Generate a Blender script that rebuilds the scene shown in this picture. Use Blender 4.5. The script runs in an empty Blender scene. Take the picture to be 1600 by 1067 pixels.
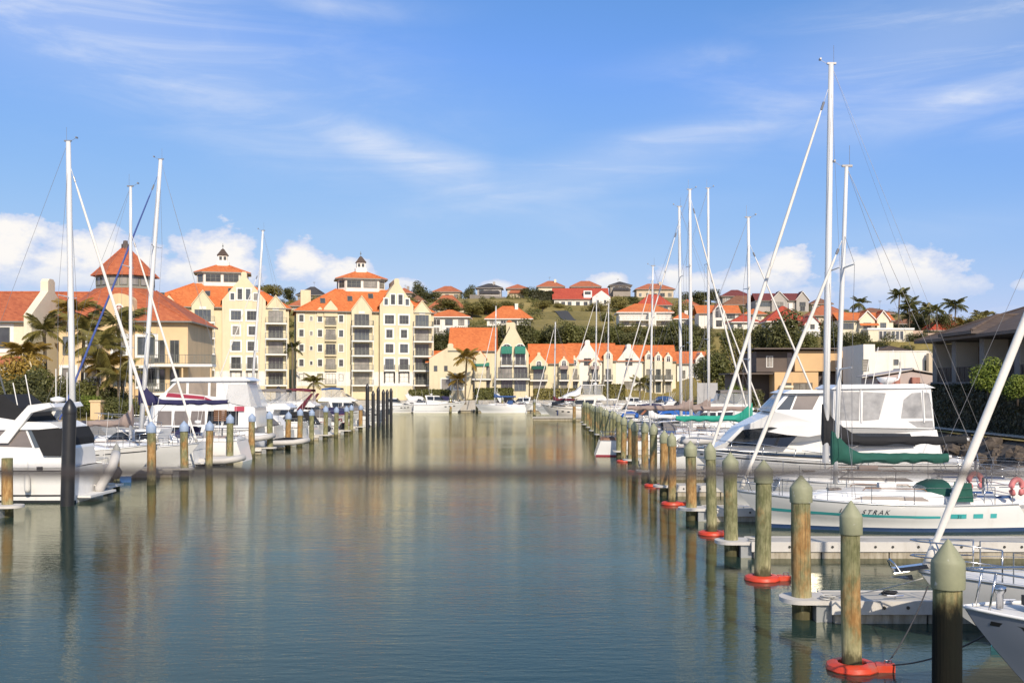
import bpy, math, random
from mathutils import Vector, Quaternion
R = math.radians
sc = bpy.context.scene
COL = sc.collection
# ------------------------------------------------------------------ camera
F, H, CX, CY = 1700.0, 5.0, 840.0, 602.0          # focal length (px of a 1600 px frame), eye height, vanishing point
cam = bpy.data.cameras.new('camera'); camo = bpy.data.objects.new('camera', cam); COL.objects.link(camo)
cam.sensor_width = 36; cam.lens = F / 1600 * 36
cam.shift_x = -(CX - 800) / 1600; cam.shift_y = (CY - 533.5) / 1600
cam.clip_start = .1; cam.clip_end = 4000
cam.dof.use_dof = True; cam.dof.focus_distance = 55; cam.dof.aperture_fstop = 4.0
camo.location = (0, 0, H); camo.rotation_euler = (R(90), 0, 0); sc.camera = camo
# ------------------------------------------------------------------ sun, exposure
SUN_AZ, SUN_EL = 162, 33
tosun = Vector((math.sin(R(SUN_AZ)) * math.cos(R(SUN_EL)), math.cos(R(SUN_AZ)) * math.cos(R(SUN_EL)), math.sin(R(SUN_EL))))
sl = bpy.data.lights.new('sun', 'SUN'); sl.energy = 4.7; sl.angle = R(.55); sl.color = (1, .88, .71)
so = bpy.data.objects.new('sun', sl); COL.objects.link(so); so.rotation_euler = tosun.to_track_quat('Z', 'Y').to_euler()
so.location = tosun * 200
sc.view_settings.view_transform = 'Standard'; sc.view_settings.look = 'None'
sc.view_settings.exposure = 0.0; sc.view_settings.gamma = 1
sc.view_settings.use_curve_mapping = False
sc.cycles.max_bounces = 5; sc.cycles.diffuse_bounces = 2; sc.cycles.glossy_bounces = 3; sc.cycles.transmission_bounces = 2; sc.cycles.transparent_max_bounces = 8
sc.cycles.use_denoising = True
# ------------------------------------------------------------------ world: sky with cirrus and a ring of cumulus
wd = bpy.data.worlds.new('World'); sc.world = wd; wd.use_nodes = True
def build_world():
    nt = wd.node_tree; N = nt.nodes; L = nt.links; N.clear()
    def val(n, i, v):
        if v is None: return
        if isinstance(v, bpy.types.NodeSocket): L.new(v, n.inputs[i])
        else: n.inputs[i].default_value = v
    def m(op, a, b=None, c=None, clamp=False):
        n = N.new('ShaderNodeMath'); n.operation = op; n.use_clamp = clamp
        val(n, 0, a); val(n, 1, b); val(n, 2, c); return n.outputs[0]
    def ss(x, a, b):
        n = N.new('ShaderNodeMapRange'); n.interpolation_type = 'SMOOTHSTEP'
        val(n, 0, x); n.inputs[1].default_value = a; n.inputs[2].default_value = b; return n.outputs[0]
    def noise(vec, scale, det, rough=.55):
        n = N.new('ShaderNodeTexNoise'); n.noise_dimensions = '3D'; L.new(vec, n.inputs['Vector'])
        n.inputs['Scale'].default_value = scale; n.inputs['Detail'].default_value = det; n.inputs['Roughness'].default_value = rough
        return n.outputs['Fac']
    def comb(x, y, z):
        n = N.new('ShaderNodeCombineXYZ'); val(n, 0, x); val(n, 1, y); val(n, 2, z); return n.outputs[0]
    def mix(f, a, b, mode='MIX'):
        n = N.new('ShaderNodeMixRGB'); n.blend_type = mode; val(n, 0, f)
        for i, v in ((1, a), (2, b)):
            if isinstance(v, tuple): n.inputs[i].default_value = (*v, 1)
            else: L.new(v, n.inputs[i])
        return n.outputs[0]
    tc = N.new('ShaderNodeTexCoord'); sep = N.new('ShaderNodeSeparateXYZ'); L.new(tc.outputs['Generated'], sep.inputs[0])
    X, Y, Z = sep.outputs
    sky = N.new('ShaderNodeTexSky'); sky.sky_type = 'NISHITA'; sky.sun_disc = False
    sky.sun_elevation = R(SUN_EL); sky.sun_rotation = R(SUN_AZ); sky.altitude = 0
    sky.air_density = 1.0; sky.dust_density = .35; sky.ozone_density = 2.2
    az = m('MULTIPLY', m('ARCTAN2', X, Y), 57.2958)
    el = m('MULTIPLY', m('ARCSINE', Z), 57.2958)
    azm = m('SUBTRACT', m('FLOORED_MODULO', m('ADD', az, 27.0), 51.43), 27.0)   # the same weather all the way round
    def AE(px, py):
        a = math.atan((px - CX) / F); return math.degrees(a), math.degrees(math.atan((CY - py) / F * math.cos(a)))
    # --- cumulus
    cz = comb(m('MULTIPLY', azm, .1), m('MULTIPLY', el, .16), 3.3)
    n1 = noise(cz, 5.5, 8, .62); n2 = noise(comb(m('MULTIPLY', azm, .1), m('MULTIPLY', el, .16), 8.1), 2.2, 4, .5)
    blobs = [(20, 380, 62, 48), (-40, 370, 55, 42), (95, 400, 60, 42), (165, 398, 75, 46), (70, 430, 110, 24), (220, 415, 55, 40), (330, 395, 66, 44), (300, 425, 60, 26), (375, 420, 45, 28),
             (462, 400, 38, 36), (480, 415, 55, 34), (530, 430, 60, 26), (640, 446, 40, 14), (785, 446, 34, 11), (950, 440, 36, 15),
             (1050, 430, 40, 24), (1085, 450, 70, 30), (1150, 440, 60, 26), (1222, 412, 52, 26), (1190, 440, 80, 30), (1250, 465, 60, 20),
             (1395, 418, 70, 40), (1440, 425, 70, 36), (1350, 420, 55, 30), (1510, 445, 45, 22), (1420, 450, 110, 26), (1575, 498, 46, 18), (1600, 445, 24, 9)]
    D = None
    for (px, py, rx, ry) in blobs:
        a, e = AE(px, py); rx = math.degrees(rx / F); ry = math.degrees(ry / F)
        u = m('MULTIPLY', m('SUBTRACT', azm, a), 1 / rx); v = m('MULTIPLY', m('SUBTRACT', el, e), 1 / ry)
        r = m('SQRT', m('ADD', m('MULTIPLY', u, u), m('MULTIPLY', v, v)))
        d = m('SUBTRACT', 1.0, r)
        D = d if D is None else m('SMOOTH_MAX', D, d, .18)
    D = m('ADD', D, m('MULTIPLY', m('SUBTRACT', n1, .5), 1.9))
    D = m('ADD', D, m('MULTIPLY', m('SUBTRACT', n2, .5), .5))
    ca = m('MULTIPLY', ss(D, .0, .20), ss(el, 2.2, 6.2))
    lit = m('ADD', ss(D, .05, .8), m('MULTIPLY', m('SUBTRACT', n1, .5), .8), clamp=True)
    low = ss(el, 3.4, 6.2)
    ccol = mix(m('MULTIPLY', lit, low), (6.0, 6.9, 9.0), (9.9, 9.6, 9.3))
    # --- cirrus
    pv = comb(m('MULTIPLY', az, .06), m('MULTIPLY', el, .075), 1.7)
    def wisps(rz, sx, sy, scale, det, dist):
        mp = N.new('ShaderNodeMapping'); L.new(pv, mp.inputs[0]); mp.inputs['Rotation'].default_value = (0, 0, R(rz)); mp.inputs['Scale'].default_value = (sx, sy, 1)
        n = N.new('ShaderNodeTexNoise'); L.new(mp.outputs[0], n.inputs['Vector']); n.inputs['Scale'].default_value = scale; n.inputs['Detail'].default_value = det; n.inputs['Roughness'].default_value = .62; n.inputs['Distortion'].default_value = dist; return n.outputs['Fac']
    c1 = wisps(16, .8, 3.4, 1.5, 8, .9); c2 = wisps(-20, .9, 2.6, 2.2, 8, .7); c3 = wisps(0, 1, 1.6, .9, 3, .3)
    streak = m('ADD', m('MULTIPLY', ss(c1, .46, .74), .6), m('MULTIPLY', ss(m('ADD', m('MULTIPLY', c2, .6), m('MULTIPLY', c3, .4)), .45, .68), .55))
    bands = [(110, 20, 460, 110, -12, 1.2), (330, 125, 340, 90, -18, .9), (590, 228, 330, 42, -19, 1.1), (980, 250, 340, 40, 13, 1.05), (1480, 60, 330, 90, 12, 1.05),
             (1500, 150, 260, 46, 8, 1.0), (1600, 195, 90, 26, 0, .6), (1090, 95, 140, 26, 6, .5), (520, 10, 160, 26, 0, .5), (1500, 350, 200, 26, 4, .25), (850, 330, 300, 30, 3, .18)]
    S = None
    for (px, py, rx, ry, ang, w) in bands:
        a, e = AE(px, py); rx = math.degrees(rx / F); ry = math.degrees(ry / F); ca_, sa_ = math.cos(R(ang)), math.sin(R(ang))
        du = m('SUBTRACT', azm, a); dv = m('SUBTRACT', el, e)
        u = m('MULTIPLY', m('ADD', m('MULTIPLY', du, ca_), m('MULTIPLY', dv, sa_)), 1 / rx)
        v = m('MULTIPLY', m('SUBTRACT', m('MULTIPLY', dv, ca_), m('MULTIPLY', du, sa_)), 1 / ry)
        g = m('MULTIPLY', m('EXPONENT', m('MULTIPLY', m('ADD', m('MULTIPLY', u, u), m('MULTIPLY', v, v)), -1.3)), w)
        S = g if S is None else m('MAXIMUM', S, g)
    S = m('MAXIMUM', S, m('MULTIPLY', ss(el, 20, 34), .45))
    ci = m('MULTIPLY', S, m('ADD', m('MULTIPLY', streak, .80), .24), clamp=True)
    hs = N.new('ShaderNodeHueSaturation'); L.new(sky.outputs[0], hs.inputs['Color'])
    hs.inputs['Saturation'].default_value = SKY_SAT; hs.inputs['Value'].default_value = SKY_VAL
    base = mix(1.0, hs.outputs[0], SKY_TINT, 'MULTIPLY')
    sc_ = N.new('ShaderNodeSeparateColor'); L.new(base, sc_.inputs[0])       # soft shoulder of the camera towards the bright horizon
    rr_ = m('DIVIDE', m('MULTIPLY', sc_.outputs[0], 29.5), m('ADD', sc_.outputs[0], 36.0))
    rr_ = m('MULTIPLY', rr_, .98)
    gg_ = m('DIVIDE', m('MULTIPLY', sc_.outputs[1], 12.8), m('ADD', sc_.outputs[1], 9.6)); bb_ = m('MINIMUM', m('MULTIPLY', sc_.outputs[2], 1.07), 9.0)
    cc_ = N.new('ShaderNodeCombineColor'); L.new(rr_, cc_.inputs[0]); L.new(gg_, cc_.inputs[1]); L.new(bb_, cc_.inputs[2]); base = cc_.outputs[0]
    c = mix(m('MULTIPLY', ci, .86), base, (8.0, 8.5, 9.6))
    c = mix(ca, c, ccol)
    bg = N.new('ShaderNodeBackground'); L.new(c, bg.inputs[0]); bg.inputs[1].default_value = .10
    out = N.new('ShaderNodeOutputWorld'); L.new(bg.outputs[0], out.inputs[0])
SKY_SAT, SKY_VAL, SKY_TINT = 1.12, 1.32, (1.04, .97, 1.12)
build_world()
wd.cycles.sampling_method = 'MANUAL'; wd.cycles.sample_map_resolution = 512

# ------------------------------------------------------------------ helpers
def PX(px, d): return (px - CX) / F * d
def PZ(py, d): return H - (py - CY) / F * d
rnd = random.Random(7)
MATS = {}
def mat(name, col, rough=.5, var=.12, scale=2.0, bump=0., bscale=30., metal=0., col2=None, spec=.5, alpha=1., coat=0., stretch=(1, 1, 1), trans=0.):
    """plain procedural surface: a base colour broken up by noise, fine relief"""
    if name in MATS: return MATS[name]
    mt = bpy.data.materials.new(name); mt.use_nodes = True; nt = mt.node_tree; N = nt.nodes; L = nt.links
    b = N['Principled BSDF']; tc = N.new('ShaderNodeTexCoord')
    mp = N.new('ShaderNodeMapping'); mp.inputs['Scale'].default_value = stretch; L.new(tc.outputs['Object'], mp.inputs[0])
    oi = N.new('ShaderNodeObjectInfo'); ad = N.new('ShaderNodeVectorMath'); ad.operation = 'ADD'
    ml = N.new('ShaderNodeMath'); ml.operation = 'MULTIPLY'; ml.inputs[1].default_value = 37; L.new(oi.outputs['Random'], ml.inputs[0])
    L.new(mp.outputs[0], ad.inputs[0]); L.new(ml.outputs[0], ad.inputs[1])
    n = N.new('ShaderNodeTexNoise'); n.inputs['Scale'].default_value = scale; n.inputs['Detail'].default_value = 6; n.inputs['Roughness'].default_value = .62
    L.new(ad.outputs[0], n.inputs['Vector'])
    rp = N.new('ShaderNodeValToRGB'); rp.color_ramp.elements[0].position = .3; rp.color_ramp.elements[1].position = .72
    c2 = col2 or tuple(min(1, c * (1 + var)) for c in col); c1 = tuple(c * (1 - var) for c in col) if col2 is None else col
    rp.color_ramp.elements[0].color = (*c1, 1); rp.color_ramp.elements[1].color = (*c2, 1)
    L.new(n.outputs['Fac'], rp.inputs[0]); L.new(rp.outputs[0], b.inputs['Base Color'])
    b.inputs['Roughness'].default_value = rough; b.inputs['Metallic'].default_value = metal
    b.inputs['Specular IOR Level'].default_value = spec; b.inputs['Alpha'].default_value = alpha; b.inputs['Coat Weight'].default_value = coat
    b.inputs['Transmission Weight'].default_value = trans
    if bump:
        n2 = N.new('ShaderNodeTexNoise'); n2.inputs['Scale'].default_value = bscale; n2.inputs['Detail'].default_value = 5; L.new(mp.outputs[0], n2.inputs['Vector'])
        bp = N.new('ShaderNodeBump'); bp.inputs['Strength'].default_value = bump; bp.inputs['Distance'].default_value = .02
        L.new(n2.outputs['Fac'], bp.inputs['Height']); L.new(bp.outputs[0], b.inputs['Normal'])
    MATS[name] = mt; return mt

class MB:
    """collects faces of one piece"""
    def __init__(s): s.v = []; s.f = []; s.m = []
    def add(s, vs, fs, mi=0):
        o = len(s.v); s.v += [tuple(p) for p in vs]
        for f in fs: s.f.append(tuple(i + o for i in f)); s.m.append(mi)
        return s
    def box(s, x0, x1, y0, y1, z0, z1, mi=0):
        vs = [(x, y, z) for z in (z0, z1) for (x, y) in ((x0, y0), (x1, y0), (x1, y1), (x0, y1))]
        return s.add(vs, [(3, 2, 1, 0), (4, 5, 6, 7), (0, 1, 5, 4), (1, 2, 6, 5), (2, 3, 7, 6), (3, 0, 4, 7)], mi)
    def poly(s, pts, mi=0): return s.add(pts, [tuple(range(len(pts)))], mi)
    def prism_y(s, pts, y0, y1, mi=0):
        """polygon in x,z (counter-clockwise seen from -y) pulled from y0 to y1"""
        n = len(pts); vs = [(x, y0, z) for x, z in pts] + [(x, y1, z) for x, z in pts]
        fs = [tuple(range(n)), tuple(range(2 * n - 1, n - 1, -1))] + [(i, i + n, (i + 1) % n + n, (i + 1) % n) for i in range(n)]
        return s.add(vs, fs, mi)
    def prism_x(s, pts, x0, x1, mi=0):
        n = len(pts); vs = [(x0, y, z) for y, z in pts] + [(x1, y, z) for y, z in pts]
        fs = [tuple(range(n - 1, -1, -1)), tuple(range(n, 2 * n))] + [(i, (i + 1) % n, (i + 1) % n + n, i + n) for i in range(n)]
        return s.add(vs, fs, mi)
    def prism_z(s, pts, z0, z1, mi=0):
        n = len(pts); vs = [(x, y, z0) for x, y in pts] + [(x, y, z1) for x, y in pts]
        fs = [tuple(range(n - 1, -1, -1)), tuple(range(n, 2 * n))] + [(i, (i + 1) % n, (i + 1) % n + n, i + n) for i in range(n)]
        return s.add(vs, fs, mi)
    def tube(s, pts, r, n=6, mi=0, cap=True, rr=None):
        """round bar through points; r one radius or one per point"""
        pts = [Vector(p) for p in pts]; k = len(pts)
        rs = [r] * k if not isinstance(r, (list, tuple)) else r
        o = len(s.v); ref = None
        for i, p in enumerate(pts):
            t = (pts[min(i + 1, k - 1)] - pts[max(i - 1, 0)])
            if t.length < 1e-9: t = Vector((0, 0, 1))
            t.normalize()
            if ref is None: ref = Vector((0, 0, 1)) if abs(t.z) < .9 else Vector((1, 0, 0))
            a = t.cross(ref); 
            if a.length < 1e-6: a = t.orthogonal()
            a.normalize(); b = t.cross(a); ref = -b if False else ref
            for j in range(n):
                an = 2 * math.pi * j / n; q = p + (a * math.cos(an) + b * math.sin(an)) * rs[i]; s.v.append(tuple(q))
        for i in range(k - 1):
            for j in range(n):
                s.f.append((o + i * n + j, o + i * n + (j + 1) % n, o + (i + 1) * n + (j + 1) % n, o + (i + 1) * n + j)); s.m.append(mi)
        if cap:
            s.f.append(tuple(o + j for j in range(n))[::-1]); s.m.append(mi)
            s.f.append(tuple(o + (k - 1) * n + j for j in range(n))); s.m.append(mi)
        return s
    def lathe(s, prof, n=16, c=(0, 0), mi=0, cap=True):
        o = len(s.v); k = len(prof)
        for r, z in prof:
            for j in range(n):
                an = 2 * math.pi * (j + .5) / n; s.v.append((c[0] + r * math.cos(an), c[1] + r * math.sin(an), z))
        for i in range(k - 1):
            for j in range(n):
                s.f.append((o + i * n + j, o + i * n + (j + 1) % n, o + (i + 1) * n + (j + 1) % n, o + (i + 1) * n + j)); s.m.append(mi)
        if cap:
            s.f.append(tuple(o + j for j in range(n))[::-1]); s.m.append(mi)
            s.f.append(tuple(o + (k - 1) * n + j for j in range(n))); s.m.append(mi)
        return s
    def loft(s, rings, closed=False, caps=False, mi=0):
        o = len(s.v); n = len(rings[0])
        for r in rings: s.v += [tuple(p) for p in r]
        for i in range(len(rings) - 1):
            for j in range(n if closed else n - 1):
                s.f.append((o + i * n + j, o + i * n + (j + 1) % n, o + (i + 1) * n + (j + 1) % n, o + (i + 1) * n + j))
                s.m.append(mi[j] if isinstance(mi, (list, tuple)) else mi)
        if caps:
            mm = mi if not isinstance(mi, (list, tuple)) else mi[0]
            s.f.append(tuple(o + j for j in range(n))[::-1]); s.m.append(mm)
            s.f.append(tuple(o + (len(rings) - 1) * n + j for j in range(n))); s.m.append(mm)
        return s
    def mesh(s, name, mats, smooth=False):
        me = bpy.data.meshes.new(name); me.from_pydata(s.v, [], s.f)
        if not isinstance(mats, (list, tuple)): mats = [mats]
        for mt in mats: me.materials.append(mt)
        if len(mats) > 1: me.polygons.foreach_set('material_index', s.m)
        if smooth:
            me.polygons.foreach_set('use_smooth', [True] * len(me.polygons))
            if smooth is not True: me.set_sharp_from_angle(angle=R(smooth))
        me.update(); return me
    def obj(s, name, mats, parent=None, smooth=False, loc=None):
        return link(name, s.mesh(name, mats, smooth), parent, loc)
def link(name, data, parent=None, loc=None, rz=0.):
    o = bpy.data.objects.new(name, data); COL.objects.link(o)
    if parent is not None: o.parent = parent
    if loc is not None: o.location = loc
    if rz: o.rotation_euler = (0, 0, rz)
    return o
def tag(o, label, cat, group=None, kind=None):
    if label: o['label'] = label
    if cat: o['category'] = cat
    if group: o['group'] = group
    if kind: o['kind'] = kind
    return o
def thing(name, label, cat, loc=(0, 0, 0), rz=0., group=None):
    return tag(link(name, None, None, loc, rz), label, cat, group)
def copy_tree(o, parent=None):
    c = o.copy(); COL.objects.link(c); c.parent = parent
    for ch in o.children: copy_tree(ch, c)
    return c
ORD = ['nearest', 'second', 'third', 'fourth', 'fifth', 'sixth', 'seventh', 'eighth', 'ninth', 'tenth', 'eleventh', 'twelfth', 'thirteenth', 'fourteenth', 'fifteenth', 'sixteenth',
       'seventeenth', 'eighteenth', 'nineteenth', 'twentieth', 'twenty-first', 'twenty-second', 'twenty-third', 'twenty-fourth', 'twenty-fifth', 'twenty-sixth', 'twenty-seventh', 'twenty-eighth', 'twenty-ninth', 'thirtieth', 'thirty-first']
# ------------------------------------------------------------------ surfaces
white_wall = mat('white render', (.80, .76, .69), .8, .05, .6, .15, 20)
cream_wall = mat('cream yellow render', (.71, .615, .415), .85, .06, .4, .15, 20)
pale_cream = mat('pale cream render', (.74, .67, .51), .85, .06, .4, .15, 20)
tan_wall = mat('tan render', (.74, .54, .31), .85, .08, .4, .15, 20)
stone_wall = mat('beige plaster', (.60, .50, .37), .85, .08, .4, .15, 20)
grey_wall = mat('grey cladding', (.42, .39, .36), .8, .08, .5, .1, 20)
taupe_wall = mat('taupe render', (.33, .29, .25), .8, .08, .5, .1, 20)
brown_clad = mat('dark brown cladding', (.115, .088, .075), .7, .15, .6, .1, 15)
orange_clad = mat('apricot render', (.68, .45, .235), .85, .06, .4, .1, 20)
brick_red = mat('red brick face', (.38, .17, .13), .85, .15, 3, .2, 20)
frame_white = mat('white painted frame', (.82, .80, .76), .5, .03, 2)
frame_grey = mat('grey green aluminium frame', (.20, .21, .18), .4, .05, 2, metal=.3)
rail_grey = mat('grey metal rail', (.22, .23, .21), .45, .05, 2, metal=.4)
glass_a = mat('dark window glass', (.065, .068, .07), .06, .5, .35, spec=.8)
glass_b = mat('curtained window glass', (.27, .25, .22), .08, .5, .6, spec=.8)
glass_c = mat('blue window glass', (.09, .105, .12), .05, .3, .4, spec=.8)
slab_white = mat('white painted slab', (.80, .77, .72), .7, .04, 1)
awning_green = mat('green awning canvas', (.03, .19, .13), .8, .1, 2)
def speckle(mt, col, lo, hi, scale, stretch=(1, 1, 1), amt=.8):
    N = mt.node_tree.nodes; L = mt.node_tree.links; b = N['Principled BSDF']; src = b.inputs['Base Color'].links[0].from_socket
    tc = N.new('ShaderNodeTexCoord'); mp = N.new('ShaderNodeMapping'); mp.inputs['Scale'].default_value = stretch; L.new(tc.outputs['Object'], mp.inputs[0])
    oi = N.new('ShaderNodeObjectInfo'); ml = N.new('ShaderNodeMath'); ml.operation = 'MULTIPLY'; ml.inputs[1].default_value = 91; L.new(oi.outputs['Random'], ml.inputs[0]); ad = N.new('ShaderNodeVectorMath'); ad.operation = 'ADD'; L.new(mp.outputs[0], ad.inputs[0]); L.new(ml.outputs[0], ad.inputs[1])
    n = N.new('ShaderNodeTexNoise'); n.inputs['Scale'].default_value = scale; n.inputs['Detail'].default_value = 5; n.inputs['Roughness'].default_value = .7; L.new(ad.outputs[0], n.inputs['Vector'])
    mr = N.new('ShaderNodeMapRange'); mr.interpolation_type = 'SMOOTHSTEP'; L.new(n.outputs['Fac'], mr.inputs[0]); mr.inputs[1].default_value = lo; mr.inputs[2].default_value = hi; mr.inputs[4].default_value = amt
    mx = N.new('ShaderNodeMixRGB'); L.new(mr.outputs[0], mx.inputs[0]); L.new(src, mx.inputs[1]); mx.inputs[2].default_value = (*col, 1); L.new(mx.outputs[0], b.inputs['Base Color'])
for mt_ in (cream_wall, pale_cream, tan_wall, white_wall, stone_wall, orange_clad): speckle(mt_, (.34, .27, .18), .50, .78, 1.0, (1.1, 1.1, .10), .38)
def tile_mat(name, c1, c2, c3):
    """clay roof tiles: courses follow height, shade differs from tile to tile"""
    mt = bpy.data.materials.new(name); mt.use_nodes = True; N = mt.node_tree.nodes; L = mt.node_tree.links; b = N['Principled BSDF']
    g = N.new('ShaderNodeNewGeometry'); sp = N.new('ShaderNodeSeparateXYZ'); L.new(g.outputs['Position'], sp.inputs[0])
    def m(op, a, bb=None):
        n = N.new('ShaderNodeMath'); n.operation = op
        for i, v in ((0, a), (1, bb)):
            if v is None: continue
            if isinstance(v, (int, float)): n.inputs[i].default_value = v
            else: L.new(v, n.inputs[i])
        return n.outputs[0]
    row = m('MULTIPLY', sp.outputs[2], 1 / .19); fr = m('FRACT', row); fl = m('FLOOR', row)
    colx = m('MULTIPLY', m('ADD', sp.outputs[0], sp.outputs[1]), 2.8); cf = m('FLOOR', m('ADD', colx, m('MULTIPLY', fl, .5)))
    cb = N.new('ShaderNodeCombineXYZ'); L.new(cf, cb.inputs[0]); L.new(fl, cb.inputs[1])
    wn = N.new('ShaderNodeTexWhiteNoise'); L.new(cb.outputs[0], wn.inputs['Vector'])
    n = N.new('ShaderNodeTexNoise'); n.inputs['Scale'].default_value = .35; n.inputs['Detail'].default_value = 5; L.new(g.outputs['Position'], n.inputs['Vector'])
    rp = N.new('ShaderNodeValToRGB'); e = rp.color_ramp.elements; e[0].position = .18; e[0].color = (*c1, 1); e[1].position = .82; e[1].color = (*c3, 1)
    x = e.new(.5); x.color = (*c2, 1)
    L.new(m('ADD', m('MULTIPLY', n.outputs['Fac'], .62), m('MULTIPLY', wn.outputs['Value'], .38)), rp.inputs[0]); L.new(rp.outputs[0], b.inputs['Base Color'])
    b.inputs['Roughness'].default_value = .8
    bp = N.new('ShaderNodeBump'); bp.inputs['Strength'].default_value = .8; bp.inputs['Distance'].default_value = .05
    wv = m('ABSOLUTE', m('SUBTRACT', m('FRACT', colx), .5))
    L.new(m('ADD', m('MULTIPLY', fr, -1), wv), bp.inputs['Height']); L.new(bp.outputs[0], b.inputs['Normal'])
    MATS[name] = mt; return mt
tile_orange = tile_mat('orange clay tiles', (.50, .125, .036), (.62, .175, .05), (.70, .225, .072))
tile_rust = tile_mat('rust clay tiles', (.33, .085, .036), (.44, .12, .05), (.52, .16, .065))
tile_red = tile_mat('red clay tiles', (.36, .055, .03), (.46, .075, .04), (.52, .10, .05))
tile_brown = tile_mat('brown concrete tiles', (.16, .075, .045), (.24, .11, .06), (.30, .14, .08))
tile_terra = tile_mat('terracotta tiles', (.34, .10, .045), (.44, .14, .065), (.52, .18, .08))
tile_dark = tile_mat('charcoal tiles', (.045, .042, .045), (.065, .06, .062), (.09, .08, .08))
tile_umber = tile_mat('umber tiles', (.075, .052, .042), (.10, .07, .055), (.14, .10, .075))
tile_wine = tile_mat('wine red tiles', (.13, .03, .03), (.18, .045, .04), (.22, .06, .05))
gel_white = mat('white gelcoat', (.80, .79, .77), .22, .03, .5, coat=.3)
gel_cream = mat('cream gelcoat', (.77, .72, .64), .25, .04, .5, coat=.3)
gel_grey = mat('pale grey deck', (.62, .60, .57), .6, .06, 1.5, .1, 60)
gel_shade = mat('shade toned launch hull', (.22, .245, .30), .25, .03, .5, coat=.3)  # darkened grey blue: the shade on the launch bow is put into the colour
deck_white = mat('white non-slip deck', (.74, .72, .69), .6, .05, 1.2, .1, 60)
navy = mat('navy antifoul', (.02, .05, .13), .5, .15, 2)
blue_foul = mat('blue antifoul', (.03, .12, .34), .5, .15, 2)
red_foul = mat('red antifoul', (.35, .04, .04), .5, .15, 2)
black_foul = mat('black antifoul', (.02, .022, .025), .5, .15, 2)
teal_paint = mat('teal stripe', (.07, .42, .42), .3, .05, 1)
sky_paint = mat('sky blue boot stripe', (.07, .33, .52), .3, .05, 1)
navy_paint = mat('navy hull paint', (.03, .03, .09), .25, .05, 1)
maroon_paint = mat('maroon paint', (.32, .035, .06), .3, .08, 1)
alloy = mat('white mast alloy', (.78, .77, .75), .35, .04, .6, metal=.15)
alloy_grey = mat('silver mast alloy', (.56, .57, .58), .32, .05, .6, metal=.6)
steel = mat('stainless steel', (.62, .62, .62), .2, .05, 1, metal=1.)
wire_m = mat('rigging wire', (.30, .29, .29), .4, .1, 1, metal=.5)
furl_white = mat('furled white sail', (.78, .74, .68), .8, .08, 1.2, .2, 25)
furl_blue = mat('furled blue sacrificial strip', (.06, .10, .32), .8, .12, 1.2, .2, 25)
canvas = {'green': mat('dark green canvas', (.012, .085, .062), .85, .2, 1.5, .3, 8), 'black': mat('black canvas', (.014, .014, .016), .85, .25, 1.5, .3, 8),
          'teal': mat('sea green canvas', (.02, .30, .21), .85, .12, 1.5, .3, 8), 'navy': mat('navy canvas', (.022, .02, .075), .85, .2, 1.5, .3, 8),
          'taupe': mat('taupe canvas', (.30, .23, .20), .85, .12, 1.5, .3, 8), 'blue': mat('blue canvas', (.03, .08, .22), .85, .15, 1.5, .3, 8),
          'grey': mat('grey canvas', (.17, .155, .15), .85, .15, 1.5, .3, 8), 'white': mat('white canvas', (.74, .73, .72), .85, .06, 1.5, .3, 8),
          'maroon': mat('maroon canvas', (.11, .014, .028), .85, .15, 1.5, .3, 8), 'bright': mat('bright blue canvas', (.02, .12, .45), .85, .15, 1.5, .3, 8)}
tint = mat('tinted boat glass', (.02, .022, .026), .05, .3, .6, spec=.8)
tint_grey = mat('grey boat window', (.20, .17, .155), .15, .2, 1, spec=.6)
clear = mat('clear plastic panel', (.62, .62, .62), .12, .15, 1.4, .25, 4, alpha=.38, spec=.7)
rubber = mat('black rubber', (.018, .018, .02), .55, .2, 2)
teak = mat('teak planking', (.25, .13, .07), .6, .2, 2, stretch=(1, 6, 1))
pink_vinyl = mat('faded red vinyl', (.66, .22, .22), .6, .1, 2)
red_plastic = mat('orange red polythene', (.62, .055, .02), .45, .15, 2.5, .1, 30)
hypalon = mat('grey inflatable tube', (.50, .48, .46), .55, .06, 1.5)

speckle(gel_white, (.46, .42, .36), .52, .85, 1.0, (1.6, 1.6, .5), .35); speckle(gel_cream, (.46, .40, .32), .52, .85, 1.0, (1.6, 1.6, .5), .35); speckle(red_plastic, (.30, .16, .12), .5, .75, 3, (1, 1, 1), .6); speckle(deck_white, (.40, .38, .35), .55, .8, 2.5, (1, 1, 1), .4)
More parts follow.
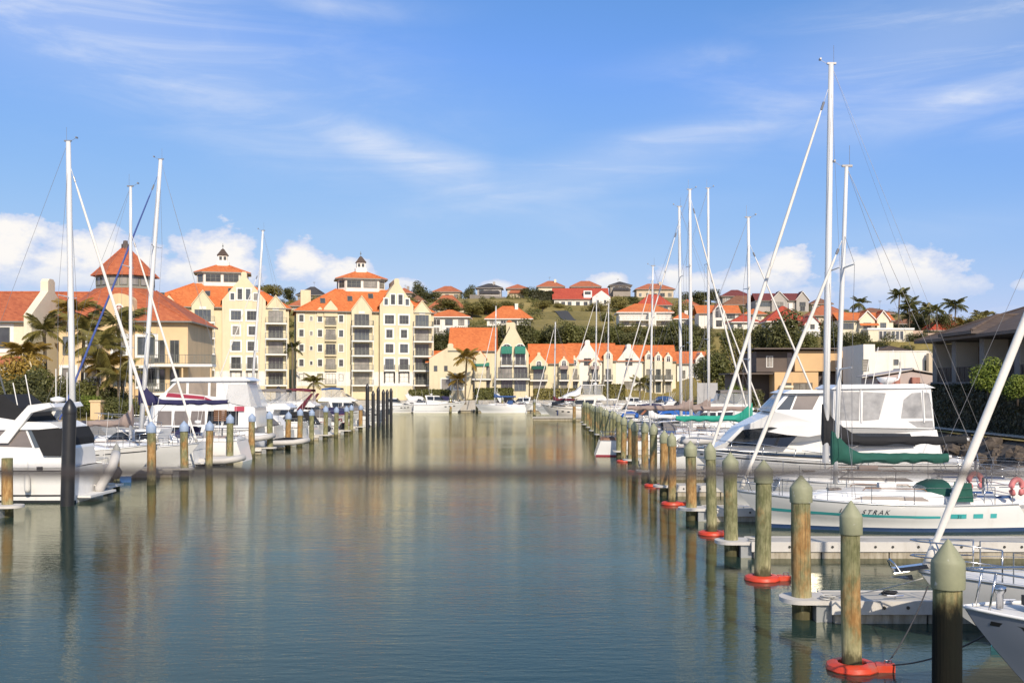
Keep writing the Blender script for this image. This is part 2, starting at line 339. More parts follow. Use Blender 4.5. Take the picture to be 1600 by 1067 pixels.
# ================================================================== SETTING
def water_mat():
    mt = bpy.data.materials.new('harbour water'); mt.use_nodes = True; N = mt.node_tree.nodes; L = mt.node_tree.links; b = N['Principled BSDF']
    N.remove(b); df = N.new('ShaderNodeBsdfDiffuse'); df.inputs['Color'].default_value = (.024, .047, .040, 1)          # murky body of the water
    gl = N.new('ShaderNodeBsdfGlossy'); gl.inputs['Color'].default_value = (.88, .86, .70, 1); gl.inputs['Roughness'].default_value = .05
    fr = N.new('ShaderNodeFresnel'); fr.inputs['IOR'].default_value = 1.33; ms = N.new('ShaderNodeMixShader'); L.new(fr.outputs[0], ms.inputs[0]); L.new(df.outputs[0], ms.inputs[1]); L.new(gl.outputs[0], ms.inputs[2]); L.new(ms.outputs[0], N['Material Output'].inputs[0])
    g = N.new('ShaderNodeNewGeometry')
    def noise(sx, sy, rz, det, rough=.55):
        mp = N.new('ShaderNodeMapping'); mp.inputs['Scale'].default_value = (sx, sy, 1); mp.inputs['Rotation'].default_value = (0, 0, R(rz)); L.new(g.outputs['Position'], mp.inputs[0])
        n = N.new('ShaderNodeTexNoise'); n.inputs['Scale'].default_value = 1; n.inputs['Detail'].default_value = det; n.inputs['Roughness'].default_value = rough; L.new(mp.outputs[0], n.inputs['Vector']); return n.outputs['Fac']
    def m(op, a, bb):
        n = N.new('ShaderNodeMath'); n.operation = op
        for i, v in ((0, a), (1, bb)):
            if isinstance(v, (int, float)): n.inputs[i].default_value = v
            else: L.new(v, n.inputs[i])
        return n.outputs[0]
    swell = noise(.22, .55, 8, 2); rip = noise(1.5, 4.6, -6, 4, .6); fine = noise(7, 13.0, 15, 2)
    patch = N.new('ShaderNodeMapRange'); L.new(noise(.03, .07, 4, 3), patch.inputs[0]); patch.inputs[1].default_value = .38; patch.inputs[2].default_value = .62; patch.inputs[3].default_value = .45; patch.inputs[4].default_value = 1.1
    sp = N.new('ShaderNodeSeparateXYZ'); L.new(g.outputs['Position'], sp.inputs[0])
    lee = N.new('ShaderNodeMapRange'); lee.interpolation_type = 'SMOOTHSTEP'; L.new(sp.outputs[0], lee.inputs[0]); lee.inputs[1].default_value = 1.5; lee.inputs[2].default_value = 6.0; lee.inputs[3].default_value = 1.0; lee.inputs[4].default_value = .62
    h = m('ADD', m('MULTIPLY', swell, .016), m('ADD', m('MULTIPLY', m('MULTIPLY', rip, .0145), patch.outputs[0]), m('MULTIPLY', m('MULTIPLY', fine, .0026), patch.outputs[0])))
    h = m('MULTIPLY', h, lee.outputs[0])
    bp = N.new('ShaderNodeBump'); bp.inputs['Strength'].default_value = 1.0; bp.inputs['Distance'].default_value = 1.0
    L.new(h, bp.inputs['Height'])
    for q in (gl, fr): L.new(bp.outputs[0], q.inputs['Normal'])
    return mt
w = MB().poly([(-700, -200, 0), (27.5, -200, 0), (27.5, 213.5, 0), (-700, 213.5, 0)]).obj('water', water_mat())
w['kind'] = 'structure'; w['label'] = 'rippled blue green water of the marina channel'

# ---- ground: control points are the feet of the houses and trees
CTRL = []
def ground_point(px, py, d): CTRL.append((PX(px, d), d, PZ(py, d)))
for a in [(-60, 120, 1.8), (-60, 160, 2), (-60, 195, 2), (-100, 150, 2.2), (-150, 150, 2.5), (-45, 205, 2), (-25, 222, 2), (0, 222, 2), (25, 222, 2), (-70, 222, 2), (35, 30, 2), (35, 0, 2), (35, 70, 2), (33, 100, 2), (38, 140, 2.2),
          (45, 165, 2.5), (30, 190, 2.5), (60, 110, 2.6), (60, 60, 2.6), (100, 100, 4), (100, 40, 4), (30, 215, 2.2), (45, 215, 3.), (-300, 300, 6), (-300, 500, 10), (-130, 300, 8), (-110, 400, 26), (-60, 400, 37), (300, 200, 8), (250, 300, 12),
          (300, 450, 14), (0, 480, 41), (60, 470, 40), (-60, 470, 38), (0, 600, 30), (100, 600, 25), (-150, 600, 15), (250, 600, 10), (0, 900, 5), (-300, 900, 5), (300, 900, 5), (-25, 240, 4.5), (0, 240, 4.5), (25, 240, 4.5), (45, 240, 6)]: CTRL.append(a)
# ---- hillside houses: px0, px1, y ridge, y eave, y base, distance, roof, wall, kind, storeys, label
HOUSES = [
 (462, 508, 447, 461, 470, 400, 'tile_dark', 'taupe_wall', 'hip', 1, 'dark roofed house on the skyline between the two tall apartment blocks'),
 (450, 488, 466, 478, 486, 300, 'tile_terra', 'stone_wall', 'hip', 1, 'low terracotta roofed house showing in the gap between the apartment blocks'),
 (614, 646, 449, 458, 474, 400, 'tile_terra', 'taupe_wall', 'hip', 2, 'red brown roofed house on the skyline just right of the second apartment block'),
 (668, 735, 483, 495, 524, 270, 'tile_orange', 'white_wall', 'hip', 2, 'white two storey house with orange hip roof behind the right edge of the apartment block'),
 (757, 833, 477, 498, 509, 300, 'tile_orange', 'white_wall', 'hip', 1, 'low white house with broad orange hip roof above the yellow gabled building'),
 (675, 722, 446, 456, 468, 430, 'tile_terra', 'stone_wall', 'hip', 1, 'brown roofed beige house among dark trees on the skyline'),
 (668, 728, 460, 482, 490, 350, 'tile_terra', 'stone_wall', 'hip', 1, 'large tan roof half hidden by bushes below the skyline houses'),
 (743, 786, 442, 450, 469, 430, 'tile_dark', 'grey_wall', 'hip2', 2, 'pale grey two storey house with charcoal hip roof on the skyline'),
 (790, 827, 443, 451, 467, 430, 'tile_terra', 'stone_wall', 'hip2', 2, 'cream house with terracotta hip roof right of the charcoal roofed house'),
 (838, 883, 438, 448, 462, 440, 'tile_terra', 'pale_cream', 'hip', 2, 'cream skyline house with peaked orange brown roof above a dark hedge'),
 (890, 940, 438, 448, 468, 445, 'tile_terra', 'pale_cream', 'hip', 2, 'cream skyline house with orange roof directly behind the long red roof'),
 (863, 952, 449, 467, 480, 415, 'tile_red', 'white_wall', 'gabled', 1, 'long white house with big red roof, dormer and white gable above the lawn'),
 (951, 988, 439, 446, 463, 450, 'tile_dark', 'taupe_wall', 'hip2', 2, 'brown walled house with charcoal pyramid roof on the skyline'),
 (992, 1055, 442, 452, 466, 440, 'tile_terra', 'stone_wall', 'hip', 1, 'broad terracotta roofed house at the right end of the skyline row'),
 (994, 1052, 459, 477, 486, 370, 'tile_red', 'stone_wall', 'hip', 1, 'red roofed house just above the large white house with balcony'),
 (963, 1053, 473, 488, 511, 300, 'tile_orange', 'white_wall', 'hipb', 2, 'large white two storey house with orange roof and long balcony on the slope'),
 (1088, 1158, 477, 489, 514, 290, 'tile_orange', 'white_wall', 'gabled', 2, 'white house with tall arched gable window between the masts'),
 (1126, 1176, 452, 463, 474, 400, 'tile_wine', 'taupe_wall', 'hip', 1, 'dark red roof on the skyline behind the masts'),
 (1130, 1195, 461, 476, 488, 360, 'tile_brown', 'stone_wall', 'hip', 1, 'tan house with brown hip roof below the dark red skyline roof'),
 (1182, 1262, 457, 469, 488, 350, 'tile_wine', 'grey_wall', 'twogable', 2, 'grey house with two gables and dark red roof on the skyline'),
 (1142, 1188, 491, 503, 515, 270, 'tile_red', 'white_wall', 'hip', 1, 'small white house with low red roof left of the big dark tree'),
 (1196, 1262, 477, 502, 516, 255, 'tile_red', 'white_wall', 'hip', 1, 'bright red pyramid roof rising behind the big dark tree'),
 (1256, 1283, 494, 506, 524, 245, 'tile_red', 'white_wall', 'front', 1, 'small white gabled house with porch right of the big dark tree'),
 (1262, 1330, 476, 493, 505, 290, 'tile_terra', 'stone_wall', 'hip', 1, 'broad terracotta roof directly behind the tallest mast'),
 (1312, 1398, 488, 500, 534, 240, 'tile_orange', 'pale_cream', 'twogable', 2, 'cream house with two gables, orange roof and flat roofed sun room'),
 (1338, 1398, 480, 490, 500, 290, 'tile_brown', 'taupe_wall', 'hip', 1, 'brown roof peeping over the cream house with two gables'),
 (1060, 1092, 467, 477, 490, 350, 'tile_terra', 'stone_wall', 'hip', 1, 'terracotta roofed house just right of the slim masts above the terraces'),
 (640, 664, 461, 470, 482, 360, 'tile_brown', 'stone_wall', 'hip', 1, 'small brown roofed house below the tall dark skyline tree'),
 (1162, 1198, 482, 491, 503, 300, 'tile_orange', 'pale_cream', 'hip', 1, 'small cream house with orange roof below the two gabled grey house'),
 (1402, 1432, 497, 506, 515, 285, 'tile_brown', 'taupe_wall', 'hip', 1, 'low brown roofed house behind the tall wind blown palm'),
 (1266, 1302, 465, 475, 488, 370, 'tile_brown', 'stone_wall', 'hip', 1, 'brown roofed skyline house right of the two gabled grey house'),
 (1052, 1084, 488, 498, 512, 300, 'tile_orange', 'white_wall', 'hip', 1, 'small white house with orange roof right of the long balcony house'),
 (1452, 1512, 494, 516, 526, 260, 'tile_red', 'stone_wall', 'hip', 1, 'red roofed house among palms on the right hand hill'),
]
for h in HOUSES: ground_point((h[0] + h[1]) / 2, h[4], h[5] + 2); ground_point((h[0] + h[1]) / 2, h[4], h[5] + 12)
for a in [(900, 488, 380), (960, 500, 340), (850, 500, 330), (700, 545, 250), (800, 545, 250), (900, 548, 250), (1000, 548, 250), (1100, 545, 245), (1150, 560, 215), (1230, 560, 190), (1300, 548, 205), (1440, 535, 230),
          (1410, 515, 275), (1460, 520, 270), (1530, 522, 250), (1600, 530, 240), (1560, 512, 300), (1490, 545, 190)]: ground_point(*a)
def smooth(t): t = max(0, min(1, t)); return t * t * (3 - 2 * t)
def ground_z(x, y):
    sw = sz = 0
    for (a, b, c) in CTRL:
        d2 = (x - a) ** 2 + (y - b) ** 2
        if d2 < .01: return c
        wt = 1 / d2 ** 1.6; sw += wt; sz += wt * c
    z = sz / sw
    e = 0                                                  # distance from the quay edge
    if y < 212: e = x - 26 if x > 0 else (-36 - x if y > 85 else -95 - x)
    else: e = y - 212
    if y > 85 and y < 212 and x < -36: e = min(e, y - 85)
    return 2.0 + (z - 2.0) * smooth(e / 14)
def axis(stops):
    out = []
    for a, b, st in stops:
        n = max(1, round((b - a) / st)); out += [a + (b - a) * i / n for i in range(n)]
    return out + [stops[-1][1]]
GX = axis([(-900, -300, 60), (-300, -95, 15), (-95, -36, 6), (-36, 26, 6), (26, 140, 6), (140, 300, 15), (300, 900, 60)])
GY = axis([(-200, 0, 20), (0, 85, 8), (85, 212, 7), (212, 480, 7), (480, 700, 22), (700, 1500, 80)])
def ground_mat():
    mt = bpy.data.materials.new('grassy ground'); mt.use_nodes = True; N = mt.node_tree.nodes; L = mt.node_tree.links; b = N['Principled BSDF']
    g = N.new('ShaderNodeNewGeometry')
    def noise(s, d):
        n = N.new('ShaderNodeTexNoise'); n.inputs['Scale'].default_value = s; n.inputs['Detail'].default_value = d; n.inputs['Roughness'].default_value = .65; L.new(g.outputs['Position'], n.inputs['Vector']); return n.outputs['Fac']
    rp = N.new('ShaderNodeValToRGB'); e = rp.color_ramp.elements; e[0].position = .35; e[0].color = (.14, .12, .03, 1); e[1].position = .68; e[1].color = (.38, .285, .095, 1)
    x = e.new(.5); x.color = (.25, .195, .055, 1)
    mx = N.new('ShaderNodeMath'); mx.operation = 'MULTIPLY_ADD'; mx.inputs[1].default_value = .35; L.new(noise(1.1, 6), mx.inputs[0])
    m2 = N.new('ShaderNodeMath'); m2.operation = 'MULTIPLY'; m2.inputs[1].default_value = .65; L.new(noise(.05, 5), m2.inputs[0]); L.new(m2.outputs[0], mx.inputs[2])
    L.new(mx.outputs[0], rp.inputs[0]); L.new(rp.outputs[0], b.inputs['Base Color']); b.inputs['Roughness'].default_value = .95
    bp = N.new('ShaderNodeBump'); bp.inputs['Strength'].default_value = .8; bp.inputs['Distance'].default_value = .3; L.new(noise(2.5, 6), bp.inputs['Height']); L.new(bp.outputs[0], b.inputs['Normal'])
    return mt
def make_ground():
    g = MB(); nx = len(GX)
    for y in GY:
        for x in GX: g.v.append((x, y, ground_z(x, y)))
    for j in range(len(GY) - 1):
        for i in range(nx - 1):
            xm = (GX[i] + GX[i + 1]) / 2; ym = (GY[j] + GY[j + 1]) / 2
            if ym < 212 and -95 < xm < 26 and not (ym > 85 and xm < -36): continue
            if ym < 85 and xm < -95: continue
            g.f.append((j * nx + i, j * nx + i + 1, (j + 1) * nx + i + 1, (j + 1) * nx + i)); g.m.append(0)
    o = g.obj('ground', ground_mat(), smooth=True); o['kind'] = 'structure'; o['label'] = 'grassy hillside and level waterfront ground'
make_ground()
concrete = mat('weathered concrete', (.40, .37, .33), .85, .2, 1.2, .3, 14, col2=(.54, .51, .46))
paving = mat('pale waterfront paving', (.48, .44, .38), .9, .1, 1.5, .15, 10)
asphalt = mat('dark asphalt path', (.06, .058, .056), .9, .15, 2, .2, 20)
for nm, c in (('quay_wall', ((-95.5, -36), (84.4, 85.4))), ('quay_wall', ((-36.5, -35.4), (85.4, 212))), ('quay_wall', ((-35.4, 26), (211.4, 212.4)))):
    o = MB().box(c[0][0], c[0][1], c[1][0], c[1][1], -2, 2.12).obj('quay_wall', concrete); o['kind'] = 'structure'
p = MB().poly([(-36.4, 212.5, 2.06), (26, 212.5, 2.06), (26, 217, 2.06), (-36.4, 217, 2.06)]).obj('waterfront_path', paving); p['kind'] = 'structure'
def drape(pts, wid, name, m, lift=.06):
    g = MB()
    for i, (x, y) in enumerate(pts):
        a = Vector(pts[min(i + 1, len(pts) - 1)]) - Vector(pts[max(0, i - 1)]); a.normalize(); nrm = Vector((-a.y, a.x)) * wid / 2
        for k in (-1, 0, 1):
            q = Vector((x, y)) + nrm * k; g.v.append((q.x, q.y, ground_z(q.x, q.y) + lift))
    for i in range(len(pts) - 1):
        for k in (0, 1): g.f.append((i * 3 + k, i * 3 + k + 1, i * 3 + 4 + k, i * 3 + 3 + k)); g.m.append(0)
    o = g.obj(name, m); o['kind'] = 'structure'; return o
a, b = (PX(898, 335), 335), (PX(868, 385), 385)
drape([(a[0] + (b[0] - a[0]) * t / 12, a[1] + (b[1] - a[1]) * t / 12) for t in range(13)], 4.2, 'hill_path', asphalt, .2)
drape([(27.6, y) for y in range(30, 150, 4)], 1.8, 'shore_path', paving, .1)
# ---- rock revetment on the right bank
rock_mat = mat('basalt rock', (.045, .036, .03), .9, .3, 3, .5, 6, col2=(.16, .125, .095))
rv = MB().loft([[(26.2, y, 1.95), (25.0, y, 1.2), (22.6, y, -.9)] for y in range(-20, 213, 8)]).obj('revetment', rock_mat); rv['kind'] = 'structure'
def rock_mesh(seed):
    r = random.Random(seed); g = MB(); rings = []
    for i in range(5):
        th = math.pi * (i + .3) / 4.6; rings.append([Vector((math.sin(th) * math.cos(2 * math.pi * j / 7), math.sin(th) * math.sin(2 * math.pi * j / 7), math.cos(th))) * r.uniform(.62, 1.1) for j in range(7)])
    g.loft([[tuple(p) for p in q] for q in rings], closed=True, caps=True); return g.mesh('rock', rock_mat)
rocks = [rock_mesh(i) for i in range(7)]
rr = random.Random(3)
for i in range(260):
    y = 44 + (i / 260) ** 1.25 * 70; t = rr.random()
    o = link('rock', rocks[i % 7], rv, (25.9 - 3.3 * t + rr.uniform(-.2, .2), y + rr.uniform(-.5, .5), 1.72 - 2.1 * t + rr.uniform(-.1, .15)))
    s = rr.uniform(.32, .62); o.scale = (s, s * rr.uniform(.8, 1.3), s * rr.uniform(.6, .9)); o.rotation_euler = (rr.uniform(-.6, .6), rr.uniform(-.6, .6), rr.uniform(0, 6))

# ================================================================== PILES AND PONTOONS
def timber(name, dark_at=None):
    mt = bpy.data.materials.new(name); mt.use_nodes = True; N = mt.node_tree.nodes; L = mt.node_tree.links; b = N['Principled BSDF']
    tc = N.new('ShaderNodeTexCoord'); oi = N.new('ShaderNodeObjectInfo')
    def m(op, a, bb=None, c=None):
        n = N.new('ShaderNodeMath'); n.operation = op
        for i, v in ((0, a), (1, bb), (2, c)):
            if v is None: continue
            if isinstance(v, (int, float)): n.inputs[i].default_value = v
            else: L.new(v, n.inputs[i])
        return n.outputs[0]
    def noise(sx, sz, det, off):
        mp = N.new('ShaderNodeMapping'); mp.inputs['Scale'].default_value = (sx, sx, sz); L.new(tc.outputs['Object'], mp.inputs[0])
        ad = N.new('ShaderNodeVectorMath'); ad.operation = 'ADD'; L.new(mp.outputs[0], ad.inputs[0]); L.new(m('MULTIPLY', oi.outputs['Random'], off), ad.inputs[1])
        n = N.new('ShaderNodeTexNoise'); n.inputs['Scale'].default_value = 1; n.inputs['Detail'].default_value = det; n.inputs['Roughness'].default_value = .65; L.new(ad.outputs[0], n.inputs['Vector']); return n.outputs['Fac']
    def mix(f, a, c):
        n = N.new('ShaderNodeMixRGB'); L.new(f, n.inputs[0])
        for i, v in ((1, a), (2, c)):
            if isinstance(v, tuple): n.inputs[i].default_value = (*v, 1)
            else: L.new(v, n.inputs[i])
        return n.outputs[0]
    def ss(x, a, c, lo=0., hi=1.):
        n = N.new('ShaderNodeMapRange'); n.interpolation_type = 'SMOOTHSTEP'; L.new(x, n.inputs[0]); n.inputs[1].default_value = a; n.inputs[2].default_value = c; n.inputs[3].default_value = lo; n.inputs[4].default_value = hi; return n.outputs[0]
    sp = N.new('ShaderNodeSeparateXYZ'); L.new(tc.outputs['Object'], sp.inputs[0]); z = sp.outputs[2]
    rot = N.new('ShaderNodeMapping'); 
    blotch = noise(2.2, 1.1, 6, 31); grain = noise(30, .8, 5, 17); fine = noise(9, 3.5, 6, 53)
    fc = ss(fine, .3, .7)
    green = mix(fc, (.13, .135, .062), (.30, .285, .155)); orange = mix(fc, (.27, .145, .052), (.47, .295, .125)); pale = mix(fc, (.27, .26, .13), (.46, .42, .24))
    warm = m('ADD', m('ADD', blotch, m('MULTIPLY', m('SUBTRACT', oi.outputs['Random'], .86), .24)), ss(m('ABSOLUTE', m('SUBTRACT', z, 1.25)), .1, 1.3, .13, -.04))
    c = mix(ss(warm, .44, .64), green, orange)
    c = mix(m('MULTIPLY', ss(m('ADD', z, m('MULTIPLY', blotch, .8)), .75, 1.25, 1, 0), .7), c, pale)
    c = mix(m('MULTIPLY', ss(grain, .52, .66), .55), c, (.075, .06, .034))
    wet = ss(m('ADD', z, m('MULTIPLY', m('ADD', fine, blotch), .55)), .72, .98, 1, 0)
    c = mix(m('MULTIPLY', wet, .86), c, (.055, .05, .026))
    if dark_at: c = mix(ss(m('ADD', z, m('MULTIPLY', fine, .35)), dark_at + .0, dark_at + .32, .99, 0), c, (.0055, .0065, .005))
    L.new(c, b.inputs['Base Color']); b.inputs['Roughness'].default_value = .9; b.inputs['Specular IOR Level'].default_value = .2
    bp = N.new('ShaderNodeBump'); bp.inputs['Strength'].default_value = .7; bp.inputs['Distance'].default_value = .02; L.new(m('ADD', grain, m('MULTIPLY', fine, .5)), bp.inputs['Height']); L.new(bp.outputs[0], b.inputs['Normal'])
    return mt
timber_m = timber('weathered timber'); timber_tar = timber('tarred timber', 2.42)
cap_green = mat('pale green pile cap', (.29, .295, .185), .6, .12, 3, .1, 20)
cap_blue = mat('pale blue pile cap', (.30, .38, .52), .6, .12, 3, .1, 20)
cap_grey = mat('grey pile cap', (.30, .30, .28), .6, .12, 3)
for mt_ in (cap_green, cap_blue, cap_grey): speckle(mt_, (.62, .61, .56), .60, .72, 7, (1, 1, .6), .75); speckle(mt_, (.12, .11, .07), .55, .75, 3, (1, 1, .25), .5)
black_sleeve = mat('black plastic sleeve', (.022, .022, .024), .38, .15, 2, .05, 20)
def pile_mesh(h, r, seed, m):
    rs = random.Random(seed); g = MB(); n = 20; rings = []
    lobes = [rs.uniform(-.025, .025) for _ in range(n)]; zs = [-2.2, -.6, 0, .5, 1.0, 1.5, 2.0, 2.5, h]
    bx, by = rs.uniform(-.02, .02), rs.uniform(-.02, .02)
    for z in [q for q in zs if q < h - .05] + [h]:
        t = max(0, z) / 3; rings.append([((r * (1 + lobes[j] + rs.uniform(-.008, .008)) * (1.04 - .05 * t)) * math.cos(2 * math.pi * j / n) + bx * math.sin(t * 3), (r * (1 + lobes[j]) * (1.04 - .05 * t)) * math.sin(2 * math.pi * j / n) + by * math.sin(t * 3), z) for j in range(n)])
    g.loft(rings, closed=True, caps=True); return g.mesh('post', m, smooth=50)
def cap_mesh(r, m):
    R1 = r * 1.16
    return MB().lathe([(R1, -.30), (R1 * 1.02, -.29), (R1 * 1.02, 0), (R1 * .97, .035), (R1 * .16, .262), (R1 * .08, .28), (.012, .286)], 24).mesh('pile_cap', m, smooth=35)
capm = {}
def pile(px_or_x, d, top, r, label, group, m=timber_m, cap=cap_green, seed=0, x=None, lean=(0, 0)):
    t = thing('mooring_pile', label, 'pile', (px_or_x, d, 0), 0, group)
    t.rotation_euler = (lean[0], lean[1], 0)
    link('post', pile_mesh(top - .27, r, seed, m), t).rotation_euler = (0, 0, 0)
    if cap:
        k = (round(r, 2), cap.name)
        if k not in capm: capm[k] = cap_mesh(r, cap)
        link('pile_cap', capm[k], t, (0, 0, top - .286))
    return t
rp_ = random.Random(11)
PILES_R = [(4.9, 13.0, 3.16)] + [(5.66 + (.1 if k % 2 else 0) * .6 + rp_.uniform(-.06, .08), 19.2 + 4.35 * k, 3.02 + rp_.uniform(-.07, .12)) for k in range(28)]
PILES_R[1] = (5.55, 19.2, 2.97); PILES_R[2] = (5.69, 23.4, 3.07); PILES_R[3] = (5.78, 28.0, 3.09); PILES_R[4] = (5.70, 32.0, 3.03); PILES_R[5] = (5.84, 36.5, 3.10); PILES_R[6] = (5.72, 40.5, 2.95)
PILES_R[7] = (5.64, 45.7, 3.04)
for i, (x, d, z) in enumerate(PILES_R):
    lab = ('timber pile with pale green cap, black lower half, nearest the camera at lower right' if i == 0 else
           'pale green capped timber pile, %s from the camera in the right hand row' % ORD[i])
    pile(x, d, z, (.168, .17, .205, .20, .20, .168, .195, .17)[i] if i < 8 else .185, lab, 'green capped timber piles of the right hand row', timber_tar if i == 0 else timber_m, cap_green, i, lean=(rp_.uniform(-.012, .012), rp_.uniform(-.02, .02)))
for i in range(1, 14):
    x, d, z = PILES_R[i]
PILES_L = [(-19.55 + rp_.uniform(-.25, .2), 54.8 + 5.05 * k, 2.98 + rp_.uniform(-.12, .2)) for k in range(14)]
PILES_L[0] = (-19.45, 54.8, 3.2)
for i, (x, d, z) in enumerate(PILES_L):
    pile(x, d, z, .21, 'pale blue capped timber pile, %s from the camera in the left hand row' % (ORD[i] if i else 'first'), 'blue capped timber piles of the left hand row', timber_m, cap_blue, 40 + i, lean=(rp_.uniform(-.008, .008), rp_.uniform(-.02, .02)))
pile(PX(12, 41.5), 41.5, 2.5, .20, 'timber pile with faded green top at the left edge beside the sport cruiser', None, timber_m, cap_grey and None, 71)
pile(PX(182, 53), 53.0, 2.2, .15, 'thin timber pile with grey pointed cap between black pile and white yacht hull', None, timber_m, cap_grey, 72)
def black_pile(x, d, top, r, label, group=None, lean=0):
    t = thing('black_pile', label, 'pile', (x, d, 0), 0, group); t.rotation_euler = (0, lean, 0)
    MB().lathe([(r, -2.), (r, top - .5), (r * .98, top - .45)], 20).obj('sleeve', black_sleeve, t, 40)
    MB().lathe([(r * 1.06, top - .62), (r * 1.06, top - .42), (r * .5, top - .12), (.02, top)], 20).obj('pile_cap', black_sleeve, t, 40)
    return t
black_pile(PX(105, 45.2), 45.2, 4.45, .27, 'tall black sleeved pile with conical cap beside the sport cruiser', lean=.025)
for i, (px, py, d) in enumerate([(574, 599, 126), (583, 610, 129), (591, 604, 133), (599, 608, 137), (605, 608, 141), (611, 606, 145)]):
    black_pile(PX(px, d), d, PZ(py, d), .21, '%s of the six black piles ending the left row, counted from the camera' % ('first', 'second', 'third', 'fourth', 'fifth', 'sixth')[i], 'black piles at the end of the left row')
black_pile(PX(435, 150), 150, PZ(603, 150), .35, 'dark pile standing alone below the first apartment block balconies')
# float collars
def collar_mesh():
    g = MB(); n = 10
    prof = [(.245, -.06), (.44, -.06), (.47, .0), (.45, .07), (.38, .105), (.26, .11), (.245, .08)]
    g.lathe(prof + [prof[0]], n, cap=False)
    g.prism_z([(.40, -.16), (.72, -.09), (.72, .09), (.40, .16)], -.05, .10)
    return g.mesh('float_ring', red_plastic, smooth=40)
colm = collar_mesh()
hook_m = MB().tube([(.55, 0, .10), (.55, 0, .17), (.66, 0, .17), (.66, 0, .10)], .018, 6).mesh('shackle', steel)
for n_, i in enumerate(range(1, 16, 2)):
    x, d, z = PILES_R[i]
    t = thing('float_collar', 'orange red float collar around the %s pile of the right hand row' % (ORD[i]), 'float', (x, d, 0.02), R(-12 + 9 * (n_ % 3)), 'orange red float collars')
    link('float_ring', colm, t); link('shackle', hook_m, t)
# finger pontoons
beam_m = mat('pale painted beam', (.58, .55, .51), .7, .08, 1.2, .15, 25)
deck_m = mat('concrete deck', (.46, .43, .38), .9, .1, 2.0, .2, 25)
float_m = mat('stained concrete float', (.26, .22, .16), .9, .3, 2.2, .3, 10, col2=(.50, .45, .36), stretch=(4, 4, .8))
bolt_m = mat('dark bolt', (.03, .03, .03), .5)
finger_meshes = {}
def finger(x, d, length, rz, label, group, wid=1.15):
    t = thing('finger_pontoon', label, 'pontoon', (x, d, 0), rz, group); hw = wid / 2
    if not finger_meshes:
        L_ = length; fm = finger_meshes
        fm['deck'] = [(MB().box(.95, L_, -hw + .07, hw - .07, .38, .475).mesh('deck', deck_m), None)]
        fm['side_beam'] = []
        for s in (-1, 1):
            g = MB().box(.9, L_, -.05, .05, .20, .485); fm['side_beam'].append((g.mesh('side_beam', beam_m), (0, s * (hw - .02), 0)))
        fm['bolt'] = []
        bm_ = MB().tube([(0, -.018, 0), (0, .0, 0)], .038, 10).mesh('bolt', bolt_m)
        k = 0
        while 1.25 + .62 * k < L_ - .2: fm['bolt'].append((bm_, (1.25 + .62 * k + (.12 if k % 2 else 0), -hw - .032, .345))); k += 1
        fm['float'] = []; q = .98
        while q < L_ - 1: fm['float'].append((MB().box(q, min(q + 1.92, L_), -hw + .02, hw - .02, -.45, .195).mesh('float', float_m), None)); q += 1.96
        nose = []
        for j in range(13):
            an = math.pi / 2 + math.pi * j / 12; nose.append((.35 + .42 * math.cos(an), (hw - .08) * math.sin(an)))
        nose = [(1.0, hw - .08)] + nose + [(1.0, -hw + .08)]
        fm['nose_plate'] = [(MB().prism_z(nose, .375, .468).mesh('nose_plate', beam_m, 40), None)]
        fm['pile_bracket'] = [(MB().box(.62, .70, -.42, .42, -.28, .372).box(.70, .96, -.40, -.30, -.28, .372).box(.70, .96, .30, .40, -.28, .372).mesh('pile_bracket', alloy_grey), None)]
        fm['cleat'] = [(MB().tube([(2.3, -hw + .2, .475), (2.3, -hw + .2, .54)], .02, 6).tube([(2.12, -hw + .2, .55), (2.48, -hw + .2, .55)], .018, 6).tube([(6.3, -hw + .2, .475), (6.3, -hw + .2, .54)], .02, 6).tube([(6.12, -hw + .2, .55), (6.48, -hw + .2, .55)], .018, 6).mesh('cleat', steel), None)]
    for nm, lst in finger_meshes.items():
        if nm == 'bolt' and d > 60: continue
        for me, lo in lst: link(nm, me, t, lo)
    return t
for n_, i in enumerate(range(2, 29, 2)):
    x, d, z = PILES_R[i]; finger(x - .42, d, 13.2, 0, 'right side finger pontoon reaching to the %s pile of the row' % ORD[i], 'finger pontoons on the right')
for n_, i in enumerate([1, 3, 5, 7, 9, 11, 13]):
    x, d, z = PILES_L[i]; finger(x + .42, d, 13.2, math.pi, 'left side finger pontoon reaching to the %s blue capped pile' % ORD[i], 'finger pontoons on the left')
finger(-19.6, 50.2, 13.2, math.pi, 'left side finger pontoon between the sport cruiser and the white yacht', 'finger pontoons on the left')
finger(-19.6, 41.3, 13.2, math.pi, 'left side finger pontoon at the left edge of the picture', 'finger pontoons on the left')
def walkway(x0, x1, y0, y1, label):
    t = thing('walkway_pontoon', label, 'pontoon', (0, 0, 0))
    MB().box(x0 + .1, x1 - .1, y0, y1, .38, .47).obj('deck', deck_m, t)
    for x in (x0, x1 - .1): MB().box(x, x + .1, y0, y1, .2, .482).obj('side_beam', beam_m, t)
    y = y0
    while y < y1 - 1:
        MB().box(x0 + .06, x1 - .06, y, min(y + 3.9, y1), -.45, .196).obj('float', float_m, t); y += 4
walkway(18.9, 21.0, -8, 150, 'long main walkway pontoon behind the right hand berths')
walkway(-35.2, -33.2, 30, 150, 'long main walkway pontoon behind the left hand berths')
t = thing('end_pontoon', 'low grey pontoon under the white cruiser at the far end of the right row', 'pontoon', (0, 0, 0))
MB().box(PX(832, 157), PX(945, 157), 156, 158.2, .30, .46).obj('deck', deck_m, t); MB().box(PX(833, 157), PX(944, 157), 156.2, 158, -.4, .295).obj('float', float_m, t)
t = thing('end_pontoon', 'low pontoon in front of the boats moored along the far quay', 'pontoon', (0, 0, 0))
